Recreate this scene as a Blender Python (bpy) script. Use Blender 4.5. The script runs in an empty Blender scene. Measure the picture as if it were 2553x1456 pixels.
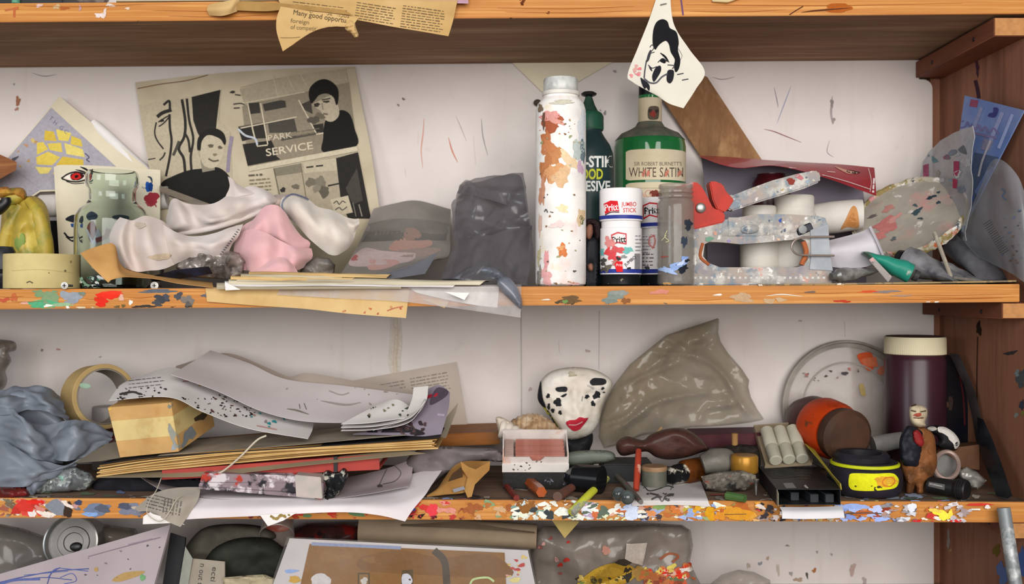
import bpy, bmesh, math, random
import numpy as np
from mathutils import Vector, Matrix, noise
from mathutils.bvhtree import BVHTree
from mathutils.geometry import delaunay_2d_cdt

# ------------------------------------------------------------------ camera, world, light, exposure
scene = bpy.context.scene
COL = scene.collection
random.seed(7)
PX, DC, CX, CY = 0.0005, 1.25, 1276.5, 728.0     # metres per photo pixel at the shelf fronts, camera distance

cam = bpy.data.cameras.new('camera')
cam.sensor_width = 36.0
cam.lens = 36.0 * (DC / PX) / 2553.0
cam.clip_start = 0.02
cam.dof.use_dof = True
cam.dof.focus_distance = DC + 0.03
cam.dof.aperture_fstop = 4.5
camo = bpy.data.objects.new('camera', cam)
camo.location = (0, -DC, 0)
camo.rotation_euler = (math.pi / 2, 0, 0)
COL.objects.link(camo)
scene.camera = camo

world = bpy.data.worlds.new('world')
scene.world = world
world.use_nodes = True
bg = world.node_tree.nodes['Background']
bg.inputs[0].default_value = (0.93, 0.95, 1.0, 1)
bg.inputs[1].default_value = 0.20

def window_light(name, loc, target, sx, sy, power, col):
    l = bpy.data.lights.new(name, 'AREA')
    l.shape = 'RECTANGLE'; l.size = sx; l.size_y = sy; l.energy = power; l.color = col
    o = bpy.data.objects.new(name, l)
    o.location = loc
    o.rotation_euler = (Vector(target) - Vector(loc)).to_track_quat('-Z', 'Y').to_euler()
    COL.objects.link(o)
window_light('window_daylight', (0.3, -3.0, 0.62), (0, 0.1, 0), 2.8, 1.9, 124, (1.0, 0.965, 0.925))
window_light('side_window_daylight', (-2.4, -2.2, 0.5), (0, 0.1, 0), 0.9, 1.2, 20, (0.86, 0.93, 1.0))

cy = scene.cycles
cy.max_bounces = 7; cy.diffuse_bounces = 3; cy.glossy_bounces = 3; cy.transmission_bounces = 7; cy.transparent_max_bounces = 14
cy.caustics_reflective = False; cy.caustics_refractive = False
vs = scene.view_settings
vs.view_transform = 'Standard'
vs.look = 'None'
vs.exposure = 0.0
vs.gamma = 1.0
vs.use_curve_mapping = False

# ------------------------------------------------------------------ helpers: placing
def sc(d): return PX * (1 + d / DC)
def W(x, y, d=0.0):
    s = sc(d); return Vector(((x - CX) * s, d, (CY - y) * s))
def Wz(x, d, z): return Vector(((x - CX) * sc(d), d, z))
def zmid(x): return 0.0042 + 0.0060 * x / 2553.0        # top of the middle shelf
def zlow(x): return -0.2570 - 0.0045 * x / 2553.0       # top of the lower shelf
ZBOT = -0.436
def V(p): return p if isinstance(p, Vector) else (W(*p))
def lin(c): return c / 12.92 if c <= 0.04045 else ((c + 0.055) / 1.055) ** 2.4
def C(h, k=1.0):
    return tuple(min(1.0, lin(int(h[i:i+2], 16) / 255.0) * k) for i in (0, 2, 4))

# ------------------------------------------------------------------ helpers: materials
MATS = {}
def nodes_of(name):
    m = bpy.data.materials.new(name); m.use_nodes = True
    nt = m.node_tree
    return m, nt, nt.nodes['Principled BSDF']
def setin(b, **kw):
    for k, v in kw.items():
        k = k.replace('_', ' ')
        if k in b.inputs: b.inputs[k].default_value = v
def add_noise(nt, scale, detail=4, rough=0.55, vec=None, w=0.0):
    t = nt.nodes.new('ShaderNodeTexNoise')
    t.noise_dimensions = '3D'
    if w and vec is not None:
        ad = nt.nodes.new('ShaderNodeVectorMath'); ad.operation = 'ADD'
        nt.links.new(vec, ad.inputs[0]); ad.inputs[1].default_value = (w * 1.31, w * 0.77, w * 2.13)
        vec = ad.outputs[0]
    t.inputs['Scale'].default_value = scale
    t.inputs['Detail'].default_value = detail
    t.inputs['Roughness'].default_value = rough
    if vec is not None: nt.links.new(vec, t.inputs['Vector'])
    return t
def coords(nt, stretch=None):
    c = nt.nodes.new('ShaderNodeTexCoord')
    if stretch is None: return c.outputs['Object']
    mp = nt.nodes.new('ShaderNodeMapping')
    mp.inputs['Scale'].default_value = stretch
    nt.links.new(c.outputs['Object'], mp.inputs['Vector'])
    return mp.outputs['Vector']
def ramp(nt, fac, stops):
    r = nt.nodes.new('ShaderNodeValToRGB')
    e = r.color_ramp.elements
    while len(e) < len(stops): e.new(0.5)
    for i, (p, c) in enumerate(stops):
        e[i].position = p; e[i].color = (*c, 1) if len(c) == 3 else c
    nt.links.new(fac, r.inputs['Fac'])
    return r.outputs['Color']
def mixc(nt, fac, a, b):
    m = nt.nodes.new('ShaderNodeMix'); m.data_type = 'RGBA'
    if hasattr(fac, 'links'): nt.links.new(fac, m.inputs[0])
    else: m.inputs[0].default_value = fac
    for v, s in ((a, 6), (b, 7)):
        if hasattr(v, 'links'): nt.links.new(v, m.inputs[s])
        else: m.inputs[s].default_value = (*v, 1)
    return m.outputs[2]
def bump(nt, b, scale, strength, detail=4, vec=None, dist=0.002):
    n = add_noise(nt, scale, detail, vec=vec)
    bp = nt.nodes.new('ShaderNodeBump')
    bp.inputs['Strength'].default_value = strength
    bp.inputs['Distance'].default_value = dist
    nt.links.new(n.outputs['Fac'], bp.inputs['Height'])
    nt.links.new(bp.outputs['Normal'], b.inputs['Normal'])
def mat(key, col, rough=0.6, metal=0.0, var=0.12, vs_=40, bmp=0.0, bs=120, spec=0.18, col2=None, alpha=1.0, trans=0.0, ior=1.45, coat=0.0, sheen=0.0, detail=4):
    """plain procedural material: colour with noise variation (towards col2) and a fine bump"""
    if key in MATS: return MATS[key]
    m, nt, b = nodes_of(key)
    c = C(col) if isinstance(col, str) else col
    c2 = C(col2) if isinstance(col2, str) else tuple(v * (1 - var * 2) for v in c)
    vec = coords(nt)
    n = add_noise(nt, vs_, detail, vec=vec, w=(hash(key) % 97) * 0.0 + len(key) * 1.7)
    cc = ramp(nt, n.outputs['Fac'], [(0.35, c), (0.68, c2)])
    nt.links.new(cc, b.inputs['Base Color'])
    setin(b, Roughness=rough, Metallic=metal, IOR=ior, Alpha=alpha, Specular_IOR_Level=spec, Transmission_Weight=trans, Coat_Weight=coat, Sheen_Weight=sheen)
    if bmp: bump(nt, b, bs, bmp, vec=vec)
    MATS[key] = m
    return m
def splat(key, base, layers, rough=0.5, bmp=0.25, metal=0.0, base2=None, bs=90, spec=0.15):
    """paint-splattered surface: thresholded noise layers of colour (hex, scale, threshold, softness)"""
    if key in MATS: return MATS[key]
    m, nt, b = nodes_of(key)
    vec = coords(nt)
    n = add_noise(nt, 30, 4, vec=vec, w=3.1)
    c = C(base)
    cur = ramp(nt, n.outputs['Fac'], [(0.35, c), (0.7, C(base2) if base2 else tuple(v * 0.8 for v in c))])
    for i, l in enumerate(layers):
        hx, scl, thr = l[:3]
        soft = l[3] if len(l) > 3 else 0.02
        n = add_noise(nt, scl, 5, 0.6, vec=vec, w=i * 7.3 + len(key))
        f = ramp(nt, n.outputs['Fac'], [(thr - soft, (0, 0, 0)), (thr + soft, (1, 1, 1))])
        cur = mixc(nt, f, cur, C(hx))
    nt.links.new(cur, b.inputs['Base Color'])
    setin(b, Roughness=rough, Metallic=metal, Specular_IOR_Level=spec)
    if bmp: bump(nt, b, bs, bmp, vec=vec)
    MATS[key] = m
    return m
def wood(key, c1, c2, c3, stretch=(3, 60, 60), rough=0.55, bmp=0.15, dirt=None):
    if key in MATS: return MATS[key]
    m, nt, b = nodes_of(key)
    vec = coords(nt, stretch)
    n = add_noise(nt, 1.6, 6, 0.62, vec=vec, w=len(key))
    cc = ramp(nt, n.outputs['Fac'], [(0.28, C(c1)), (0.5, C(c2)), (0.72, C(c3))])
    if dirt:
        v2 = coords(nt, tuple(max(1, s * 0.25) for s in stretch))
        n2 = add_noise(nt, 2.2, 5, 0.6, vec=v2, w=9)
        f = ramp(nt, n2.outputs['Fac'], [(0.5, (0, 0, 0)), (0.75, (0.8, 0.8, 0.8))])
        cc = mixc(nt, f, cc, C(dirt))
    nt.links.new(cc, b.inputs['Base Color'])
    setin(b, Roughness=rough, Specular_IOR_Level=0.15)
    if bmp: bump(nt, b, 1.6, bmp, vec=vec)
    MATS[key] = m
    return m
def film(key, col, a0=0.25, a1=0.6, rough=0.25, scale=30, bmp=0.3):
    """thin plastic film: partly see-through, glossy, cloudier along wrinkles"""
    if key in MATS: return MATS[key]
    m, nt, b = nodes_of(key)
    vec = coords(nt)
    n = add_noise(nt, scale, 5, 0.6, vec=vec, w=len(key) * 2.3)
    a = ramp(nt, n.outputs['Fac'], [(0.35, (a0,) * 3), (0.68, (a1,) * 3)])
    nt.links.new(a, b.inputs['Alpha'])
    setin(b, Base_Color=(*C(col), 1), Roughness=rough, Specular_IOR_Level=0.5)
    if bmp: bump(nt, b, scale * 2, bmp, vec=vec)
    MATS[key] = m
    return m
def glass(key, col, rough=0.03, ior=1.45):
    if key in MATS: return MATS[key]
    m, nt, b = nodes_of(key)
    setin(b, Base_Color=(*C(col), 1), Roughness=rough, Transmission_Weight=1.0, IOR=ior)
    MATS[key] = m
    return m
def ink_mat(key='printed_ink', rough=0.7, spec=0.1):
    if key in MATS: return MATS[key]
    m, nt, b = nodes_of(key)
    a = nt.nodes.new('ShaderNodeAttribute'); a.attribute_name = 'Col'
    n = add_noise(nt, 250, 3, vec=coords(nt))
    f = ramp(nt, n.outputs['Fac'], [(0.3, (0.88,) * 3), (0.7, (1.06,) * 3)])
    mm = nt.nodes.new('ShaderNodeMix'); mm.data_type = 'RGBA'; mm.blend_type = 'MULTIPLY'
    mm.inputs[0].default_value = 1.0
    nt.links.new(a.outputs['Color'], mm.inputs[6]); nt.links.new(f, mm.inputs[7])
    nt.links.new(mm.outputs[2], b.inputs['Base Color'])
    setin(b, Roughness=rough, Specular_IOR_Level=spec)
    MATS[key] = m
    return m

# ------------------------------------------------------------------ helpers: objects
BASE, GEO = {}, {}
def tag(o, label, cat, group=None, kind=None):
    o['label'] = label; o['category'] = cat
    if group: o['group'] = group
    if kind: o['kind'] = kind
    return o
def thing(name, label, cat, loc, group=None):
    o = bpy.data.objects.new(name, None)
    COL.objects.link(o)
    o.empty_display_size = 0.01
    o.location = loc
    BASE[o.name] = Vector(loc)
    return tag(o, label, cat, group)
def mk(name, geo, m, parent=None, smooth=40, base=None, cols=None):
    """one mesh object from world-space geometry; its origin is the thing's base"""
    vs_, fs = geo
    P = np.array([tuple(v) for v in vs_], dtype=np.float64).reshape(-1, 3)
    if parent is not None: b = BASE[parent.name]
    elif base is not None: b = Vector(base)
    else:
        lo, hi = P.min(0), P.max(0)
        b = Vector(((lo[0] + hi[0]) / 2, (lo[1] + hi[1]) / 2, lo[2]))
    me = bpy.data.meshes.new(name)
    me.from_pydata((P - np.array(b)).tolist(), [], [tuple(f) for f in fs])
    me.materials.append(m)
    if cols is not None:
        at = me.color_attributes.new('Col', 'FLOAT_COLOR', 'POINT')
        at.data.foreach_set('color', np.array([(*c, 1.0) for c in cols], dtype=np.float32).ravel())
    if smooth:
        me.polygons.foreach_set('use_smooth', [True] * len(me.polygons))
        me.set_sharp_from_angle(angle=math.radians(smooth))
    me.validate(clean_customdata=False)
    o = bpy.data.objects.new(name, me)
    COL.objects.link(o)
    if parent is not None: o.parent = parent
    else: o.location = b
    BASE[o.name] = b
    GEO[o.name] = (P, fs)
    return o
def one(name, label, cat, geo, m, group=None, smooth=40, kind=None):
    return tag(mk(name, geo, m, None, smooth), label, cat, group, kind)
def structure(name, geo, m, parent=None, smooth=0):
    o = mk(name, geo, m, parent, smooth)
    o['kind'] = 'structure'
    return o

# ------------------------------------------------------------------ helpers: shapes (vertex list, face list)
def join(*gs):
    v, f = [], []
    for a, b in gs:
        k = len(v); v += list(a); f += [tuple(i + k for i in q) for q in b]
    return v, f
def xf(g, M): return [M @ Vector(p) for p in g[0]], g[1]
def T(x, y=None, z=None): return Matrix.Translation(x if y is None else (x, y, z))
def R(deg, ax): return Matrix.Rotation(math.radians(deg), 4, ax)
def from_bm(bm):
    bm.verts.ensure_lookup_table(); bm.verts.index_update()
    g = ([v.co.copy() for v in bm.verts], [tuple(v.index for v in f.verts) for f in bm.faces])
    bm.free(); return g
def box(sx, sy, sz, bev=0.0, seg=2, c=(0, 0, 0)):
    """box centred in x, y and standing on z = 0, offset by c"""
    bm = bmesh.new()
    bmesh.ops.create_cube(bm, size=1.0)
    for v in bm.verts: v.co = Vector((v.co.x * sx + c[0], v.co.y * sy + c[1], (v.co.z + 0.5) * sz + c[2]))
    if bev: bmesh.ops.bevel(bm, geom=bm.edges[:], offset=bev, segments=seg, affect='EDGES', clamp_overlap=True)
    return from_bm(bm)
def hexa(p, bev=0.0):
    """box from eight corners: four of the bottom face in order, then four of the top"""
    bm = bmesh.new()
    v = [bm.verts.new(q) for q in p]
    for q in ((3, 2, 1, 0), (4, 5, 6, 7), (0, 1, 5, 4), (1, 2, 6, 5), (2, 3, 7, 6), (3, 0, 4, 7)): bm.faces.new([v[i] for i in q])
    if bev: bmesh.ops.bevel(bm, geom=bm.edges[:], offset=bev, segments=2, affect='EDGES', clamp_overlap=True)
    return from_bm(bm)
def lathe(prof, n=40):
    """surface of revolution about z from (radius, z) pairs; radius 0 closes with a pole"""
    v, rings, f = [], [], []
    for r, z in prof:
        if r <= 1e-7: rings.append([len(v)]); v.append(Vector((0, 0, z)))
        else:
            rings.append(list(range(len(v), len(v) + n)))
            v += [Vector((r * math.cos(2 * math.pi * i / n), r * math.sin(2 * math.pi * i / n), z)) for i in range(n)]
    for a, b in zip(rings, rings[1:]):
        if len(a) == 1 and len(b) == 1: continue
        for i in range(n):
            j = (i + 1) % n
            if len(a) == 1: f.append((a[0], b[j], b[i]))
            elif len(b) == 1: f.append((a[i], a[j], b[0]))
            else: f.append((a[i], a[j], b[j], b[i]))
    return v, f
def catmull(pts, n):
    """n points evenly spread over a Catmull-Rom curve through pts (arrays)"""
    P = np.array([tuple(p) for p in pts], float)
    if len(P) == 1: return np.repeat(P, n, 0)
    E = np.vstack([2 * P[0] - P[1], P, 2 * P[-1] - P[-2]])
    t = np.linspace(0, len(P) - 1, n)
    i = np.minimum(t.astype(int), len(P) - 2); u = (t - i)[:, None]
    a, b, c, d = E[i], E[i + 1], E[i + 2], E[i + 3]
    return 0.5 * (2 * b + (c - a) * u + (2 * a - 5 * b + 4 * c - d) * u ** 2 + (3 * b - a - 3 * c + d) * u ** 3)
def tube(path, rad, n=10, steps=None, caps=True, flat=1.0):
    """tube along a path; rad a number or one per path point; flat squashes the section"""
    path = [V(p) for p in path]
    rr = [rad] * len(path) if not hasattr(rad, '__len__') else list(rad)
    if steps:
        P = catmull(path, steps); rr = np.interp(np.linspace(0, 1, steps), np.linspace(0, 1, len(rr)), rr)
    else: P = np.array([tuple(p) for p in path])
    P = [Vector(p) for p in P]
    v, f = [], []
    up = None
    for i, p in enumerate(P):
        t = (P[min(i + 1, len(P) - 1)] - P[max(i - 1, 0)]).normalized()
        if up is None:
            up = Vector((0, 0, 1)) if abs(t.z) < 0.9 else Vector((0, 1, 0))
        s = t.cross(up).normalized(); up = s.cross(t).normalized()
        for k in range(n):
            a = 2 * math.pi * k / n
            v.append(p + s * (rr[i] * math.cos(a)) + up * (rr[i] * flat * math.sin(a)))
        if i:
            for k in range(n):
                f.append(((i - 1) * n + k, (i - 1) * n + (k + 1) % n, i * n + (k + 1) % n, i * n + k))
    if caps:
        f.append(tuple(range(n - 1, -1, -1))); f.append(tuple(range((len(P) - 1) * n, len(P) * n)))
    return v, f
def sphere(rx, ry=None, rz=None, n=20, m=12, c=(0, 0, 0)):
    ry = ry or rx; rz = rz or rx
    g = lathe([(math.sin(math.pi * i / m), -math.cos(math.pi * i / m)) if 0 < i < m else (0, -1 if i == 0 else 1) for i in range(m + 1)], n)
    return [Vector((p.x * rx + c[0], p.y * ry + c[1], p.z * rz + c[2])) for p in g[0]], g[1]
def resample(poly, L, closed=True):
    P = np.array([p[:2] for p in poly], float)
    out = []
    m = len(P) if closed else len(P) - 1
    for i in range(m):
        a, b = P[i], P[(i + 1) % len(P)]
        k = max(1, int(math.ceil(np.hypot(*(b - a)) / L)))
        for j in range(k): out.append(a + (b - a) * j / k)
    if not closed: out.append(P[-1])
    return np.array(out)
def smooth_poly(poly, n=8):
    """closed Catmull-Rom through an outline"""
    P = [tuple(p[:2]) for p in poly]
    Q = catmull([P[-2], P[-1]] + P + [P[0], P[1]], (len(P) + 3) * n + 1)
    return Q[2 * n: (len(P) + 2) * n]
def inside(P, poly):
    x, y = P[:, 0], P[:, 1]
    r = np.zeros(len(P), bool)
    px, py = poly[:, 0], poly[:, 1]
    j = len(poly) - 1
    for i in range(len(poly)):
        c = ((py[i] > y) != (py[j] > y))
        with np.errstate(divide='ignore', invalid='ignore'):
            r ^= c & (x < (px[j] - px[i]) * (y - py[i]) / (py[j] - py[i] + 1e-12) + px[i])
        j = i
    return r
def seg_dist(P, a, b):
    """distance and side of points to segment a-b"""
    ab = b - a; L2 = max(1e-9, ab @ ab)
    t = np.clip(((P - a) @ ab) / L2, 0, 1)
    q = P - (a + t[:, None] * ab)
    side = np.sign(ab[0] * (P[:, 1] - a[1]) - ab[1] * (P[:, 0] - a[0]))
    return np.hypot(q[:, 0], q[:, 1]), side
def line_dist(P, pts, closed=False):
    pts = np.array(pts, float)[:, :2]
    best = np.full(len(P), 1e9); sd = np.ones(len(P))
    m = len(pts) if closed else len(pts) - 1
    for i in range(m):
        d, s = seg_dist(P, pts[i], pts[(i + 1) % len(pts)])
        k = d < best
        best[k] = d[k]; sd[k] = s[k]
    return best, sd
def fill(poly, L, sp=None, jitter=0.0):
    """triangulated 2D polygon with interior points every sp; returns points, triangles, count on the outline"""
    B = resample(poly, L)
    sp = sp or L
    lo, hi = B.min(0), B.max(0)
    I = np.zeros((0, 2))
    if (hi - lo).max() > sp:
        gx, gy = np.meshgrid(np.arange(lo[0] + sp / 2, hi[0], sp), np.arange(lo[1] + sp / 2, hi[1], sp * 0.87))
        gx = gx + (np.arange(gx.shape[0]) % 2)[:, None] * sp / 2
        I = np.stack([gx.ravel(), gy.ravel()], 1)
        if jitter: I = I + np.random.RandomState(3).uniform(-jitter, jitter, I.shape) * sp
        I = I[inside(I, B)]
        if len(I):
            d, _ = line_dist(I, B, True)
            I = I[d > sp * 0.45]
    A = np.vstack([B, I])
    n = len(B)
    r = delaunay_2d_cdt([Vector(p) for p in A.tolist()], [], [list(range(n))], 1, 1e-6)
    pts = np.array([tuple(p) for p in r[0]])
    return pts, [tuple(t) for t in r[2]], n
def crumple(P, lam, amp, seed=0, k=5, warp=0.35):
    """creased-film relief: triangle waves in random directions"""
    rs = np.random.RandomState(seed)
    h = np.zeros(len(P))
    wv = np.array([noise.noise_vector(Vector((p[0] / lam * 0.5, p[1] / lam * 0.5, seed * 1.37)))[:2] for p in P]) * lam * warp
    Q = P + wv
    for i in range(k):
        a = rs.uniform(0, math.pi); l = lam * rs.uniform(0.6, 1.9)
        u = (Q @ np.array([math.cos(a), math.sin(a)])) / l + rs.uniform(0, 1)
        h += (np.abs((u % 1) * 2 - 1) * 2 - 1) * l / lam
    return h * amp / k
def facets(P, lam, amp, seed=0):
    """creased film: flat random facets about lam wide meeting in sharp ridges"""
    rs = np.random.RandomState(seed)
    lo, hi = P.min(0) - lam * 1.5, P.max(0) + lam * 1.5
    gx, gy = np.meshgrid(np.arange(lo[0], hi[0], lam), np.arange(lo[1], hi[1], lam))
    Q = np.stack([gx.ravel(), gy.ravel()], 1); Q = Q + rs.uniform(-0.48, 0.48, Q.shape) * lam
    r = delaunay_2d_cdt([Vector(p) for p in Q.tolist()], [], [], 0, 1e-6)
    V2 = np.array([tuple(p) for p in r[0]]); H = rs.uniform(-1, 1, len(V2))
    h = np.zeros(len(P))
    for t in r[2]:
        a, b, c = V2[t[0]], V2[t[1]], V2[t[2]]
        m0 = np.minimum(np.minimum(a, b), c); m1 = np.maximum(np.maximum(a, b), c)
        k = np.where((P[:, 0] >= m0[0]) & (P[:, 0] <= m1[0]) & (P[:, 1] >= m0[1]) & (P[:, 1] <= m1[1]))[0]
        if not len(k): continue
        M = np.array([b - a, c - a]).T
        if abs(np.linalg.det(M)) < 1e-9: continue
        uv = np.linalg.solve(M, (P[k] - a).T)
        ok = (uv[0] >= -1e-9) & (uv[1] >= -1e-9) & (uv.sum(0) <= 1 + 1e-9)
        h[k[ok]] = (H[t[0]] * (1 - uv.sum(0)) + H[t[1]] * uv[0] + H[t[2]] * uv[1])[ok]
    return h * amp
def nz(P, lam, seed=0, oct=3):
    return np.array([noise.fractal(Vector((p[0] / lam, p[1] / lam, seed * 3.7)), 1.0, 2.0, oct) for p in P])
def blob(outline, d0, front, back=0.004, Rr=40, sp=7, folds=(), crum=None, bumps=None, tilt=(0, 0), smooth=True, power=1.0, zfloor=None, rand=None, fac=None):
    """soft closed body with the given outline: bulges to the front, with folds (pts, width, amp[, 's'])"""
    B = smooth_poly(outline, 6) if smooth else np.array([p[:2] for p in outline], float)
    P, F, n = fill(B, sp, sp, 0.15)
    dist, _ = line_dist(P, B, True)
    t = np.clip(dist / Rr, 0, 1)
    prof = np.sqrt(np.maximum(0, 1 - (1 - t) ** 2)) ** power
    c = B.mean(0)
    base = d0 + tilt[0] * (P[:, 0] - c[0]) + tilt[1] * (P[:, 1] - c[1])
    h = front * prof
    ed = np.clip(dist / (Rr * 0.35), 0, 1)
    if rand is not None:                                  # random creases: (count, seed, direction, spread, length, width, amp)
        N, sd_, ang, spr, ln, wd, am = rand[:7]
        q = random.Random(sd_)
        folds = list(folds)
        for i in range(N):
            x, y = P[q.randrange(len(P))]
            a = math.radians(ang + q.uniform(-spr, spr)); l = ln * q.uniform(0.5, 1.3); cv = q.uniform(-0.5, 0.5)
            pts = [(x + math.cos(a + cv * t) * l * t, y + math.sin(a + cv * t) * l * t) for t in (-0.5, -0.25, 0, 0.25, 0.5)]
            kd = 'g' if len(rand) < 8 else ('r' if rand[7] == 'film' else 'g')
            folds.append((pts, wd * q.uniform(0.6, 1.5), am * q.choice((1, 1, -1)) * q.uniform(0.5, 1.2), kd, np.array((x, y)), l * 0.62))
    for fd in folds:
        q = catmull(fd[0], max(8, len(fd[0]) * 6)) if len(fd[0]) > 2 else np.array(fd[0], float)
        dd, sd = line_dist(P, q)
        kd = fd[3] if len(fd) > 3 else 'g'
        a_ = fd[2] * ed
        if len(fd) > 5: a_ = a_ * np.clip(1 - (np.hypot(P[:, 0] - fd[4][0], P[:, 1] - fd[4][1]) / fd[5]) ** 2, 0, 1)
        if kd == 's': h += a_ * np.exp(-dd / (fd[1] * 2)) / (1 + np.exp(np.clip(-sd * dd / (0.7 * sp), -30, 30)))
        elif kd == 'r': h += a_ * np.exp(-dd / fd[1])
        else: h += a_ * np.exp(-(dd / max(fd[1], 2.0 * sp)) ** 2)
    if crum is not None:
        for cr in ([crum] if not isinstance(crum[0], (tuple, list)) else crum): h += crumple(P, *cr) * ed
    if fac is not None:
        for fc_ in fac: h += facets(P, *fc_) * ed
    if bumps is not None:
        for lam, amp, seed in ([bumps] if not isinstance(bumps[0], (tuple, list)) else bumps): h += nz(P, lam, seed) * amp * ed
    df = base - h
    db = base + back * prof
    edge = dist < 0.01
    v, f = [], []
    for i, p in enumerate(P): v.append(W(p[0], p[1], df[i]))
    back_i = {}
    for i, p in enumerate(P):
        if edge[i]: back_i[i] = i
        else: back_i[i] = len(v); v.append(W(p[0], p[1], db[i]))
    for a, b_, c_ in F:
        f.append((a, b_, c_)); f.append((back_i[c_], back_i[b_], back_i[a]))
    if zfloor is not None:
        for q in v:
            if q.z < zfloor: q.z = zfloor
    return v, f
def sheet(rows, nu=24, nv=16, th=0.0004, crum=None, cut=None):
    """paper: smooth surface through a grid of points (rows from top to bottom), given real thickness"""
    G = [catmull([V(p) for p in r], nu) for r in rows]
    S = np.array([catmull([g[i] for g in G], nv) for i in range(nu)])      # nu x nv x 3
    du = np.gradient(S, axis=0); dv = np.gradient(S, axis=1)
    N = np.cross(du, dv); N /= np.maximum(1e-12, np.linalg.norm(N, axis=2))[..., None]
    if crum is not None:
        lam, amp, seed = crum
        uv = np.stack(np.meshgrid(np.arange(nu), np.arange(nv), indexing='ij'), -1).reshape(-1, 2).astype(float)
        S = S + N * (crumple(uv, lam, amp, seed).reshape(nu, nv))[..., None]
    A = S.reshape(-1, 3); Bk = (S + N * th).reshape(-1, 3)
    v = [Vector(p) for p in A] + [Vector(p) for p in Bk]
    k = nu * nv
    f = []
    idx = lambda i, j: i * nv + j
    for i in range(nu - 1):
        for j in range(nv - 1):
            q = (idx(i, j), idx(i, j + 1), idx(i + 1, j + 1), idx(i + 1, j))
            f.append(q); f.append(tuple(k + t for t in reversed(q)))
    rim = [idx(i, 0) for i in range(nu)] + [idx(nu - 1, j) for j in range(1, nv)] + [idx(i, nv - 1) for i in range(nu - 2, -1, -1)] + [idx(0, j) for j in range(nv - 2, 0, -1)]
    for a, b in zip(rim, rim[1:] + rim[:1]): f.append((a, b, k + b, k + a))
    return v, f
def slab(poly, d0, th, tilt=(0, 0), curve=None, sp=None, smooth=False, crum=None):
    """flat piece with the outline of the photo, thickness th, lying in a plane that may lean (depth per pixel)"""
    B = smooth_poly(poly, 6) if smooth else np.array([p[:2] for p in poly], float)
    P, F, n = fill(B, sp or 1e9, sp)
    c = B.mean(0)
    d = d0 + tilt[0] * (P[:, 0] - c[0]) + tilt[1] * (P[:, 1] - c[1])
    if curve is not None: d = d + curve(P)
    if crum is not None: d = d - crumple(P, crum[0], crum[1], crum[2])
    v = [W(p[0], p[1], q) for p, q in zip(P, d)] + [W(p[0], p[1], q + th) for p, q in zip(P, d)]
    k = len(P); f = []
    edges = {}
    for a, b, c_ in F:
        f.append((a, b, c_)); f.append((k + c_, k + b, k + a))
        for e in ((a, b), (b, c_), (c_, a)): edges[e] = 1
    for a, b in list(edges):
        if (b, a) not in edges: f.append((a, k + a, k + b, b))
    return v, f
def prism(poly, y0, y1, bev=0.0):
    """outline in the x-z plane extruded from y0 to y1"""
    bm = bmesh.new()
    a = [bm.verts.new((p[0], y0, p[1])) for p in poly]
    fa = bm.faces.new(a)
    r = bmesh.ops.extrude_face_region(bm, geom=[fa])
    for e in r['geom']:
        if isinstance(e, bmesh.types.BMVert): e.co.y = y1
    bmesh.ops.recalc_face_normals(bm, faces=bm.faces[:])
    if bev: bmesh.ops.bevel(bm, geom=[e for e in bm.edges if e.calc_face_angle(0) > 0.5], offset=bev, segments=2, affect='EDGES', clamp_overlap=True)
    bmesh.ops.triangulate(bm, faces=[f for f in bm.faces if len(f.verts) > 4])
    return from_bm(bm)
_FONT = {}
def text_geo(s, bold=0.0):
    if (s, bold) in _FONT: return _FONT[(s, bold)]
    cu = bpy.data.curves.new('lettering', 'FONT')
    cu.body = s; cu.resolution_u = 3; cu.fill_mode = 'FRONT'; cu.offset = bold
    o = bpy.data.objects.new('lettering', cu)
    COL.objects.link(o)
    bpy.context.view_layer.update()
    me = o.evaluated_get(bpy.context.evaluated_depsgraph_get()).to_mesh()
    P = np.array([tuple(v.co)[:2] for v in me.vertices]).reshape(-1, 2)
    F = [tuple(p.vertices) for p in me.polygons]
    o.to_mesh_clear()
    bpy.data.objects.remove(o); bpy.data.curves.remove(cu)
    _FONT[(s, bold)] = (P, F)
    return P, F
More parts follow.
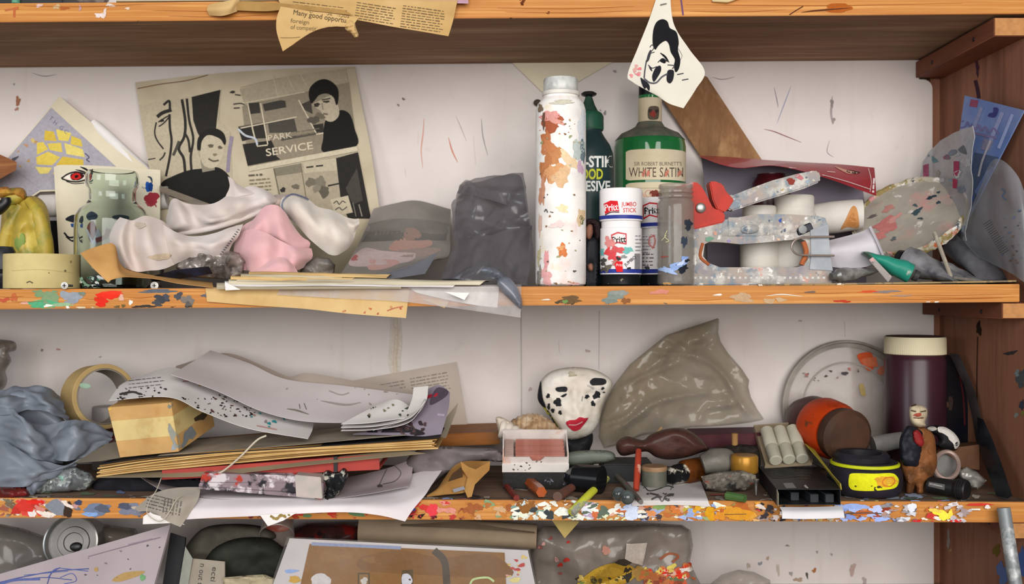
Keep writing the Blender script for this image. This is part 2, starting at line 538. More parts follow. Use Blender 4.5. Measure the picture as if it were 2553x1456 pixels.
class Ink:
    """print, drawing or paint lying on the surfaces of the given objects: shapes are laid onto the nearest surface met along
    the line of sight and become thin geometry there"""
    def __init__(self, targets, L=9, lift=0.00012, step=4e-6):
        targets = targets if isinstance(targets, (list, tuple)) else [targets]
        v, f = [], []
        for o in targets:
            P, F = GEO[o.name]
            k = len(v); v += P.tolist(); f += [tuple(i + k for i in q) for q in F]
        self.bvh = BVHTree.FromPolygons(v, f)
        self.L = L; self.off = lift; self.step = step
        self.v, self.f, self.c = [], [], []
        self.org = Vector((0, -DC, 0))
    def put(self, P, F, col):
        col = C(col) if isinstance(col, str) else col
        idx = []
        for x, y in P:
            d = (W(x, y, 0) - self.org).normalized()
            h, n, _, _ = self.bvh.ray_cast(self.org, d)
            if h is None: idx.append(-1); continue
            if n.dot(d) > 0: n = -n
            idx.append(len(self.v)); self.v.append(h + n * self.off - d * self.off * 0.6); self.c.append(col)
        for t in F:
            q = tuple(idx[i] for i in t)
            if min(q) >= 0: self.f.append(q)
        self.off += self.step
    def poly(self, pts, col, smooth=False):
        B = smooth_poly(pts, 5) if smooth else np.array(pts, float)
        P, F, n = fill(B, self.L, self.L)
        self.put(P, F, col); return self
    def stroke(self, pts, w, col, smooth=True, taper=False):
        Q = catmull(pts, max(2, (len(pts) - 1) * 6 + 1)) if smooth and len(pts) > 2 else np.array(pts, float)
        Q = resample(Q, self.L, False)
        t = np.gradient(Q, axis=0); t /= np.maximum(1e-9, np.hypot(t[:, 0], t[:, 1]))[:, None]
        nn = np.stack([-t[:, 1], t[:, 0]], 1)
        ww = np.full(len(Q), w / 2.0)
        if taper: ww *= np.sin(np.linspace(0.25, math.pi - 0.25, len(Q)))
        A = np.vstack([Q + nn * ww[:, None], Q - nn * ww[:, None]])
        k = len(Q)
        self.put(A, [(i, i + 1, k + i + 1, k + i) for i in range(k - 1)], col); return self
    def blob(self, x, y, rx, ry, col, rot=0, irr=0.25, seed=None, n=22):
        rs = random.Random(seed if seed is not None else int(x * 7 + y * 13))
        ph = [rs.uniform(0, 6.28) for _ in range(4)]
        pts = []
        a0 = math.radians(rot)
        for i in range(n):
            a = 2 * math.pi * i / n
            r = 1 + irr * (0.5 * math.sin(2 * a + ph[0]) + 0.4 * math.sin(3 * a + ph[1]) + 0.35 * math.sin(5 * a + ph[2]) + 0.25 * math.sin(8 * a + ph[3]))
            u, v = rx * r * math.cos(a), ry * r * math.sin(a)
            pts.append((x + u * math.cos(a0) - v * math.sin(a0), y + u * math.sin(a0) + v * math.cos(a0)))
        return self.poly(pts, col)
    def specks(self, x0, y0, x1, y1, n, cols, r=(1, 4), seed=1, stretch=1.6, rot=0):
        rs = random.Random(seed)
        for i in range(n):
            a = rs.uniform(*r)
            self.blob(rs.uniform(x0, x1), rs.uniform(y0, y1), a * rs.uniform(1, stretch), a, rs.choice(cols), rot + rs.uniform(-30, 30), 0.4, rs.random(), 8)
            self.off -= self.step
        self.off += self.step
        return self
    def text(self, s, x, y, h, col, ang=0, width=None, bold=0.0, shear=0.0, fn=None):
        """lettering with its baseline starting at (x, y), capital height h"""
        P, F = text_geo(s, bold)
        if not len(P): return self
        k = h / 0.73
        Q = P * k
        if width: Q[:, 0] *= width / max(1e-6, (Q[:, 0].max() - Q[:, 0].min()))
        Q[:, 0] += Q[:, 1] * shear
        a = math.radians(ang)
        X = x + Q[:, 0] * math.cos(a) + Q[:, 1] * math.sin(a)
        Y = y + Q[:, 0] * math.sin(a) - Q[:, 1] * math.cos(a)
        A = np.stack([X, Y], 1)
        if fn: A = np.array([fn(*p) for p in A])
        self.put(A, F, col); return self
    def lines(self, x0, y0, x1, n, dy, col, w=3, ang=0, seed=0, ragged=0.1):
        """rows of small print too fine to read"""
        rs = random.Random(seed); a = math.radians(ang)
        for i in range(n):
            L = (x1 - x0) * (1 - rs.uniform(0, ragged)); u = 0
            while u < L:
                k = rs.uniform(4, 16)
                p = lambda t: (x0 + t * math.cos(a) - i * dy * math.sin(a), y0 + t * math.sin(a) + i * dy * math.cos(a))
                self.stroke([p(u), p(min(L, u + k))], w * rs.uniform(0.7, 1.1), col, False)
                self.off -= self.step
                u += k + rs.uniform(2, 4)
        self.off += self.step
        return self
    def build(self, name, parent, m=None, kind=None):
        if not self.f: return None
        b = BASE[parent.name]
        o = mk(name, (self.v, self.f), m or ink_mat(), parent, 0, None, self.c)
        if kind: o['kind'] = kind
        return o
# ================================================================== the setting: back wall, upright, shelves
def wall_material():
    m, nt, b = nodes_of('painted_white_wall')
    vec = coords(nt)
    n = add_noise(nt, 5, 6, 0.6, vec=vec)
    c = ramp(nt, n.outputs['Fac'], [(0.3, C('d8cfcb')), (0.55, C('d0c7c3')), (0.8, C('c5bab4'))])
    n2 = add_noise(nt, 26, 5, 0.7, vec=vec, w=4)
    f = ramp(nt, n2.outputs['Fac'], [(0.62, (0, 0, 0)), (0.8, (0.35,) * 3)])
    c = mixc(nt, f, c, C('a99f9d'))
    n3 = add_noise(nt, 7, 3, 0.5, vec=coords(nt, (6, 1, 0.7)), w=8)
    f = ramp(nt, n3.outputs['Fac'], [(0.6, (0, 0, 0)), (0.78, (0.3,) * 3)])
    c = mixc(nt, f, c, C('bdb2a0'))
    nt.links.new(c, b.inputs['Base Color'])
    setin(b, Roughness=0.7, Specular_IOR_Level=0.25)
    bump(nt, b, 160, 0.12, vec=vec)
    return m
XE = 0.629                                   # right end of the white board
def wall_board():
    pts = [(-1.05, 0.55), (-1.05, -0.62)]
    pts += [(XE + 0.002, -0.62), (XE + 0.002, -0.02)]
    for z0, z1 in ((-0.02, 0.318),):
        pts += [(XE, z0)]
        pts += [(XE - 0.014 + 0.014 * math.cos(a), z1 - 0.014 + 0.014 * math.sin(a)) for a in [math.pi / 2 * i / 6 for i in range(7)]]
    pts += [(XE - 0.02, 0.318), (XE - 0.02, 0.55)]
    return prism(pts, 0.25, 0.262)
wallm = wall_material()
wall = structure('wall_back', wall_board(), wallm)
wk = Ink(wall, L=1e9, lift=0.0004)
for p, w, c in [([(1057, 295), (1055, 330), (1050, 375), (1054, 418)], 3, 'cf9d90'), ([(1118, 342), (1127, 375), (1141, 405)], 3.5, 'c98876'),
                ([(1137, 290), (1150, 320), (1163, 352)], 1.6, 'b0a6a6'), ([(1200, 295), (1204, 340), (1216, 388)], 2.4, '9d9494'),
                ([(1180, 340), (1186, 410)], 1.5, 'b3a9a8'), ([(1930, 218), (1937, 250), (1940, 268)], 2, '8f8a96'), ([(1972, 215), (1955, 260), (1937, 308)], 2, '9196b4'),
                ([(1905, 322), (1930, 328), (1960, 340), (1998, 355)], 2.4, '8a5a66'), ([(1775, 192), (1800, 198), (1832, 192)], 2.2, '968d8c'),
                ([(2075, 240), (2072, 280), (2076, 310)], 5, 'a39a9a'), ([(2068, 350), (2062, 378), (2078, 392)], 2, 'a59d9d'),
                ([(1010, 420), (1012, 440)], 2, 'b5aaa8'), ([(1043, 330), (1042, 360)], 1.5, 'c5b0aa'), ([(1393, 850), (1395, 880)], 3, 'caa79a'),
                ([(2105, 800), (2107, 840)], 2, 'a19896'), ([(80, 182), (110, 190), (140, 186)], 2, '8f8687')]:
    wk.stroke(p, w, c, taper=True)
wk.stroke([(1299, 775), (1300, 1000), (1299, 1240)], 3, 'b3a9a7').stroke([(1494, 775), (1493, 920)], 2, 'b9b0ae')
for x, y, rx, ry, c in [(45, 252, 7, 10, '9a6a50'), (42, 272, 5, 4, 'a37b66'), (35, 210, 3, 2, '9a8f8c'), (1006, 247, 4, 3, '7a6a66'), (993, 262, 3, 3, '8a7c7a'),
                        (1533, 178, 4, 4, '9a8f92'), (1508, 282, 4, 5, '8c8484'), (1497, 275, 3, 2, 'a09896'), (2074, 258, 5, 9, '8f8683'), (2078, 300, 4, 7, '978e8a'),
                        (105, 873, 4, 3, '8f8680'), (145, 871, 5, 3, 'b58f88'), (250, 890, 3, 2, '9a8f8c'), (1322, 970, 4, 5, 'b09f9c'), (1465, 875, 6, 4, 'a89a94'),
                        (990, 865, 3, 4, '9a8a7a'), (1995, 800, 4, 3, 'b3a5a3'), (1895, 1405, 5, 5, '8f9298'), (2030, 1422, 5, 6, 'a0683c'), (2012, 1434, 3, 8, '55504c'),
                        (1914, 1392, 3, 6, 'b09a86'), (1866, 1410, 4, 8, 'b5a698'), (1963, 1360, 4, 3, '8f8482'), (2073, 1382, 3, 3, '9a9496'), (2037, 1376, 3, 3, '9a9496'),
                        (2125, 1420, 7, 16, 'b39a92'), (1972, 1430, 4, 6, '9a9490'), (1990, 1445, 10, 6, 'a8917e'), (2155, 1447, 6, 8, 'a89a98'), (1940, 1420, 4, 14, 'b9ad9f')]:
    wk.blob(x, y, rx, ry, c, irr=0.5, n=12)
for k, (x, w, c) in enumerate([(976, 12, 'cdc3b9'), (986, 24, 'cabfb3'), (990, 6, 'c2b3a0'), (983, 4, 'c4b6a4'), (997, 7, 'ccc2b8')]):
    wk.stroke([(x, 790), (x + 2, 850), (x - 2, 900), (x + 1, 935 + k * 8)], w, c, taper=True)
wk.build('wall_marks', wall, kind='stuff')

structure('wall_rear', xf(box(5.0, 0.03, 3.2), T(0, 0.30, -1.30)), mat('room_wall_paint', 'c9c3be', 0.8, var=0.04, vs_=3))
structure('floor', xf(box(5.0, 4.2, 0.03), T(0, -1.84, -1.33)), wood('worn_floor_boards', '7a6048', '8a7056', '66503c', (1.5, 14, 14)))
brownw = wood('reddish_brown_board', '8a5c46', '946650', '784c38', (30, 30, 2.2), 0.6, 0.1, '643f30')
brownd = wood('dark_brown_batten', '6a3f2c', '7a4a35', '54301f', (40, 3, 40), 0.6, 0.1)
structure('trim_1', xf(box(0.06, 0.012, 1.17), T(XE + 0.032, 0.2685, -0.62)), brownw)          # timber behind the end of the board
XI = 0.645                                   # inner face of the upright
up = one('shelf_upright', 'reddish brown wooden side board closing the shelves at the end', 'board',
         box(0.022, 0.27, 1.17, 0.001, 1, (XI + 0.011, 0.127, -0.62)), brownw)
uk = Ink(up, L=1e9, lift=0.0003)
for x, y, rx, ry, c, r in [(2441, 819, 7, 15, '2c1c16', 0), (2445, 760, 4, 5, '33211a', 0), (2520, 880, 14, 5, '3b3838', -15), (2545, 945, 9, 26, '4f5558', 0), (2536, 930, 6, 8, '7d8a8c', 0),
                           (2548, 1010, 5, 14, '3d4050', 0), (2534, 1035, 5, 7, '868a84', 0), (2550, 1030, 4, 5, '7d8040', 0), (2437, 170, 4, 20, '4a2a3a', 0),
                           (2365, 1345, 4, 22, '9a9088', 0), (2370, 1372, 3, 4, 'a58a60', 0), (2500, 1430, 14, 26, '5a6f9f', 0), (2548, 1400, 10, 30, '4a64a0', 0), (2485, 1372, 8, 16, '6b5a20', 0)]:
    uk.blob(x, y, rx, ry, c, r, 0.4)
uk.stroke([(2438, 840), (2436, 960), (2440, 1100)], 3, '4a2f24')
uk.stroke([(2432, 200), (2438, 225), (2441, 245)], 9, '3c2434')
uk.build('paint_marks', up, kind='stuff')

pine = wood('orange_pine', 'c88b48', 'b5763a', 'd6a05c', (2.2, 40, 130), 0.5, 0.12)
dusty = wood('dusty_shelf_board', 'a0826a', '8c6c54', 'b09478', (2.0, 26, 60), 0.75, 0.2, '62503f')
greyw = wood('soiled_shelf_top', '6e5848', '7d6656', '54453a', (3, 22, 40), 0.7, 0.2, '2e2a2a')

def shelf(name, label, yl, yr, tl, tr, x0, x1, bot_mat, top_mat):
    """plank from its front top/bottom heights in photo pixels at both ends"""
    z = lambda y: (CY - y) * PX
    a0, a1 = x0, x1
    f0, f1 = (lambda X: (X / PX + CX) / 2553.0), None
    def zt(X): t = f0(X); return z(yl[0] + (yr[0] - yl[0]) * t)
    def zb(X): t = f0(X); return z(yl[1] + (yr[1] - yl[1]) * t)
    root = thing(name, label, 'shelf', (0, 0, zb(0)))
    e = 0.0012
    fr = hexa([(a0, 0, zb(a0)), (a1, 0, zb(a1)), (a1, 0.004, zb(a1)), (a0, 0.004, zb(a0)), (a0, 0, zt(a0)), (a1, 0, zt(a1)), (a1, 0.004, zt(a1)), (a0, 0.004, zt(a0))], 0.0007)
    front = mk('front_edge', fr, pine, root)
    h = lambda X, k: (zb(X) * (1 - k) + zt(X) * k)
    bd = hexa([(a0, 0.004, h(a0, 0)), (a1, 0.004, h(a1, 0)), (a1, 0.249, h(a1, 0)), (a0, 0.249, h(a0, 0)),
               (a0, 0.004, h(a0, .5)), (a1, 0.004, h(a1, .5)), (a1, 0.249, h(a1, .5)), (a0, 0.249, h(a0, .5))])
    mk('underside', bd, bot_mat, root, 0)
    bt = hexa([(a0, 0.004, h(a0, .5)), (a1, 0.004, h(a1, .5)), (a1, 0.249, h(a1, .5)), (a0, 0.249, h(a0, .5)),
               (a0, 0.004, h(a0, 1)), (a1, 0.004, h(a1, 1)), (a1, 0.249, h(a1, 1)), (a0, 0.249, h(a0, 1))])
    top = mk('top_face', bt, top_mat, root, 0)
    return root, front, top
XL = -0.93
sh_top = shelf('shelf', 'uppermost plank with a bare orange pine front and dark dusty underside', (8, 55), (-12, 34), 0, 0, XL, 0.6445, dusty, dusty)
sh_mid = shelf('shelf', 'middle plank with an orange pine front and few paint patches', (721, 771), (708, 753), 0, 0, XL, 0.633, dusty, greyw)
sh_low = shelf('shelf', 'lower plank whose front edge is thickly crusted with many paint colours', (1242, 1291), (1252, 1303), 0, 0, XL, 0.6445, dusty, greyw)
botw = one('shelf', 'bottom plank below the plastic bag and the painted boards', 'shelf', xf(box(1.574, 0.25, 0.024), T(-0.143, 0.1245, ZBOT - 0.0245)), greyw)

# paint and marks on the pine fronts
k = Ink(sh_top[1], L=1e9, lift=0.0003)
k.stroke([(35, 22), (46, 20)], 7, 'b5633a').stroke([(12, 26), (22, 24), (34, 22)], 5, 'b56a40').stroke([(36, 22), (36, 54)], 6, 'b3603a')
for x, y, rx, ry, c in [(252, 38, 12, 6, 'd8c6c0'), (246, 40, 7, 4, 'dccfca'), (262, 30, 4, 8, 'd5c5bf'), (345, 54, 6, 2.5, '4a2616'), (275, 13, 10, 4, 'd0c2b8'), (318, 21, 7, 2.5, 'd2bda6'),
                        (160, 21, 10, 4, 'a8592c'), (142, 17, 8, 6, 'bfa27a'), (98, 14, 7, 5, 'cdb0a8'), (200, 20, 4, 6, 'b58f90'), (1302, 8, 5, 5, '5a2a14'), (1303, 2, 6, 4, '6a3418'),
                        (1367, 32, 4, 3, '6a3a1c'), (1280, 46, 10, 2, '4c3322')]:
    k.blob(x, y, rx, ry, c, irr=0.45)
k.blob(2090, 20, 36, 11, 'a4561c', irr=0.2)
k.stroke([(1697, -8), (1700, 15), (1703, 38)], 4, '6a4a6a').stroke([(1968, 37), (1985, 26), (2002, 16)], 2.6, '56301c').stroke([(1998, 31), (2030, 27), (2070, 24), (2121, 20)], 4, '56301c', taper=True)
for y, x0, x1 in [(20, 1240, 1580), (30, 1260, 1600), (12, 1710, 2400), (28, 1720, 1960), (26, 380, 700), (40, 420, 690), (15, 60, 360)]:
    k.stroke([(x0, y), ((x0 + x1) / 2, y + 2), (x1, y - 4)], 1.3, '9a5724', taper=True)
k.build('paint_marks', sh_top[1], kind='stuff')

k = Ink(sh_mid[1], L=1e9, lift=0.0003)
P1 = [(128, 740, 24, 20, '7d9470'), (105, 758, 46, 9, '52a378'), (110, 730, 30, 9, '76906a'), (178, 740, 24, 15, '9097a2'), (176, 752, 14, 8, '8b929d'), (150, 760, 30, 5, '8fae88'),
      (265, 738, 24, 12, 'e03020'), (252, 752, 18, 11, 'd62c1e'), (282, 730, 22, 6, 'e23a26'), (303, 742, 5, 10, 'd5a896'), (326, 754, 6, 5, 'e6ddd6'), (402, 746, 20, 9, '3e4248'),
      (392, 756, 12, 7, '46494f'), (415, 740, 8, 7, '4a4d55'), (445, 738, 9, 10, '4b4e56'), (468, 748, 15, 12, '78706a'), (470, 760, 10, 7, '5a5754'), (360, 764, 26, 4, '3a3836'),
      (450, 766, 24, 4, '33302f'), (395, 726, 50, 4, '59626e'), (205, 732, 8, 5, '6f7f74'), (10, 748, 14, 5, 'b4553a'), (35, 742, 10, 8, 'b8643f'), (62, 755, 8, 4, 'd7a59a'),
      (120, 762, 12, 3, 'e9e6dc'), (215, 767, 20, 3, 'd9d3b8'), (169, 766, 5, 3, 'eee9e2'), (520, 735, 16, 6, '5c5e66'), (528, 745, 8, 6, '40424a'), (300, 764, 14, 4, '6b5a3a'),
      (1420, 748, 30, 9, '6b5238'), (1408, 756, 20, 8, '4e4434'), (1440, 762, 16, 6, '3c342c'), (1409, 752, 6, 5, '6c8a50'), (1406, 762, 5, 4, 'c08aa0'), (1362, 747, 12, 1.6, 'd8d2c8'),
      (1530, 740, 22, 14, '7c8780'), (1520, 752, 16, 8, '75807c'), (1545, 730, 20, 7, '8b918c'), (1545, 764, 16, 5, '26221f'), (1560, 750, 10, 8, '8a5a36'), (1645, 728, 26, 5, 'c98272'),
      (1505, 768, 10, 3, 'e6e0da'), (1350, 768, 12, 3, 'ddd2c6'), (1790, 735, 12, 2, 'e9e4de'), (2021, 728, 12, 2.5, '6d6258'), (1850, 742, 30, 10, 'b89a78'), (1930, 750, 24, 8, 'bda07c'),
      (1700, 762, 30, 4, '7c6a5a'), (2100, 751, 20, 3, 'b03a26'), (2200, 727, 44, 3, '7d7474'), (2165, 727, 26, 2.6, 'c8502c'), (2250, 737, 26, 2, '9a8478'), (2325, 753, 14, 2, 'ece8e2')]
for x, y, rx, ry, c in P1: k.blob(x, y, rx, ry, c, irr=0.4)
k.stroke([(1910, 738), (1950, 734), (2000, 739)], 3, 'd8d0c4', taper=True).stroke([(1824, 745), (1822, 765)], 3, 'd2bda4').stroke([(1915, 740), (1912, 765)], 3, 'cfb89c')
k.stroke([(1655, 755), (1680, 762), (1710, 766)], 2, '6b6660').stroke([(420, 700), (422, 772), (418, 800)], 0.1, '6b6660')
for y, x0, x1 in [(735, 2230, 2520), (742, 2300, 2535), (745, 2180, 2500), (730, 1980, 2140), (748, 1700, 1800), (740, 0, 60), (752, 30, 110), (745, 210, 250), (742, 320, 380)]:
    k.stroke([(x0, y), ((x0 + x1) / 2, y + 1), (x1, y - 2)], 1.3, 'a05a24', taper=True)
k.build('paint_splashes', sh_mid[1], kind='stuff')

k = Ink(sh_low[1], L=1e9, lift=0.0003)
rs = random.Random(11)
def crust(x0, x1, n, cols, r=(4, 16), seed=0):
    q = random.Random(seed)
    for i in range(n):
        a = q.uniform(*r)
        x = q.uniform(x0, x1)
        yc = 1266 + 12 * min(1, x / 1800)
        k.blob(x, q.uniform(yc - 22, yc + 24), a * q.uniform(0.8, 1.7), a * q.uniform(0.45, 0.85), q.choice(cols), q.uniform(-25, 25), 0.45, q.random(), 14)
crust(0, 40, 14, ['8a8378', '6c6a5c', 'b5ad9f', '9a5b48', '74604a'], (4, 10), 1)
crust(38, 110, 12, ['c9322a', 'd24840', 'c88078', 'd9d2ce', 'b5332c'], (6, 15), 2)
crust(112, 190, 18, ['7e828c', '6c717c', 'c9b9aa', '5a4436', 'e0d6cc', '8b6a48', 'b98f8a'], (4, 13), 3)
k.blob(140, 1264, 22, 20, '7d828c').blob(80, 1280, 11, 11, 'ddd4d2').blob(62, 1262, 22, 14, 'c8372e').blob(170, 1272, 12, 18, '3a2c26').blob(168, 1258, 16, 5, 'dccfc4', 30).blob(88, 1251, 26, 4, 'd4281e')
k.blob(240, 1272, 36, 16, '6a7690', -8).blob(225, 1282, 18, 6, '7f9fd0').blob(256, 1268, 18, 10, '555a68').blob(196, 1253, 10, 6, '3d4460').blob(330, 1270, 30, 17, '74788a').blob(312, 1262, 18, 8, '4e5264')
crust(340, 480, 10, ['7a7d8c', '8a8a96', '5d5a5c', 'b5a898'], (5, 12), 4)
crust(560, 700, 18, ['9a3f2e', '8a4a5a', '5a6cb0', 'c8c0b8', '7a3a34', '9a6a42'], (4, 10), 5)
crust(700, 1040, 26, ['a5442c', 'b0552f', '9a4a2a', 'c0392b', '5f7f58', '8a5530'], (6, 16), 6)
crust(1010, 1160, 20, ['c83a36', 'd84848', 'b5403a', '33211e', '8a2a2a', 'd08a7c', 'b06c30'], (5, 13), 7)
k.blob(1078, 1272, 15, 15, 'd9414a').blob(1065, 1290, 26, 8, '2f2324').blob(1110, 1292, 40, 6, '6c2230').blob(1090, 1302, 12, 3, 'e8e4e0').blob(1030, 1270, 6, 4, '35448a').blob(1040, 1290, 10, 8, 'c43c34')
crust(1150, 1290, 26, ['b8783a', 'c58a4a', '9a5a34', 'a86a3a', '7f9a74', 'c5a07a', '8a4430'], (5, 15), 8)
crust(1285, 1480, 60, ['dfe2d0', 'e4e6da', 'cfd6cc', 'a8683c', '3e4244', 'b58a5a', 'c7d2d6', '8a5a30', 'e8eae2', '7d9a90'], (4, 15), 9)
k.blob(1368, 1284, 12, 15, '3b4246').blob(1310, 1268, 14, 12, '8a5c30').blob(1345, 1290, 16, 12, 'e2e6dc').blob(1400, 1276, 16, 12, 'dfe3da')
crust(1430, 1560, 44, ['e6e4d8', 'dfe0a8', 'd6a892', 'b5a0b8', 'c46a42', 'e9e9e0', '5d6a5c', 'cfd8b8', 'd8dce8'], (4, 13), 10)
crust(1550, 1610, 18, ['c9d4ee', 'b8c8ea', 'e2e6f0', '3c4450', '8f9ac0'], (5, 12), 12)
crust(1595, 1720, 36, ['c8763c', 'b56a3a', 'd08a58', 'e0dccd', '9aa8cc', '5a4a48', 'b5a23c', '7f9a5c', 'c59a86'], (4, 13), 13)
k.blob(1630, 1292, 20, 10, '4b4044').blob(1575, 1278, 16, 22, 'ccd6ee').blob(1715, 1290, 20, 8, '9db0d8')
crust(1700, 1800, 32, ['8fa4d0', 'e4e4d4', 'c98a3c', 'd6a02c', 'b57038', 'dfe0c8', '93a070'], (4, 12), 14)
k.blob(1770, 1280, 12, 18, 'd0961c')
crust(1790, 1895, 22, ['d08a2c', 'c8842e', 'd59a3c', 'b0602c', '8a8a5a', 'dab07a'], (5, 14), 15)
k.blob(1840, 1280, 34, 16, 'd0902a').stroke([(1805, 1282), (1860, 1281)], 2, '6a5030')
crust(1890, 1955, 20, ['2c2a30', '3a3438', 'c8403a', 'd8ccc8', '9a8a86', '4a4448'], (4, 12), 16)
crust(1950, 2110, 24, ['8fa6dc', '4a5a8a', 'b5ad9a', '7a3a4a', 'c8b06a', 'e2dcd4'], (4, 10), 17)
crust(2095, 2200, 26, ['8ea6e0', 'a3b6e8', 'c0763a', '9a4a30', 'b8c4ea', '7f94d0', 'c98a52'], (4, 12), 18)
k.blob(2175, 1294, 40, 7, '9db4ee').blob(2130, 1262, 40, 6, '94abe2').blob(2205, 1296, 30, 5, '98aee8').blob(2150, 1278, 24, 6, 'b5602e').blob(2210, 1272, 14, 7, '8a3a28').stroke([(2110, 1279), (2170, 1278), (2215, 1282)], 2.5, '4a4a4a')
crust(2200, 2290, 20, ['8a8a92', 'd0d4dc', 'a88a80', '9a9aa6', 'b8b0b4', '6c6a78'], (4, 11), 19)
k.blob(2272, 1264, 10, 12, 'dde2ee').blob(2300, 1298, 26, 4, 'cf2c26').blob(2322, 1286, 16, 7, 'c03a32', 15)
crust(2300, 2350, 6, ['c98a7a', 'b8642e', 'e8e0d8'], (3, 7), 20)
k.blob(2345, 1280, 24, 9, 'f0dc3c', 18).blob(2353, 1286, 16, 9, 'f2e04a').blob(2330, 1272, 16, 5, 'e6c85a', 12).blob(2368, 1280, 5, 12, 'ead24a')
crust(2362, 2420, 12, ['b8aeb4', 'c4bcc0', 'e2dcd8', '9a8a8a'], (4, 9), 21)
k.blob(2440, 1257, 34, 3, 'c8382c').blob(2460, 1263, 7, 5, 'e4dcd8', 30).stroke([(2420, 1269), (2442, 1269)], 4, 'd9d6d0', False).blob(2382, 1298, 16, 3, 'd0302a').blob(2375, 1256, 14, 4, 'e2ddda')
k.build('paint_crust', sh_low[1], kind='stuff')
k = Ink(sh_low[2], L=1e9, lift=0.0003)
q = random.Random(5)
for i in range(150):
    x = q.uniform(0, 2480); y = 1247 - abs(q.gauss(0, 14)) + 6
    cc = ['8a8078', '6f6a66', 'a89a90', '5b5d6a', '8f4a40', '6a7a5c', '7a8ab5', 'b5ab9c', '3f3a3a']
    if 1980 < x < 2320: cc = ['8aa0d4', '9aa2b0', '5a6a5c', 'a5b0cc', '8c8a84', 'b8b46a']
    if 1300 < x < 1600: cc = ['c9c8ba', '8a8278', 'a39a8c', '6a6058', '5a5048']
    k.blob(x, y, q.uniform(6, 26), q.uniform(1.2, 4), q.choice(cc), q.uniform(-4, 8), 0.4, q.random(), 12)
k.build('paint_stains', sh_low[2], kind='stuff')

# battens that carry the shelves at the upright
for nm, x0, zt0, zb0, lab in (('batten', 0.603, 0.3435, 0.320, 'brown batten fixed under the uppermost plank at the side board'),
                              ('batten', 0.613, -0.0135, -0.0335, 'brown batten fixed under the middle plank at the side board'),
                              ('batten', 0.6225, -0.2885, -0.309, 'brown batten fixed under the lower plank at the side board')):
    rt = thing(nm, lab, 'batten', ((x0 + XI) / 2, 0.125, zb0))
    mk('batten_body', box(XI - x0 - 0.0005, 0.243, zt0 - zb0, 0.0008, 1, ((x0 + XI) / 2, 0.1265, zb0)), brownd, rt)
    mk('sawn_end', box(XI - x0 - 0.0025, 0.001, zt0 - zb0 - 0.002, 0, 1, ((x0 + XI) / 2, 0.0046, zb0 + 0.001)), mat('sawn_pine_end', 'b98452', 0.7, vs_=120), rt)
    for yy in (0.06, 0.19):
        mk('screw', xf(lathe([(0, 0.0006), (0.0028, 0.0006), (0.003, 0), (0.003, -0.002)], 14), T(x0, yy, (zt0 + zb0) / 2 - 0.002) @ R(-90, 'Y')), mat('dark_screw_steel', '3a3030', 0.5, 0.6), rt)
# thin hardboard strip on the end of the middle shelf
hb = one('hardboard_strip', 'thin splashed hardboard strip lying on the end of the middle plank', 'board',
         sheet([[Wz(1890, 0.10, 0.0110), Wz(2200, 0.10, 0.0112), Wz(2420, 0.10, 0.0122), Wz(2528, 0.10, 0.0130)],
                [Wz(1890, -0.001, 0.0098), Wz(2200, -0.001, 0.0118), Wz(2420, -0.001, 0.0136), Wz(2534, -0.001, 0.0148)]], 30, 4, 0.0022),
         splat('splashed_hardboard', '9a835c', [('6f6250', 60, .55), ('d8cfc0', 90, .66), ('b56a48', 80, .7)], 0.7))
# ================================================================== middle compartment, from one end to the other
paper = mat('white_paper', 'e6e2e0', 0.75, var=0.04, vs_=20, spec=0.2)
cream = mat('cream_card', 'd8ceb4', 0.75, var=0.06, vs_=18, spec=0.2)
newsp = mat('yellowed_newsprint', 'bfb49c', 0.8, var=0.07, vs_=14, spec=0.15, col2='ab9f87')
manila = mat('manila_paper', 'cfb27f', 0.8, var=0.08, vs_=20, spec=0.15, col2='bf9c66')
blackp = mat('black_plastic', '1b1a1c', 0.4, var=0.2, spec=0.5)
steel = mat('bare_steel', 'a9a7a3', 0.35, 0.85, var=0.15, vs_=60)
# --- card with the yellow painting, leaning in the corner
cd = one('painted_card', 'tilted white card with a yellow patchwork disc painted on grey', 'painting',
         slab([(148, 240), (368, 420), (336, 470), (100, 478), (60, 505), (-60, 505), (-40, 470), (12, 400)], 0.226, 0.0012, (0, -0.00006)), cream)
k = Ink(cd, L=1e9)
k.poly([(128, 268), (300, 425), (270, 468), (100, 474), (60, 500), (-40, 472), (14, 401)], 'a39fa8').stroke([(20, 412), (100, 470)], 1.5, '8f8c98')
for p in [[(112, 325), (134, 328), (142, 352), (110, 350)], [(140, 322), (178, 332), (170, 352), (146, 350)], [(178, 338), (202, 348), (206, 366), (176, 360)], [(92, 356), (108, 354), (120, 372), (92, 386)],
          [(118, 358), (152, 356), (156, 380), (124, 374)], [(160, 356), (206, 372), (212, 392), (166, 384)], [(90, 392), (120, 378), (150, 392), (130, 412), (92, 410)], [(156, 390), (208, 398), (208, 412), (170, 414), (140, 412)],
          [(88, 416), (130, 418), (120, 432), (100, 434)], [(140, 418), (200, 418), (190, 430), (132, 434)]]:
    k.poly(p, random.choice(['d6bf55', 'd9c560', 'ccaf45', 'd2ba4e', 'dbca72']))
k.stroke([(30, 398), (46, 390), (130, 478)], 5, '45424a', False).stroke([(46, 390), (30, 405), (26, 412)], 4, '55525a', False)
for s, x, y, a in (('T', 121, 290, 40), ('H', 131, 300, 42), ('G', 146, 313, 42), ('C', 158, 322, 44)): k.text(s, x, y + 6, 11, '6b6a80', a)
k.stroke([(212, 382), (222, 392), (216, 398), (224, 404)], 3, '55526a')
k.specks(40, 350, 90, 420, 6, ['b08a6a', 'b58f5a', 'c8b070'], (2, 6), 4)
k.build('painting', cd)
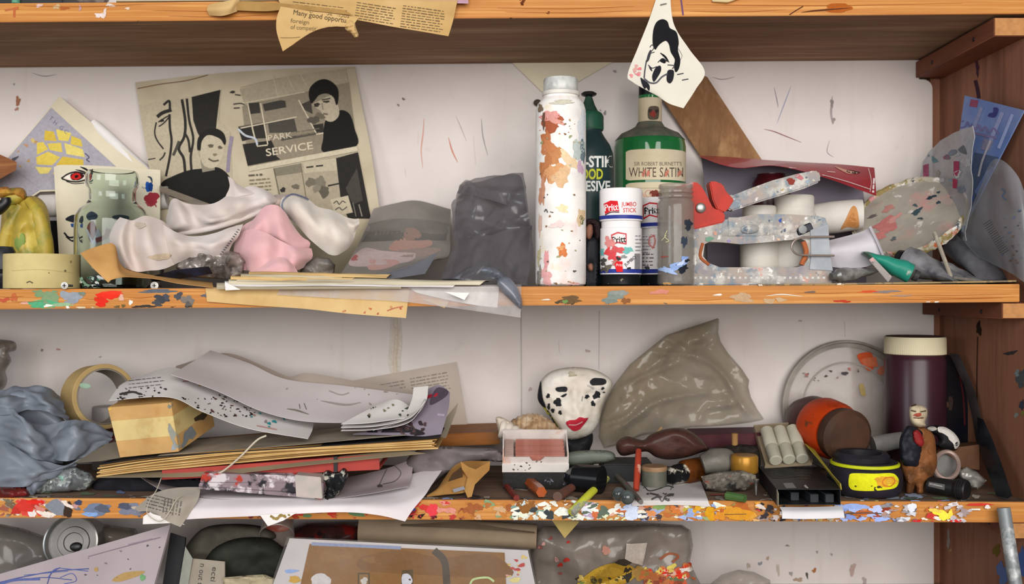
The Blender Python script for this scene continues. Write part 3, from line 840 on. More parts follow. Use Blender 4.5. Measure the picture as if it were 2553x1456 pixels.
one('rolled_paper', 'rolled white paper sheet slanting behind the tilted yellow painting', 'paper', tube([(232, 305, 0.240), (262, 335, 0.239), (330, 400, 0.2375), (400, 462, 0.236)], [0.006, 0.0085, 0.0095, 0.0095], 14, 14), paper)
one('wood_strip', 'brown wooden slat end poking in beside the tilted yellow painting', 'slat', slab([(-90, 372), (-20, 376), (42, 404), (40, 424), (0, 446), (-60, 480), (-130, 718), (-215, 718)], 0.178, 0.012), wood('mid_brown_slat', '8a5a34', '7a4a2a', '9a6a40', (6, 30, 60)))
# --- yellow rubber toy
yel = splat('yellow_rubber', 'b9a03c', [('7f8a3e', 28, .60, .08), ('c7b04e', 40, .6, .06)], 0.5, 0.05, spec=0.5)
ty = thing('rubber_toy', 'yellow rubber toy figure with orange crest behind the tape roll', 'toy', Wz(60, 0.145, zmid(60)))
mk('body', blob([(12, 505), (60, 490), (95, 492), (118, 520), (128, 580), (131, 650), (128, 716), (70, 719), (18, 717), (-2, 650), (2, 560)], 0.150, 0.028, 0.02, 45, 7,
                folds=[([(88, 505), (75, 540), (92, 575), (100, 630)], 9, 0.007), ([(45, 520), (30, 560), (22, 620), (28, 660)], 9, -0.007), ([(52, 560), (48, 600), (60, 640)], 13, 0.006), ([(30, 505), (60, 512), (84, 508)], 7, -0.005)], bumps=(30, 0.003, 3)), yel, ty)
mk('arm', tube([(72, 500, 0.132), (96, 535, 0.122), (110, 600, 0.126), (114, 665, 0.130), (106, 716, 0.134)], [0.006, 0.009, 0.0115, 0.011, 0.009], 16, 24), yel, ty)
mk('arm', tube([(52, 512, 0.136), (26, 560, 0.134), (10, 620, 0.136), (16, 690, 0.138)], [0.005, 0.008, 0.009, 0.008], 16, 20), yel, ty)
mk('head', blob([(8, 505), (2, 488), (14, 472), (40, 468), (62, 474), (66, 494), (48, 512), (24, 516)], 0.148, 0.022, 0.02, 22, 5), yel, ty)
mk('crest', blob([(-12, 478), (0, 468), (18, 466), (30, 474), (42, 468), (58, 470), (64, 484), (60, 498), (40, 492), (20, 490), (0, 494)], 0.139, 0.020, 0.01, 14, 5, bumps=(16, 0.006, 1)), mat('orange_rubber', 'c37a35', 0.5, col2='b08a3c'), ty)
mk('belly_patch', blob([(40, 580), (58, 575), (66, 595), (60, 625), (44, 632), (36, 608)], 0.122, 0.006, 0.004, 14, 5), mat('green_rubber', '8ba052', 0.5), ty)
one('black_lens', 'shiny black round object poking in beside the yellow rubber toy', 'ball', xf(lathe([(0, 0.0), (0.018, 0), (0.022, 0.008), (0.022, 0.02), (0.016, 0.026), (0.015, 0.05), (0.012, 0.056), (0, 0.057)], 28), T(Wz(8, 0.085, zmid(0))) @ R(0, 'X')), mat('black_gloss', '17171a', 0.2, var=0.1, col2='3a3a3e'))
one('black_tube', 'black bent tube end above the shiny black round object', 'tube', tube([(-40, 540, 0.1), (-5, 520, 0.1), (14, 505, 0.1), (14, 494, 0.1)], [0.008, 0.009, 0.007, 0.006], 12, 10), blackp)
# --- tape roll lying flat, white tube, dark panel
maskt = mat('masking_tape', 'cdbd86', 0.65, var=0.06, vs_=30, col2='bfae78')
def ring(ro, ri, h, n=56): return lathe([(ri, 0), (ro - 0.0006, 0), (ro, 0.0006), (ro, h - 0.0006), (ro - 0.0006, h), (ri, h), (ri, 0)], n)
tr = thing('tape_roll', 'wide roll of masking tape lying flat beside the green glass jar', 'tape roll', Wz(106, 0.062, zmid(106)))
tp = mk('tape', xf(ring(0.0465, 0.0385, 0.0445), T(Wz(106, 0.062, zmid(106)))), maskt, tr)
mk('cardboard_core', xf(ring(0.0384, 0.0365, 0.0443, 40), T(Wz(106, 0.062, zmid(106)))), mat('core_card', 'a08b62', 0.8), tr)
k = Ink(tp); k.stroke([(66, 705), (74, 702), (82, 706)], 3, '5a5240').specks(25, 650, 185, 700, 3, ['8f7f55', '6f6248', 'b09a60'], (1.5, 3), 2).stroke([(30, 675), (100, 672), (180, 680)], 1.5, 'b8a56e').build('smudges', tp, kind='stuff')
one('white_tube', 'short white plastic tube lying behind the card with drawn eyes', 'tube', tube([(104, 514, 0.216), (150, 512, 0.216), (300, 508, 0.216), (420, 492, 0.216)], 0.0165, 24), mat('white_plastic', 'd6d2cf', 0.4, var=0.05))
one('dark_panel', 'black bound book standing behind the card with drawn eyes', 'book', hexa([W(112, 719, 0.222), W(385, 719, 0.206), W(385, 719, 0.212), W(112, 719, 0.230), W(108, 550, 0.222), W(385, 550, 0.206), W(385, 550, 0.212), W(108, 550, 0.230)], 0.001), mat('black_book_cloth', '141315', 0.8))  # plain black panel upright behind the card
# --- newspaper page
def np_d(x, y): return 0.2455 - (y - 168) * 0.000075 - 0.0025 * math.sin((x - 340) / 610 * 9.4) * (y - 168) / 500
ng = sheet([[(x0 + (x1 - x0) * t, y0 + (y1 - y0) * t + bow * math.sin(math.pi * t), np_d(x0 + (x1 - x0) * t, y0 + (y1 - y0) * t)) for t in [i / 8 for i in range(9)]]
            for x0, y0, x1, y1, bow in ((337, 205, 884, 166, -8), (352, 300, 902, 262, -4), (372, 420, 924, 372, -2), (395, 560, 948, 535, 0), (410, 690, 968, 680, 0))], 90, 70, 0.0005)
npage = one('newspaper_page', 'yellowed newspaper page with black and white photographs leaning on the wall', 'newspaper', ng, newsp)
k = Ink(npage, L=7, lift=0.0005, step=1.2e-5)
k.stroke([(338, 222), (400, 210), (470, 200), (560, 175)], 2.2, '7a5a48').stroke([(600, 218), (700, 195), (890, 168)], 1.5, 'a89a80')
LP = [(346, 262), (425, 248), (480, 238), (548, 222), (540, 300), (562, 330), (570, 400), (575, 470), (560, 500), (520, 502), (402, 478), (380, 440)]
k.poly([(346, 262), (420, 250), (482, 240), (552, 224), (545, 300), (575, 330), (580, 470), (530, 506), (402, 480), (372, 400)], 'b1a68f')
k.poly([(478, 242), (550, 224), (541, 300), (538, 330), (500, 345), (492, 330), (482, 300)], '2c2a27')
k.stroke([(390, 305), (386, 330), (392, 350), (408, 372)], 4, '35322e').stroke([(392, 292), (405, 282), (428, 274)], 9, '2f2c29').stroke([(395, 305), (405, 298), (424, 288), (410, 306), (396, 316)], 3.5, '33302c')
k.blob(404, 301, 5, 4, '2c2926').stroke([(408, 262), (422, 252), (424, 272)], 6, '302d2a').stroke([(423, 285), (424, 320), (428, 350), (424, 390), (414, 440)], 6, '2e2b28')
k.stroke([(454, 248), (462, 300), (460, 340), (446, 370), (458, 395), (462, 430)], 7, '2f2c29').stroke([(466, 246), (472, 300), (482, 345), (476, 390), (478, 430)], 6, '2f2c29').stroke([(460, 330), (470, 350), (474, 380)], 6, '33302c')
k.stroke([(447, 352), (438, 375), (432, 388)], 7, '4a4640').stroke([(370, 398), (388, 395)], 3, '3a3732').stroke([(398, 400), (408, 390), (412, 380)], 4, '3a3732')
k.poly([(430, 440), (470, 425), (510, 420), (545, 418), (572, 440), (578, 470), (570, 495), (540, 508), (470, 505), (402, 478), (404, 455)], '22211f', True)
k.poly([(500, 400), (534, 400), (536, 424), (505, 430)], '8a8272')
k.poly([(497, 350), (505, 335), (530, 332), (556, 345), (560, 372), (554, 398), (540, 415), (525, 420), (508, 412), (500, 390)], 'b8ad96', True)
k.poly([(492, 372), (494, 345), (510, 326), (535, 320), (556, 330), (564, 350), (560, 362), (548, 346), (520, 337), (504, 352), (500, 376)], '262421', True)
k.blob(526, 364, 8, 4, '5f5849').blob(549, 368, 6, 4, '5f5849').blob(536, 386, 5, 4, '807562').stroke([(520, 396), (532, 402), (546, 400)], 4, '5a5144').stroke([(496, 375), (498, 392)], 3, 'a3977f')
k.stroke([(578, 340), (572, 380), (568, 430)], 9, '8a8090')
k.blob(580, 230, 7, 3, '3c3934').stroke([(586, 236), (600, 238)], 3, '3c3934').stroke([(582, 260), (600, 258), (612, 262)], 3, '46423c').stroke([(583, 270), (598, 269)], 3, '46423c')
k.poly([(598, 222), (680, 200), (760, 185), (862, 172), (870, 215), (720, 240), (610, 262)], 'a69b85')
k.poly([(604, 265), (870, 205), (890, 365), (620, 416)], '8a806e')
for p, c in [([(617, 258), (646, 255), (650, 282), (624, 285)], '3a3732'), ([(655, 260), (700, 250), (712, 252), (714, 268), (660, 278)], '403d38'), ([(594, 316), (690, 300), (690, 306), (596, 322)], '47433c'),
             ([(594, 320), (626, 314), (634, 346), (604, 352)], '2f2d2a'), ([(630, 314), (660, 310), (664, 345), (638, 346)], '33312d'), ([(668, 306), (734, 296), (742, 330), (672, 332)], '4a463f'),
             ([(752, 260), (775, 250), (780, 285), (760, 275)], '45413a'), ([(605, 360), (680, 350), (690, 390), (700, 398), (618, 414)], '2c2a27'), ([(672, 340), (800, 318), (806, 360), (690, 378)], '857b69'),
             ([(700, 345), (800, 328), (800, 334), (702, 352)], '504b43'), ([(780, 312), (806, 308), (808, 330), (786, 334)], '34312d')]: k.poly(p, c)
k.stroke([(618, 258), (632, 330), (642, 365), (668, 362)], 3, 'c9bea6', False).stroke([(650, 258), (668, 360)], 3, 'c9bea6', False).stroke([(745, 250), (790, 335), (808, 332)], 3, 'c9bea6', False)
k.stroke([(606, 258), (670, 246), (760, 230)], 2.2, 'c2b79f').stroke([(600, 320), (740, 292)], 3, 'c2b79f').stroke([(682, 190), (692, 240)], 1.8, 'bdb29b').stroke([(715, 188), (735, 228)], 1.8, 'bdb29b').stroke([(748, 184), (765, 214)], 1.8, 'bdb29b')
k.stroke([(594, 322), (612, 338), (636, 346), (642, 362)], 5, 'b5bcc4')
k.text('PARK', 668, 352, 15, 'c9bea6', -8, 60).text('SERVICE', 664, 390, 19, 'cbc0a8', -9, 118, 0.01)
k.lines(738, 330, 800, 2, 10, '6a6255', 3, -9, 3)
k.poly([(812, 300), (835, 290), (850, 275), (872, 285), (884, 320), (889, 364), (808, 380), (806, 345)], '1f1e1d', True)
k.poly([(780, 262), (800, 250), (830, 238), (842, 260), (846, 285), (836, 300), (822, 304), (808, 296), (800, 278)], 'b3a892', True)
k.poly([(770, 238), (774, 218), (792, 202), (812, 198), (832, 208), (844, 226), (843, 256), (838, 262), (832, 244), (816, 234), (796, 238), (784, 252), (776, 258)], '211f1d', True)
k.blob(814, 254, 8, 3, '3a362f').stroke([(803, 250), (824, 246)], 3, '33302a').blob(790, 262, 8, 5, '3a362f').stroke([(803, 258), (806, 275)], 3, '8a8070').stroke([(806, 284), (818, 286)], 4, '6a6052').blob(798, 290, 12, 8, '6b6355').blob(782, 300, 14, 10, '575147')
k.poly([(620, 416), (890, 365), (893, 377), (622, 428)], 'c3b8a0')
k.poly([(683, 420), (890, 380), (925, 545), (705, 545)], 'a3988380'[:6])
k.poly([(684, 420), (750, 408), (756, 430), (688, 440)], '7d7565').poly([(756, 405), (838, 395), (842, 425), (760, 432)], 'b5aa93')
k.poly([(838, 395), (893, 380), (925, 545), (868, 545), (850, 500), (842, 430)], '2a2826').poly([(862, 470), (890, 420), (905, 500), (880, 510)], '45413c')
for p in [[(764, 416), (782, 414), (782, 418), (764, 420)], [(788, 413), (806, 411), (806, 415), (788, 417)], [(818, 462), (846, 456), (846, 460), (818, 466)]]: k.poly(p, '33312d')
k.blob(775, 455, 12, 12, '6f675a').blob(800, 455, 14, 14, '7a7263').blob(808, 478, 14, 14, '5f584d').blob(790, 470, 10, 10, '837a6a').blob(738, 466, 9, 7, '6a6356').blob(706, 474, 7, 6, '34312d')
k.poly([(824, 498), (868, 488), (880, 530), (836, 540)], 'b9ae97').stroke([(832, 508), (840, 502), (846, 510), (854, 502), (862, 506)], 2.5, '4a463f').stroke([(836, 524), (846, 518), (854, 524), (866, 516)], 2.5, '4a463f')
k.stroke([(683, 420), (705, 520)], 2, '55503f').stroke([(750, 408), (768, 520)], 2, '6f6654').stroke([(895, 510), (903, 540)], 3, '8a8378').stroke([(880, 505), (888, 540)], 2, '7a746a')
k.lines(620, 438, 656, 1, 8, '5a5346', 5, -4, 8).lines(622, 450, 676, 8, 9, '7d745f', 3, -5, 5)
k.build('printed_photographs', npage)
# --- grey slat and wedge under the rags
one('wood_strip', 'dull grey wooden slat slanting below the newspaper photograph', 'slat', hexa([W(398, 478, 0.175), W(398, 462, 0.175), W(398, 462, 0.19), W(398, 478, 0.19), W(560, 540, 0.15), W(560, 522, 0.15), W(560, 522, 0.165), W(560, 540, 0.165)], 0.0006), wood('grey_slat_wood', '6d6357', '7b7164', '5a5147', (8, 40, 40)))
# --- card with drawn faces
ec = one('drawing_card', 'cream card drawn with a red eye, blue eyes and lips behind the jar', 'drawing',
         sheet([[(134, 416, 0.196), (160, 411, 0.194), (280, 415, 0.193), (400, 424, 0.196)], [(140, 520, 0.188), (165, 520, 0.187), (280, 520, 0.186), (399, 524, 0.188)], [(152, 719, 0.174), (180, 719, 0.173), (290, 719, 0.172), (397, 719, 0.174)]], 24, 16, 0.0022), mat('ivory_card', 'd9d0b8', 0.7, var=0.05, vs_=14))
k = Ink(ec, L=12, lift=0.0004)
k.poly([(155, 441), (172, 432), (195, 430), (216, 437), (205, 448), (180, 449)], 'e6dfd2', True).blob(192, 440, 17, 10, '3a1512', 0, 0.1).blob(190, 440, 13, 8, 'c02622', 0, 0.15).blob(191, 440, 5, 4, '2a0e0c')
k.stroke([(153, 445), (170, 434), (190, 429), (214, 434)], 4, '242122').stroke([(155, 446), (175, 452), (195, 453), (215, 448)], 3.5, '242122').stroke([(165, 452), (185, 458), (210, 456)], 2, '2a2728').stroke([(188, 423), (205, 427), (218, 432)], 4, '242122', taper=True).stroke([(200, 416), (214, 422), (224, 430)], 5, '1f1d1e', taper=True)
k.build('drawn_red_eye', ec); k = Ink(ec, L=12, lift=0.0004)
k.stroke([(368, 440), (376, 444), (380, 456)], 5, '3a4048', taper=True).blob(371, 466, 10, 11, '1d4f9e').blob(375, 466, 7, 10, '173a78').stroke([(354, 466), (360, 470)], 3, '9aa0a0')
k.blob(378, 496, 19, 16, '96303a').stroke([(368, 508), (376, 514), (386, 510), (390, 516)], 3, '9c3a42').stroke([(362, 504), (372, 512)], 3, 'a04a50')
k.build('drawn_blue_eye', ec); k = Ink(ec, L=12, lift=0.0004)
k.poly([(163, 546), (180, 536), (192, 538), (192, 552), (176, 552)], '22252c', True).poly([(176, 558), (192, 556), (192, 568), (178, 566)], '2b4c8c').stroke([(165, 548), (190, 556)], 3, '22252c')
k.stroke([(160, 580), (172, 592), (192, 590)], 4.5, '1f1d1e').stroke([(165, 590), (178, 600), (192, 604)], 3.5, '1f1d1e').stroke([(178, 600), (192, 598)], 2.5, '1f1d1e')
k.build('drawn_lips', ec); k = Ink(ec, L=12, lift=0.0004)
k.poly([(205, 536), (222, 528), (240, 536), (236, 546), (214, 548)], '3a4456', True).stroke([(206, 540), (238, 538)], 3, '252a34').poly([(280, 540), (300, 536), (324, 540), (318, 550), (290, 550)], '3d4a52', True)
k.poly([(212, 560), (230, 552), (240, 590), (222, 604), (210, 580)], '8a4a44', True).poly([(205, 570), (220, 600), (236, 610), (250, 590), (240, 570), (228, 600), (214, 575)], 'cfcfe0', True).stroke([(236, 600), (262, 590), (270, 570)], 12, '8a4a4a')
k.build('drawn_small_faces', ec, kind='stuff')
# --- green glass jar
gj = thing('glass_jar', 'large empty greenish glass jar with a thick lip and wide neck', 'jar', Wz(280, 0.110, zmid(280)))
s = sc(0.110)
gl = glass('green_jar_glass', 'eef7f2', 0.02, 1.33)
def jar_prof(rows, wall): 
    out = [(r * s, z * s) for r, z in rows]
    inn = [(max(0.0, r * s - wall), z * s) for r, z in rows]
    inn[0] = (inn[0][0], inn[0][1] + wall * 1.6)
    return [(0, 0)] + out + inn[::-1] + [(0, wall * 1.6)]
rows = [(84, 0), (88, 4), (89, 12), (89, 150), (87, 178), (78, 196), (62, 209), (56, 218), (56, 244), (60, 252), (63, 262), (63, 280), (60, 288), (56, 292)]
mk('glass_body', xf(lathe(jar_prof(rows, 0.0032), 56), T(Wz(280, 0.110, zmid(280)))), gl, gj)
k = Ink(gj.children[0], L=8)
k.stroke([(205, 700), (220, 712), (250, 714)], 6, '7fa58c').specks(200, 690, 250, 716, 14, ['3d6a50', '29303a', '8fb59a', 'd5dcd8'], (2, 6), 3)
k.blob(232, 694, 8, 6, '2a2f36').blob(222, 700, 6, 9, '47403a').build('paint_smears', gj, kind='stuff')
# --- brown paper folded and sheets below the rags (a pile of papers)
zp = zmid(600)
mancol = mat('brown_wrapping_paper', 'b98a52', 0.8, var=0.1, vs_=25, col2='c79a60')
one('folded_brown_paper', 'folded brown wrapping paper with an upturned end in front of the jar', 'paper',
    sheet([[(200, 632, -0.012), (232, 618, 0.0), (282, 608, 0.012), (300, 655, 0.02), (330, 676, 0.05), (420, 690, 0.06), (530, 704, 0.06)],
           [(232, 668, -0.022), (258, 662, -0.016), (290, 655, -0.006), (305, 678, 0.0), (350, 682, 0.02), (430, 694, 0.02), (530, 708, 0.02)],
           [(270, 705, -0.022), (274, 700, -0.022), (284, 695, -0.021), (320, 690, -0.020), (380, 694, -0.012), (440, 706, -0.010), (532, 716, -0.010)]], 50, 16, 0.0005, (9, 0.0006, 2)), mancol)
def leaf(name, label, cat, x0, x1, z0, z1, df, db, m, y0=None, droop=0.0, group=None, sag=0.0, skew=0.0, crum=None, xb=0.0):
    """paper lying flat: front edge from x0 to x1 at depth df, heights z0, z1; it may droop over the shelf front"""
    xm = (x0 + x1) / 2
    rows = [[Wz(x0 + xb, db, z0), Wz(xm + xb, db, (z0 + z1) / 2), Wz(x1 + xb, db, z1)],
            [Wz(x0 + xb / 2, (df + db) / 2, z0), Wz(xm + xb / 2, (df + db) / 2, (z0 + z1) / 2 + sag), Wz(x1 + xb / 2, (df + db) / 2, z1)],
            [Wz(x0, max(df, 0.002), z0), Wz(xm, max(df, 0.002), (z0 + z1) / 2 + sag), Wz(x1 - skew / 2, max(df, 0.002), z1)],
            [Wz(x0, df, z0 - droop), Wz(xm, df - 0.004, (z0 + z1) / 2 + sag - droop), Wz(x1 - skew, df, z1 - droop)]]
    return one(name, label, cat, sheet(rows, 30, 16, 0.00045, crum), m, group)
def hang(name, label, cat, pts_top, pts_bot, db, m, df=-0.0035, group=None, th=0.0004, crum=None, zo=0.0):
    """paper lying on the shelf whose front hangs down over the edge: outline given at the front"""
    top = [(x, y, db) for x, y in pts_top]
    r0 = [Wz(p[0], db, zmid(p[0]) + 0.0003 + zo) for p in pts_top]
    r1 = [Wz(p[0], 0.05, zmid(p[0]) + 0.0003 + zo) for p in pts_top]
    r2 = [Wz(p[0], 0.0005 + df * 0.4, zmid(p[0]) + 0.0004 + zo) for p in pts_top]
    r3 = [(p[0] * .7 + q[0] * .3, p[1] * .7 + q[1] * .3, df) for p, q in zip(pts_top, pts_bot)]
    r4 = [(q[0], q[1], df - 0.001) for q in pts_bot]
    return one(name, label, cat, sheet([r0, r1, r2, r3, r4], 40, 18, th, crum), m, group)
env = hang('cream_envelope', 'torn cream envelope hanging over the middle plank below the rags', 'envelope',
           [(512, 716), (640, 716), (760, 715), (880, 715), (1022, 714)], [(516, 752), (640, 762), (760, 770), (870, 782), (1012, 793)], 0.16, manila, -0.003)
k = Ink(env); k.specks(845, 766, 1000, 788, 9, ['b5674a', 'a55a44', 'c08a60'], (1.5, 4), 4).stroke([(965, 775), (985, 768), (1005, 764)], 3, 'b06a50').build('stains', env, kind='stuff')
slv = hang('plastic_sleeve', 'clear plastic sleeve drooping over the edge beside the grey bag', 'plastic sleeve',
           [(700, 714), (850, 713), (1000, 712), (1150, 711), (1300, 709)], [(690, 735), (850, 744), (1000, 752), (1160, 772), (1298, 792)], 0.15, film('smoky_clear_film', 'b5adac', 0.15, 0.42, 0.2, 25), -0.0062, zo=0.0016)
hang('paper_sheet', 'white sheet with a corner hanging below the grey plastic bag', 'paper', [(1010, 713), (1090, 712), (1180, 711), (1245, 710)], [(1040, 730), (1100, 744), (1180, 760), (1240, 767)], 0.15, paper, -0.0046, zo=0.0008)
one('envelope_flap', 'small orange envelope corner sticking out under the papers', 'envelope', slab([(1050, 745), (1120, 752), (1108, 768)], -0.0030, 0.0004), manila)
zz = zmid(800) + 0.0048
for i, (x0, x1, m, df, nm, lb) in enumerate([(540, 1000, newsp, 0.004, 'newspaper_sheet', 'newspaper sheet at the bottom of the paper pile under the pink rag'),
                                    (560, 1165, paper, -0.006, 'paper_sheet', 'white sheet with a curled corner in the pile under the pink rag'),
                                    (570, 1230, cream, 0.006, 'manila_sheet', 'manila sheet reaching furthest towards the grey bag in the pile'),
                                    (590, 1010, newsp, 0.002, 'newspaper_sheet', 'folded newsprint sheet in the pile below the picture sleeve'),
                                    (575, 900, manila, 0.004, 'manila_sheet', 'short brown sheet high in the pile below the pink rag'),
                                    (600, 870, newsp, 0.01, 'newspaper_sheet', 'topmost newsprint sheet of the pile under the pink rag'),
                                    (620, 985, manila, 0.02, 'manila_sheet', 'brown card sheet lying on the pile behind the picture sleeve')]):
    leaf(nm, lb, 'paper', x0, x1, zz + i * 0.0024, zz + i * 0.0018, -0.0155 + i * 0.0022, 0.16, m, sag=0.001 if i % 2 else 0.0003, droop=0.0068 - i * 0.0004, skew=(i * 37 % 40), crum=(7, 0.0010, i))
one('paper_corner', 'upturned white paper corner at the front of the pile under the pink rag', 'paper', slab([(561, 703), (600, 722), (562, 724)], -0.019, 0.0004, (0.0001, 0)), paper)
one('paper_corner', 'pale paper corner poking out below the grey plastic bag', 'paper', slab([(1110, 728), (1170, 730), (1158, 748)], -0.018, 0.0004), paper)
# --- rags
wcloth = mat('white_cotton_rag', 'd3c9c6', 0.9, var=0.05, vs_=14, spec=0.1, col2='c3b5ab', bmp=0.15, bs=700, sheen=0.3)
def layer(parent, rows, m, nu=36, nv=22, th=0.0022, name='folded_layer', crum=(11, 0.0022)): return mk(name, sheet(rows, nu, nv, th, (crum[0], crum[1], len(rows) + nu + len(rows[0]) * 3 + int(rows[0][0][0]) % 17)), m, parent, 60)
rg = thing('white_rag', 'crumpled white cotton rag bundle nearest the green glass jar', 'rag', W(420, 678, 0.05))
mk('back_layer', blob([(280, 590), (290, 556), (302, 546), (330, 553), (362, 545), (398, 553), (420, 566), (450, 585), (500, 588), (560, 574), (596, 562), (586, 596), (564, 624), (535, 634), (490, 636), (450, 646), (420, 662), (352, 668), (318, 664), (300, 650), (288, 615)], 0.058, 0.010, 0.004, 14, 6), wcloth, rg)
ra = layer(rg, [[(300, 542, .052), (316, 546, .040), (332, 549, .046), (362, 540, .040), (398, 548, .046), (424, 566, .056)],
                [(284, 566, .048), (304, 574, .024), (330, 580, .036), (362, 572, .020), (398, 584, .030), (436, 592, .048)],
                [(272, 596, .046), (300, 606, .018), (330, 616, .034), (366, 608, .014), (404, 614, .028), (446, 616, .046)],
                [(286, 634, .050), (310, 642, .022), (336, 648, .036), (372, 640, .016), (412, 640, .028), (452, 640, .046)],
                [(306, 668, .054), (322, 672, .034), (346, 678, .036), (376, 674, .026), (416, 668, .032), (456, 650, .048)]], wcloth)
rb_ = layer(rg, [[(396, 552, .052), (430, 574, .036), (470, 588, .040), (520, 586, .032), (566, 570, .040), (606, 558, .050)],
                 [(404, 586, .040), (440, 600, .018), (480, 604, .026), (526, 604, .014), (564, 592, .024), (598, 580, .040)],
                 [(416, 624, .036), (450, 622, .016), (490, 622, .024), (528, 622, .014), (560, 612, .024), (586, 602, .040)],
                 [(424, 664, .048), (456, 650, .030), (496, 640, .032), (530, 640, .026), (556, 634, .030), (572, 626, .042)]], wcloth)
k = Ink([ra, rb_], L=4, lift=0.0006, step=2e-5)
for i in range(12): x = 552 + i * 4; y = 634 - i * 5.4; k.stroke([(x - 4, y - 2), (x + 1, y)], 1.8, '4a5560', False)
k.blob(350, 562, 14, 7, 'bfb0a0').blob(400, 640, 26, 8, 'c2b097').build('stitching', rb_, kind='stuff')
r2 = thing('white_rag', 'long white cotton rag draped across above the pink rag', 'rag', W(550, 580, 0.1))
mk('back_layer', blob([(416, 556), (422, 522), (436, 502), (452, 505), (482, 516), (530, 512), (565, 496), (580, 470), (572, 444), (582, 448), (600, 466), (640, 471), (670, 480), (686, 496), (676, 510), (640, 526), (600, 540), (560, 551), (500, 570), (450, 578), (432, 574)], 0.112, 0.008, 0.01, 12, 6), wcloth, r2)
layer(r2, [[(412, 546, .106), (432, 497, .100), (462, 505, .092), (500, 512, .096), (540, 504, .088), (576, 482, .094), (616, 466, .100), (660, 474, .098), (692, 496, .108)],
           [(414, 562, .092), (444, 528, .074), (478, 534, .084), (514, 538, .070), (552, 526, .080), (592, 504, .070), (630, 490, .084), (664, 490, .080), (690, 500, .100)],
           [(420, 574, .088), (456, 556, .070), (490, 556, .080), (526, 552, .066), (562, 540, .076), (600, 524, .068), (638, 510, .080), (668, 504, .082), (688, 506, .100)],
           [(432, 584, .098), (466, 578, .084), (500, 572, .086), (534, 564, .078), (568, 554, .082), (604, 543, .078), (640, 530, .086), (668, 518, .090), (684, 512, .102)]], wcloth, 60, 24)
layer(r2, [[(568, 440, .104), (584, 450, .098), (606, 464, .100)], [(572, 466, .092), (592, 474, .084), (622, 474, .092)], [(564, 494, .092), (596, 490, .080), (640, 484, .090)]], wcloth, 18, 14)
mk('rolled_hem', tube([(430, 585, .094), (470, 580, .084), (520, 571, .080), (575, 556, .080), (630, 536, .084), (682, 514, .098)], [.002, .0036, .0040, .0040, .0034, .002], 10, 40), wcloth, r2)
one('beige_rag', 'small beige rag end between the white rag and the cream sock', 'rag', blob([(670, 492), (700, 484), (726, 488), (735, 506), (712, 530), (684, 528), (664, 514)], 0.125, 0.025, 0.02, 22, 6, bumps=(16, 0.006, 4)), mat('beige_cloth', 'b8a79e', 0.9, col2='a5948a', sheen=0.2))
pinkc = mat('pink_cotton', 'ddb0b2', 0.9, var=0.05, vs_=20, spec=0.1, col2='d0a0a4', bmp=0.15, bs=700, sheen=0.3)
pk = thing('pink_rag', 'crumpled pale pink cotton rag on the pile of papers', 'rag', W(680, 700, 0.05))
mk('back_layer', blob([(604, 576), (610, 560), (642, 542), (662, 522), (690, 518), (708, 532), (716, 552), (742, 582), (766, 604), (774, 628), (766, 652), (745, 670), (716, 692), (690, 694), (640, 684), (600, 662), (588, 648), (590, 628), (592, 600)], 0.074, 0.010, 0.01, 14, 6), pinkc, pk)
layer(pk, [[(604, 566, .074), (630, 545, .062), (660, 517, .060), (690, 513, .056), (714, 532, .062), (724, 556, .074)],
           [(596, 578, .066), (632, 562, .046), (664, 548, .050), (694, 550, .042), (722, 562, .050), (744, 582, .068)],
           [(592, 596, .064), (632, 584, .044), (668, 580, .050), (702, 590, .038), (732, 600, .048), (770, 604, .068)],
           [(600, 610, .066), (640, 600, .052), (676, 600, .054), (706, 612, .046), (738, 624, .052), (768, 620, .066)]], pinkc)
layer(pk, [[(592, 584, .058), (628, 570, .040), (664, 580, .030), (700, 600, .036), (736, 616, .034), (776, 620, .060)],
           [(584, 612, .056), (622, 602, .030), (660, 610, .022), (698, 626, .032), (736, 636, .024), (780, 634, .056)],
           [(584, 642, .058), (620, 638, .028), (660, 642, .020), (698, 652, .028), (734, 654, .022), (772, 652, .056)],
           [(598, 668, .060), (630, 676, .036), (666, 680, .026), (700, 686, .030), (730, 678, .030), (756, 668, .056)]], pinkc)
layer(pk, [[(622, 678, .040), (650, 660, .026), (682, 645, .018), (710, 642, .018), (726, 652, .026)],
           [(630, 686, .032), (658, 672, .014), (690, 660, .008), (718, 660, .010), (738, 668, .022)],
           [(640, 693, .034), (668, 688, .014), (694, 680, .006), (722, 680, .008), (750, 690, .020)]], pinkc, 30, 14)
layer(pk, [[(664, 688, .030), (690, 682, .018), (716, 684, .018), (740, 684, .024)], [(672, 696, .024), (694, 697, .010), (716, 697, .010), (742, 690, .018)], [(684, 701, .030), (700, 702, .020), (716, 700, .020), (736, 694, .026)]], pinkc, 18, 12)
layer(pk, [[(584, 630, .060), (598, 628, .046), (612, 634, .050)], [(580, 650, .058), (598, 652, .038), (616, 656, .046)], [(590, 668, .060), (604, 672, .046), (618, 676, .050)]], pinkc, 14, 12)
sock = thing('cotton_sock', 'cream cotton sock with a blue stitched hem resting on the pink rag', 'sock', W(800, 640, 0.1))
creamc = mat('cream_cotton', 'd8d0c6', 0.9, var=0.05, vs_=20, col2='cabfb4', bmp=0.15, bs=700, sheen=0.3)
mk('back_layer', blob([(704, 510), (710, 496), (724, 488), (750, 493), (778, 503), (800, 524), (830, 530), (860, 544), (882, 556), (878, 572), (880, 590), (868, 610), (854, 624), (830, 632), (800, 622), (772, 596), (750, 570), (726, 543), (706, 526)], 0.104, 0.010, 0.01, 14, 6), creamc, sock)
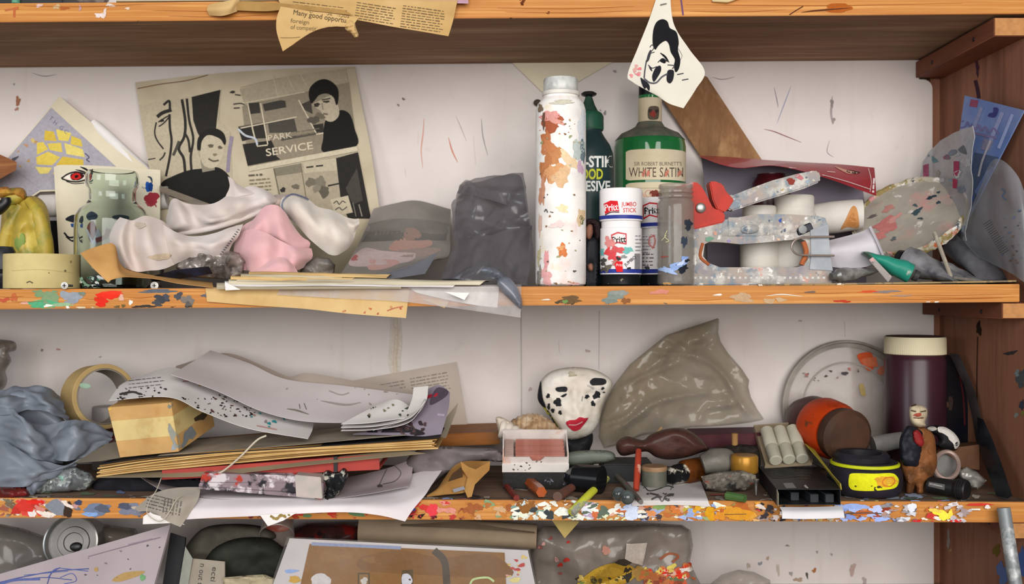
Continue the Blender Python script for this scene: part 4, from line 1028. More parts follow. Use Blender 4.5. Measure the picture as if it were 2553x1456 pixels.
sk = layer(sock, [[(704, 494, .100), (728, 482, .094), (760, 490, .094), (796, 516, .092), (832, 526, .094), (866, 542, .094), (893, 552, .100)],
                  [(698, 510, .092), (730, 506, .070), (766, 520, .066), (800, 544, .070), (834, 556, .064), (866, 568, .072), (888, 574, .090)],
                  [(702, 526, .090), (738, 536, .064), (772, 556, .058), (806, 580, .064), (838, 594, .056), (866, 598, .068), (884, 596, .088)],
                  [(716, 542, .096), (746, 568, .078), (774, 598, .072), (802, 624, .076), (834, 636, .074), (860, 624, .082), (878, 606, .096)]], creamc, 50, 26, name='sock_body')
layer(sock, [[(856, 540, .094), (876, 548, .090), (894, 544, .092)], [(866, 558, .080), (882, 562, .078), (896, 556, .084)], [(872, 576, .088), (884, 576, .084), (892, 570, .090)]], creamc, 12, 10)
k = Ink(sk, L=3, lift=0.0006, step=2e-5)
hem = [(708, 527), (704, 512), (710, 497), (728, 486), (750, 491), (772, 501)]
k.stroke(hem, 5, 'dad6d0')
Q = resample(catmull(hem, 40), 7, False)
for a, b in zip(Q[::1], Q[1:]): k.stroke([tuple(a), (a[0] * .4 + b[0] * .6, a[1] * .4 + b[1] * .6)], 4, '36467c', False)
k.build('blue_hem_stitching', sk)
# --- crumpled clear wrappers
foil = mat('crumpled_grey_film', '9a908a', 0.2, 0.15, var=0.3, vs_=60, col2='4a4341', spec=0.6, bmp=0.15, bs=180)
one('crumpled_wrapper', 'crumpled shiny see-through wrapper below the white rag', 'wrapper', blob([(438, 668), (446, 645), (470, 632), (510, 624), (560, 622), (596, 630), (612, 650), (606, 690), (570, 696), (520, 694), (470, 690)], 0.045, 0.022, 0.01, 22, 3.5, fac=[(24, 0.009, 3), (11, 0.004, 8)], smooth=False), foil)
one('crumpled_wrapper', 'dull grey crumpled wrapper between pink rag and picture sleeve', 'wrapper', blob([(740, 690), (760, 655), (790, 640), (820, 644), (836, 660), (832, 690), (790, 698)], 0.07, 0.014, 0.01, 16, 4, fac=[(22, 0.007, 5)], smooth=False), mat('dull_film', '7e7974', 0.35, 0.1, col2='4f4b48', bmp=0.3))
one('printed_wrapper', 'dark blue printed wrapper edge under the white rag', 'wrapper', slab([(372, 690), (440, 672), (520, 664), (530, 682), (440, 697), (380, 703)], 0.02, 0.003, (0, 0.0008), sp=12, crum=(20, 0.004, 3)), mat('navy_wrapper', '2c3148', 0.3, col2='15161c', bmp=0.3))
# --- sleeve with a printed photo, clear dark bag
sl = thing('picture_sleeve', 'clear plastic sleeve holding a pinkish picture leaning beside the grey bag', 'plastic sleeve', W(980, 700, 0.05))
pg = sheet([[(932, 520, 0.205), (980, 508, 0.208), (1040, 500, 0.205), (1124, 522, 0.20)], [(905, 585, 0.155), (960, 575, 0.15), (1040, 575, 0.15), (1122, 580, 0.152)], [(872, 650, 0.075), (950, 645, 0.08), (1040, 640, 0.09), (1120, 636, 0.10)], [(838, 700, 0.004), (930, 695, 0.010), (1010, 672, 0.03), (1090, 645, 0.06)]], 34, 24, 0.0006)
bk = mk('backing_page', pg, mat('grey_brown_page', '87817a', 0.6, var=0.12, vs_=10, col2='6a655f'), sl)
k = Ink(bk, L=10)
k.poly([(918, 560), (1000, 545), (1112, 556), (1116, 585), (1000, 580), (905, 590)], '625d58', True).poly([(908, 578), (1000, 575), (1115, 582), (1112, 600), (985, 600), (890, 604)], '4c4844')
k.poly([(985, 600), (1010, 590), (1040, 600), (1070, 596), (1075, 612), (1020, 625), (970, 622)], 'a67f72', True).poly([(880, 640), (910, 618), (950, 625), (990, 628), (1040, 632), (1020, 652), (960, 660), (900, 665), (870, 660)], 'b8a3a2', True)
k.poly([(918, 650), (950, 645), (1000, 652), (960, 670), (920, 672)], 'b98d86', True).blob(884, 645, 10, 9, 'a03a3a').poly([(990, 625), (1060, 618), (1100, 622), (1060, 640), (1000, 640)], '8d7a72', True).poly([(1010, 572), (1036, 570), (1050, 590), (1012, 600)], '8a6a5c', True)
k.build('picture', bk)
v, f = pg
mk('clear_film', ([p + Vector((0, -0.0022, 0.0012)) for p in v], f), film('sleeve_film', 'cfcac6', 0.03, 0.12, 0.12, 14, 0.15), sl)
mk('film_fold', sheet([[(1008, 668, 0.028), (1050, 650, 0.035), (1092, 628, 0.05)], [(840, 702, 0.0), (960, 696, 0.004), (1060, 682, 0.02)]], 24, 6, 0.0006), film('fold_film', '70727a', 0.6, 0.85, 0.2, 20), sl)
bagm = film('dark_grey_film', '5f5c60', 0.32, 0.6, 0.2, 12, 0.0)
bg1 = thing('plastic_bag', 'dark grey plastic bag with a folded top drooping over the middle plank', 'bag', W(1210, 715, 0.06))
mk('back_layer', blob([(1112, 708), (1122, 690), (1136, 640), (1142, 600), (1134, 560), (1138, 500), (1150, 470), (1166, 458), (1200, 452), (1240, 440), (1280, 434), (1298, 440), (1306, 470), (1314, 530), (1320, 580), (1316, 640), (1306, 700), (1250, 708)], 0.112, 0.010, 0.006, 20, 7, fac=[(60, 0.010, 7)], zfloor=zmid(1200) + 0.0095, tilt=(0, -0.00018)), bagm, bg1)
gc_ = (9, 0.0055)
layer(bg1, [[(1146, 466, .124), (1168, 450, .104), (1230, 438, .116), (1304, 430, .104)], [(1132, 500, .104), (1182, 490, .074), (1250, 488, .096), (1312, 480, .086)], [(1127, 550, .094), (1190, 548, .070), (1255, 530, .086), (1318, 535, .090)], [(1134, 598, .088), (1196, 592, .060), (1258, 580, .078), (1326, 572, .090)]], bagm, 40, 34, 0.0008, crum=gc_)
layer(bg1, [[(1146, 464, .088), (1164, 449, .074), (1206, 472, .070), (1250, 476, .078)], [(1140, 482, .082), (1178, 488, .062), (1218, 496, .066), (1264, 512, .076)]], bagm, 24, 10, 0.0008, crum=(8, 0.002))
layer(bg1, [[(1138, 586, .078), (1200, 588, .054), (1262, 574, .064), (1329, 560, .080)], [(1120, 646, .062), (1190, 640, .034), (1260, 624, .050), (1327, 626, .070)], [(1098, 712, .046), (1172, 690, .020), (1250, 682, .036), (1318, 688, .060)], [(1112, 716, .040), (1180, 712, .018), (1250, 708, .030), (1312, 712, .056)]], bagm, 42, 30, 0.0008, crum=gc_)
mk('tied_end', blob([(1238, 700), (1262, 690), (1282, 705), (1300, 740), (1302, 765), (1294, 768), (1270, 745), (1250, 725)], -0.013, 0.006, 0.004, 12, 5, folds=[([(1245, 702), (1275, 730), (1298, 764)], 6, 0.004)]), mat('slate_film', '5d626d', 0.3, spec=0.6, col2='7a7f8a'), bg1)
mk('inner_bundle', blob([(1100, 716), (1128, 690), (1165, 668), (1205, 660), (1240, 668), (1262, 690), (1258, 715), (1200, 720), (1140, 721)], 0.048, 0.020, 0.008, 22, 5, folds=[([(1105, 714), (1160, 688), (1205, 672), (1245, 682)], 6, 0.006), ([(1150, 716), (1200, 690), (1250, 700)], 8, -0.005)], crum=[(36, 0.007, 4)], zfloor=zmid(1200) + 0.0095), mat('slate_film', '5d626d', 0.3), bg1)
# --- tall paint-smeared white bottle
def stand(x, d): return Wz(x, d, zmid(x) + 0.0002)
def lath(x, d, rows, n=48, base=None): 
    s_ = sc(d)
    return xf(lathe([(r * s_, z * s_) for r, z in rows], n), T(base or stand(x, d)))
whp = splat('smeared_white_plastic', 'f2efeb', [('e2c4bc', 20, .64, .08), ('e2d4b8', 26, .66, .07), ('cfd6d8', 34, .68, .05)], 0.5, 0.2)
wb = thing('paint_bottle', 'tall white plastic bottle smeared with brown and pink paint', 'bottle', stand(1398, 0.05))
wbb = mk('bottle_body', lath(1398, 0.05, [(0, 0), (56, 0), (62, 5), (63, 14), (63, 410), (62, 438), (58, 452), (48, 464), (44, 468), (44, 472), (0, 472)]), whp, wb)
mk('neck_ring', lath(1398, 0.05, [(0, 472), (44, 472), (47, 474), (47, 482), (44, 484), (0, 484)]), mat('milky_ring', 'd9d6cf', 0.35), wb)
capg = [(0, 484), (42, 484), (43, 486)] + [(43, 512), (41, 516), (0, 516)]
cp = lath(1398, 0.05, capg, 64)
cp = ([Vector((v.x, v.y, v.z)) for v in cp[0]], cp[1])
mk('screw_cap', cp, mat('clear_grey_cap', 'c9cbc8', 0.25, spec=0.6, var=0.2, vs_=80), wb)
k = Ink(wbb, L=5, lift=0.0002, step=1.5e-5)
for x, y, rx, ry, c, r in [(1375, 308, 26, 20, 'a2593c', 10), (1370, 288, 22, 12, 'd99a94', 0), (1385, 300, 24, 7, 'd59a90', 20), (1362, 345, 10, 20, 'b5714a', 0), (1370, 370, 18, 26, 'bf7d52', -25), (1385, 390, 20, 18, 'c08658', -40), (1362, 420, 12, 40, 'b8794f', 0),
                           (1380, 430, 22, 22, 'd09a6c', 0), (1400, 440, 20, 26, 'd8b48c', 0), (1420, 400, 26, 14, 'e3c9a4', 40), (1352, 480, 8, 30, 'c48f74', 0), (1450, 320, 8, 50, 'd2d6dc', 0), (1442, 372, 12, 30, 'b9c4c0', 10), (1452, 378, 6, 26, '6f7f86', 0), (1446, 418, 8, 14, 'c8a8c0', 0),
                           (1403, 520, 16, 8, 'eed9b0', 20), (1448, 540, 10, 18, 'd8bf98', 0), (1450, 548, 6, 10, '7b7a5a', 0), (1403, 625, 12, 14, 'cc7a48', 0), (1398, 618, 9, 6, 'd9a070', 0), (1362, 655, 6, 30, 'df9c9e', 8), (1362, 690, 14, 20, 'e2aaa8', 0), (1430, 712, 24, 6, 'e4b8b0', 0),
                           (1345, 690, 5, 26, '8d8a80', 0), (1344, 640, 4, 20, 'c0b890', 0), (1390, 560, 18, 8, 'e5cfcc', 0), (1347, 560, 4, 30, 'd5b8a6', 0), (1402, 255, 30, 5, 'c8c2b0', 0), (1348, 270, 5, 12, '7a6a58', 0), (1356, 300, 4, 18, '6a4e40', 0)]:
    k.blob(x, y, rx, ry, c, r, 0.45)
k.stroke([(1358, 528), (1362, 522), (1366, 530)], 2.5, '4a4a48').stroke([(1372, 528), (1380, 530)], 2, '4a4a48')
k.specks(1345, 270, 1450, 715, 46, ['8a6a50', '55504c', 'c08a70', 'b8b09a', '9a9f78'], (1, 3), 6)
k.build('paint_smears', wbb, kind='stuff')
# --- dark green glue bottle with a nozzle
ev = thing('glue_bottle', 'dark green wood glue bottle with a nozzle behind the white bottle', 'bottle', stand(1464, 0.13))
dg = mat('dark_teal_plastic', '1d2f31', 0.4, var=0.1, vs_=20, col2='27393a')
eb = mk('bottle_body', lath(1464, 0.13, [(0, 0), (60, 0), (66, 6), (66, 300), (64, 330), (56, 352), (44, 370), (37, 382), (37, 388), (0, 388)]), dg, ev)
gcap = mat('green_cap_plastic', '27523f', 0.4, var=0.1, vs_=40)
mk('collar', lath(1468, 0.13, [(0, 388), (36, 388), (37, 392), (37, 422), (33, 430), (24, 436), (0, 436)]), gcap, ev)
mk('nozzle', lath(1468, 0.13, [(0, 434), (24, 434), (15, 452), (9, 470), (8, 474), (0, 474)]), mat('dark_green_nozzle', '2b4438', 0.45), ev)
mk('nozzle_cap', lath(1468, 0.13, [(0, 472), (8, 472), (18, 476), (20, 480), (14, 484), (0, 485)]), blackp, ev)
k = Ink(eb, L=5, lift=0.0003, step=1.5e-5)
k.text('EVO-STIK', 1402, 416, 28, 'd9dcd8', 0, 124, 0.03).text('WOOD', 1424, 446, 26, 'b9bd3a', 0, 80, 0.03).text('ADHESIVE', 1402, 476, 26, 'cfd2cf', 0, 120, 0.025)
k.build('lettering', eb)
# --- green gin bottle
gb = thing('gin_bottle', 'green glass gin bottle with cream labels and black cap', 'bottle', stand(1620, 0.19))
gg = mat('dark_green_glass', '2c8a4a', 0.08, var=0.35, vs_=10, col2='134a28', spec=0.5, trans=0.3, coat=0.2)
gbody = mk('glass_body', lath(1620, 0.19, [(0, 0), (82, 0), (88, 6), (89, 20), (89, 345), (86, 362), (72, 378), (50, 388), (36, 396), (29, 408), (28, 416), (28, 470), (29, 474), (0, 474)]), gg, gb)
dust = mat('dust_film', '6e6a60', 0.9, var=0.2, vs_=60, col2='4f5a4c')
mk('dusty_shoulder', lath(1620, 0.19, [(86.6, 362.6), (72.6, 378.8), (50.6, 388.8), (36.6, 396.8), (30, 408)]), dust, gb)
lab = mat('cream_label', 'd2c6ac', 0.65, var=0.05, vs_=24, col2='c4b698')
def band(x, d, z0, z1, r, a0, a1, m, parent, name, n=28, base=None, rnd=0):
    """curved label on a cylinder: angles in degrees from straight ahead"""
    s_ = sc(d); b_ = base or stand(x, d); v, f = [], []
    for i in range(n + 1):
        a = math.radians(a0 + (a1 - a0) * i / n)
        e = rnd if i in (0, n) else (rnd * 0.3 if i in (1, n - 1) else 0)
        for rr in (r, r + 0.5):
            for z in (z0 + e, z1 - e): v.append(b_ + Vector((rr * s_ * math.sin(a), -rr * s_ * math.cos(a), z * s_)))
    for i in range(n):
        p, q = i * 4, i * 4 + 4
        f += [(p + 2, p + 3, q + 3, q + 2), (p, q, q + 1, p + 1), (p + 1, q + 1, q + 3, p + 3), (p, p + 2, q + 2, q)]
    f += [(0, 1, 3, 2), (n * 4, n * 4 + 2, n * 4 + 3, n * 4 + 1)]
    return mk(name, (v, f), m, parent)
l1 = band(1620, 0.19, 256, 330, 89.4, -48, 72, lab, gb, 'front_label', rnd=4)
l2 = band(1620, 0.19, 60, 250, 89.4, -48, 72, lab, gb, 'lower_label', rnd=4)
l3 = band(1620, 0.19, 400, 466, 29.5, -80, 80, lab, gb, 'neck_label')
mk('cap', lath(1620, 0.19, [(0, 470), (27, 470), (27.5, 478), (27, 510), (24, 514), (0, 514)]), mat('black_cap', '15151a', 0.4), gb)
def serif(k, s, x, y, h, col, w, ang=0):
    k.text(s, x, y, h, col, ang, w)
k = Ink([l1], L=5, lift=0.0002, step=1.5e-5)
k.text("SIR ROBERT BURNETT'S", 1581, 413, 10, '6a6056', 0, 118)
serif(k, 'WHITE', 1568, 441, 25, '5b4b44', 68); serif(k, 'SATIN', 1644, 441, 25, '5b4b44', 58)
for x in (1605, 1616, 1662, 1694): k.blob(x, 432, 4, 9, 'c07a66', 20)
k.build('lettering', l1)
k = Ink([l2], L=5, lift=0.0002, step=1.5e-5)
k.stroke([(1556, 469), (1706, 469)], 2, 'b5aa92').blob(1630, 482, 10, 9, '7a3a30').text('G', 1606, 492, 20, 'c79a8c', 0).text('8', 1640, 496, 16, '8a3a34').blob(1642, 490, 7, 9, '6d2a26').stroke([(1600, 478), (1612, 500)], 3, 'c9a090').build('lettering', l2, kind='stuff')
k = Ink([l3], L=3, lift=0.0002, step=2e-5)
k.poly([(1616, 272), (1622, 265), (1638, 265), (1643, 272), (1642, 292), (1637, 298), (1620, 298), (1615, 290)], '5a5046', True).blob(1628, 284, 7, 9, '8a3a32').blob(1621, 276, 4, 5, '3c342e').blob(1637, 277, 4, 5, '3c342e').stroke([(1616, 304), (1641, 304)], 1.5, '8a8072', False).stroke([(1608, 310), (1640, 310)], 2, '7a7064', False).stroke([(1606, 318), (1640, 318)], 4, 'c9b98a', False)
k.build('crest', l3)
# --- glue sticks
blu = '2c3a8c'
def glue_stick(x, d, label, top, cz):
    b_ = stand(x, d); s_ = sc(d)
    g = thing('glue_stick', label, 'glue stick', b_, 'glue sticks')
    w_ = mat('white_gloss_plastic', 'e9e6e6', 0.3, var=0.03, vs_=10)
    L = lambda rows: xf(lathe([(r * s_, z * s_) for r, z in rows], 48), T(b_))
    mk('black_foot', L([(0, 0), (44, 0), (48, 4), (48, 26), (50, 30), (0, 30)]), splat('smeared_black_foot', '1a1a1c', [('c9c4bc', 90, .68), ('8a8070', 60, .7)], 0.4), g)
    body = mk('barrel', L([(0, 28), (51, 28), (52, 30), (52, cz - 18), (49, cz - 16), (49, cz), (0, cz)]), w_, g)
    cap_ = mk('cap', L([(0, cz), (52, cz), (53.5, cz + 2), (53.5, top), (51, top + 4), (0, top + 5)]), w_, g)
    bm_ = mat('blue_label_band', '2c3a8c', 0.4, var=0.05)
    mk('blue_band', L([(53.6, cz + 4), (53.9, cz + 4), (53.9, cz + 13), (53.6, cz + 13)]), bm_, cap_)
    mk('blue_band', L([(52.1, 31), (52.4, 31), (52.4, 41), (52.1, 41)]), bm_, body)
    return g, body, cap_
g1, b1, c1 = glue_stick(1548, 0.055, 'taller white jumbo glue stick with a spotted label', 236, 160)
k = Ink([c1], L=4, lift=0.0002, step=2e-5)
k.poly([(1505, 508), (1522, 500), (1540, 501), (1544, 527), (1524, 526), (1509, 534)], 'd0262e').text('Pritt', 1507, 526, 17, 'f0eeee', -4, 34, 0.02).stroke([(1509, 536), (1524, 529), (1544, 529)], 2.5, '4a2a30').text('JUMBO', 1550, 514, 11, 'd23a40', 0, 37, 0.006).text('STICK', 1553, 529, 11, 'd23a40', 0, 33, 0.006)
k.off += 0.0003; k.lines(1528, 549, 1568, 1, 5, 'dfe0ee', 3.5, 0, 4).build('lettering', c1)
k = Ink([b1], L=4, lift=0.0002, step=2e-5)
k.off += 0.0003; k.text('Solvent Free, Solvent Free', 1502, 686, 6, 'e0e2f0', 0, 96)
k.poly([(1524, 585), (1540, 578), (1562, 582), (1562, 610), (1540, 606), (1524, 612)], 'c9545a').poly([(1527, 588), (1540, 582), (1559, 585), (1559, 606), (1540, 602), (1527, 607)], 'e6e2e0').text('Pritt', 1526, 606, 16, '2a2628', -4, 34, 0.02)
for x, y, rx, ry, c in [(1520, 605, 10, 16, 'd98a86'), (1535, 625, 20, 10, 'cf5a5c'), (1530, 640, 16, 10, 'd24a50'), (1515, 628, 8, 8, 'd8484c'), (1565, 624, 13, 7, '74b8b4'), (1500, 628, 6, 10, '6fb0b0'), (1505, 652, 8, 8, '4a4a48'), (1515, 668, 10, 8, '6b6458'), (1535, 655, 10, 6, 'b07a72'), (1555, 640, 6, 5, '8a8f8c'), (1505, 672, 8, 6, '55504a'), (1542, 645, 5, 5, '3a3a3c')]: k.blob(x, y, rx, ry, c, 0, 0.5)
k.poly([(1532, 658), (1538, 651), (1552, 652), (1553, 678), (1538, 678)], 'd8242a').text('Pritt', 1536, 664, 7, 'f0e8e8', 0, 16).text('JUMBO', 1560, 664, 8, '2a2a30', -40).stroke([(1563, 670), (1572, 668)], 5, '2f2f34')
for i in range(9): k.stroke([(1582 + i * 1.5, 632), (1582 + i * 1.5, 672)], 0.8, '55555a', False)
k.lines(1583, 588, 1600, 5, 9, '8a8a90', 2.5, 0, 4).build('lettering', b1, kind='stuff')
g2, b2, c2 = glue_stick(1648, 0.118, 'shorter white glue stick half hidden behind the small clear jar', 214, 142)
k = Ink([c2], L=4, lift=0.0002, step=2e-5)
k.poly([(1602, 512), (1620, 504), (1640, 506), (1640, 543), (1620, 538), (1604, 548)], 'c03038').poly([(1605, 515), (1620, 508), (1638, 510), (1638, 539), (1620, 534), (1606, 542)], 'e6e3e3').text('Pritt', 1606, 534, 17, '1f2428', -3, 38, 0.03)
k.off += 0.0003; k.lines(1608, 567, 1636, 1, 5, 'dfe0ee', 3.5, 0, 4).build('lettering', c2)
k = Ink([b2], L=4, lift=0.0002, step=2e-5)
k.stroke([(1622, 586), (1632, 592), (1620, 604), (1632, 618)], 4, 'c05a58').blob(1626, 602, 9, 18, 'cf8a86', 0, 0.2).blob(1626, 602, 5, 12, 'e0dada', 0, 0.2)
k.lines(1602, 590, 1622, 6, 8, '8a8a90', 2.5, 0, 4).lines(1602, 634, 1630, 4, 9, '6a5a5e', 3, 0, 7).blob(1614, 668, 6, 5, '4a4a4c').build('lettering', b2, kind='stuff')
# --- little dark-suited doll squeezed between the bottles
dl = thing('doll', 'small dark-suited doll squeezed between white bottle and glue sticks', 'doll', stand(1477, 0.062))
mk('suit', blob([(1462, 600), (1478, 592), (1490, 596), (1494, 640), (1490, 700), (1486, 717), (1474, 718), (1460, 716), (1456, 660)], 0.062, 0.008, 0.006, 14, 5, folds=[([(1474, 660), (1474, 715)], 4, -0.004), ([(1460, 604), (1464, 660)], 5, 0.002)]), mat('dark_doll_suit', '1e1f24', 0.6), dl)
mk('head', blob([(1461, 592), (1459, 570), (1468, 558), (1478, 562), (1479, 580), (1476, 590), (1470, 598)], 0.058, 0.009, 0.006, 10, 3.5, folds=[([(1477, 572), (1480, 580)], 3, 0.003)]), mat('doll_skin', '8a5f4e', 0.6), dl)
mk('hair', blob([(1460, 575), (1459, 552), (1470, 545), (1490, 548), (1498, 562), (1497, 590), (1486, 600), (1480, 580), (1478, 564), (1468, 560)], 0.060, 0.009, 0.006, 9, 4, bumps=(8, 0.003, 2)), mat('doll_hair', '2a1c1e', 0.7), dl)
mk('hand', blob([(1466, 660), (1474, 656), (1479, 664), (1478, 674), (1470, 675), (1466, 668)], 0.050, 0.005, 0.003, 6, 3), mat('doll_skin', '8a5f4e', 0.6), dl)
# --- small clear jar with paint marks
sj = thing('clear_jar', 'small clear plastic jar with blue and black paint marks', 'jar', stand(1685, 0.035))
clr = film('scuffed_clear_plastic', '8c857c', 0.28, 0.46, 0.12, 30, 0.1)
def shell(x, d, rows, wall, n=40):
    s_ = sc(d)
    o_ = [(r * s_, z * s_) for r, z in rows]
    i_ = [(max(0.0, r - wall) * s_, max(z, wall) * s_) for r, z in rows]
    return xf(lathe([(0, 0)] + o_ + i_[::-1] + [(0, wall * s_)], n), T(stand(x, d)))
sb = mk('jar_body', shell(1685, 0.035, [(40, 0), (45, 4), (46, 12), (45, 40), (47, 50), (46, 60), (46, 190), (46, 205), (40, 214), (44, 218), (44, 222), (40, 226), (44, 230), (44, 234), (40, 238), (43, 242), (43, 248), (41, 252)], 3), clr, sj)
k = Ink(sb, L=4, lift=0.0003, step=2e-5)
for x, y, rx, ry, c, r in [(1716, 560, 9, 14, '2c323c', 25), (1706, 602, 7, 14, '333b4a', 15), (1700, 668, 16, 10, '1f242c', -10), (1690, 662, 26, 7, '8fa8d8', -25), (1664, 674, 18, 8, '9db4dc', 15), (1706, 645, 10, 6, '7f98cc', 0), (1654, 716, 8, 4, '8f8f8a', 0), (1690, 714, 26, 5, 'a3b6dc', 0), (1662, 708, 8, 6, 'c09a6a', 0), (1700, 655, 10, 5, 'b9c8e8', -30), (1712, 650, 6, 4, '1f242c', 0), (1656, 640, 8, 2.5, '8a4a40', 0)]: k.blob(x, y, rx, ry, c, r, 0.45)
k.stroke([(1664, 575), (1658, 590), (1668, 600), (1660, 604)], 2, 'b8b98a').stroke([(1650, 600), (1662, 586)], 1.6, 'c2c29a').build('paint_marks', sb, kind='stuff')
# --- staple gun
SD = 0.082
ssg = sc(SD)
sx = lambda x: (x - CX) * ssg
sz = lambda y: (CY - y) * ssg
def pz(pts): return [(sx(x), sz(y)) for x, y in pts]
gunm = splat('paint_spattered_grey_metal', 'a3a19c', [('a9978c', 18, .56, .08), ('8a8690', 22, .58, .08), ('7f8a94', 40, .56, .05), ('c5c1ba', 34, .6, .05), ('c99a8c', 44, .66, .03), ('5f6a78', 60, .68, .02), ('6f8f80', 52, .70, .02), ('e8e4de', 70, .64, .03), ('b58a50', 64, .71, .02)], 0.5, 0.3)
redm = splat('chipped_red_enamel', 'b9260f', [('b9a9a4', 26, .64, .04), ('a82410', 40, .55, .05), ('d8c9c2', 60, .70, .02)], 0.35, 0.15)
sg = thing('staple_gun', 'paint-spattered grey staple gun with a red lever mount', 'staple gun', Vector((sx(1880), SD, zmid(1880) + 0.0004)))
zb = 728 - (zmid(1880) + 0.0004) / ssg
body = [(1650, 590), (1700, 575), (1760, 558), (1810, 548), (1880, 536), (1960, 536), (2030, 540), (2050, 545), (2058, 570), (2062, 640), (2066, 672), (2064, zb), (1652, zb)]
hole = [(1752, 610), (1764, 604), (1800, 606), (1840, 610), (1900, 606), (1960, 600), (1990, 596), (2002, 602), (2008, 620), (2006, 648), (1996, 662), (1980, 667), (1790, 667), (1762, 656), (1748, 640)]
def ring_prism(outer, inner, y0, y1):
    A = np.array(outer, float); B = np.array(inner, float)
    n = len(A)
    r = delaunay_2d_cdt([Vector(p) for p in np.vstack([A, B]).tolist()], [], [list(range(n)), list(range(n + len(B) - 1, n - 1, -1))], 1, 1e-7)
    P = np.array([tuple(p) for p in r[0]]); F = []
    for t in r[2]:
        c_ = P[list(t)].mean(0)[None]
        if not inside(c_, B)[0]: F.append(tuple(t))
    v = [Vector((p[0], y0, p[1])) for p in P] + [Vector((p[0], y1, p[1])) for p in P]
    k_ = len(P); f = []; E = {}
    for t in F:
        f.append(t); f.append(tuple(k_ + i for i in reversed(t)))
        for e in zip(t, t[1:] + t[:1]): E[e] = 1
    for a, b in E:
        if (b, a) not in E: f.append((a, k_ + a, k_ + b, b))
    return v, f
gbd = mk('body', ring_prism(pz(body), pz(hole), SD - 0.013, SD + 0.013), gunm, sg, 30)
mk('handle_core', tube([(1762, 585, SD), (1830, 575, SD), (1900, 572, SD), (1985, 570, SD)], [0.0125, 0.0165, 0.0165, 0.0145], 16, 14, flat=0.95), gunm, sg)
mk('magazine_rail', xf(box((2066 - 1650) * ssg, 0.030, 0.013, 0.0012), T(sx(1858), SD, zmid(1880) + 0.0002)), gunm, sg)
for i in range(26):
    mk('rail_notch', xf(box(0.0034, 0.0012, 0.0030), T(sx(1700 + i * 13.8), SD - 0.0151, zmid(1880) + 0.0085)), mat('pale_worn_metal', 'd0cdc8', 0.5), sg)
mk('lever_mount', prism(pz([(1670, 490), (1680, 468), (1728, 456), (1740, 462), (1752, 480), (1772, 520), (1802, 535), (1800, 556), (1725, 574), (1690, 560), (1660, 545)]), SD - 0.0155, SD + 0.0155, 0.0015), redm, sg)
mk('lever_bracket', prism(pz([(1764, 456), (1776, 453), (1798, 462), (1806, 480), (1818, 492), (1826, 500), (1812, 522), (1800, 532), (1782, 524), (1772, 500)]), SD - 0.0125, SD + 0.0125, 0.0015), redm, sg)
lev = [(1800, 480), (1820, 490), (1860, 474), (1920, 452), (1980, 436), (2020, 428), (2036, 428), (2042, 446), (2038, 456), (2000, 472), (1940, 490), (1880, 508), (1820, 528), (1806, 520)]
lv = mk('lever', prism(pz(lev), SD - 0.010, SD + 0.010, 0.002), gunm, sg)
mk('pivot_pin', xf(lathe([(0, 0), (0.0065, 0), (0.0065, 0.003), (0.005, 0.004), (0, 0.0042)], 20), T(sx(1741), SD - 0.0155, sz(521)) @ R(90, 'X')), steel, sg)
mk('latch_plate', xf(box(78 * ssg, 0.002, 46 * ssg, 0.0009), T(sx(1848), SD - 0.0142, sz(590))), gunm, sg)
mk('latch_knob', xf(sphere(24 * ssg, 0.004, 12 * ssg), T(sx(1862), SD - 0.016, sz(573)) @ R(-4, 'Y')), gunm, sg)
mk('depth_slot', xf(box(40 * ssg, 0.002, 20 * ssg, 0.004), T(sx(2002), SD - 0.0140, sz(582)) @ R(-22, 'Y')), mat('dark_slot', '3c4048', 0.5), sg)
mk('depth_knob', xf(lathe([(0, 0), (0.0055, 0), (0.0055, 0.003), (0, 0.0034)], 16), T(sx(1992), SD - 0.0145, sz(574)) @ R(90, 'X')), mat('grey_knob', '6b6c6c', 0.4, 0.6), sg)
mk('nose_plate', prism(pz([(2012, 575), (2056, 560), (2062, 640), (2068, 676), (2010, 672), (2014, 640)]), SD - 0.0148, SD - 0.0128, 0.0004), mat('bare_grey_plate', '9a9ea4', 0.45, 0.2), sg)
mk('grip_edge', tube([(1752, 606, SD - 0.013), (1746, 640, SD - 0.013), (1768, 660, SD - 0.013)], 0.0022, 8, 8), mat('rust_red_edge', 'b0643c', 0.6), sg)
mk('grip_edge', tube([(2003, 602, SD - 0.013), (2010, 630, SD - 0.013), (1998, 660, SD - 0.013)], 0.0034, 8, 8), mat('rust_red_edge', 'b0643c', 0.6), sg)
mk('wire_clip', tube([(2080, 590, SD - 0.02), (2040, 590, SD - 0.02), (2000, 592, SD - 0.02), (1980, 602, SD - 0.02), (1974, 618, SD - 0.02), (1984, 632, SD - 0.02), (2005, 636, SD - 0.02), (2080, 637, SD - 0.02)], 0.0014, 8, 40), mat('rusty_chrome_wire', 'b9aaa2', 0.3, 0.7), sg)
k = Ink(lv, L=8, lift=0.0003)
k.blob(1972, 452, 10, 8, '8a3a30').blob(1990, 440, 14, 6, 'b9757a', 30).specks(1830, 440, 2036, 515, 22, ['c8c4bc', '9aa8b0', 'a88a80', 'b9a880', '6f7a84'], (1.5, 5), 8).build('paint_spots', lv, kind='stuff')
k = Ink(gbd, L=12, lift=0.0005)
k.specks(1700, 545, 2050, 605, 30, ['e6e2dc', '8fa0b4', 'c99a86', '5d6878', 'd8b9a0', '9a8ab0', 'efece8'], (1.5, 5), 9).blob(1945, 550, 4, 4, '3a56a8').blob(1768, 596, 10, 6, '6f9a84').build('paint_spots', gbd, kind='stuff')
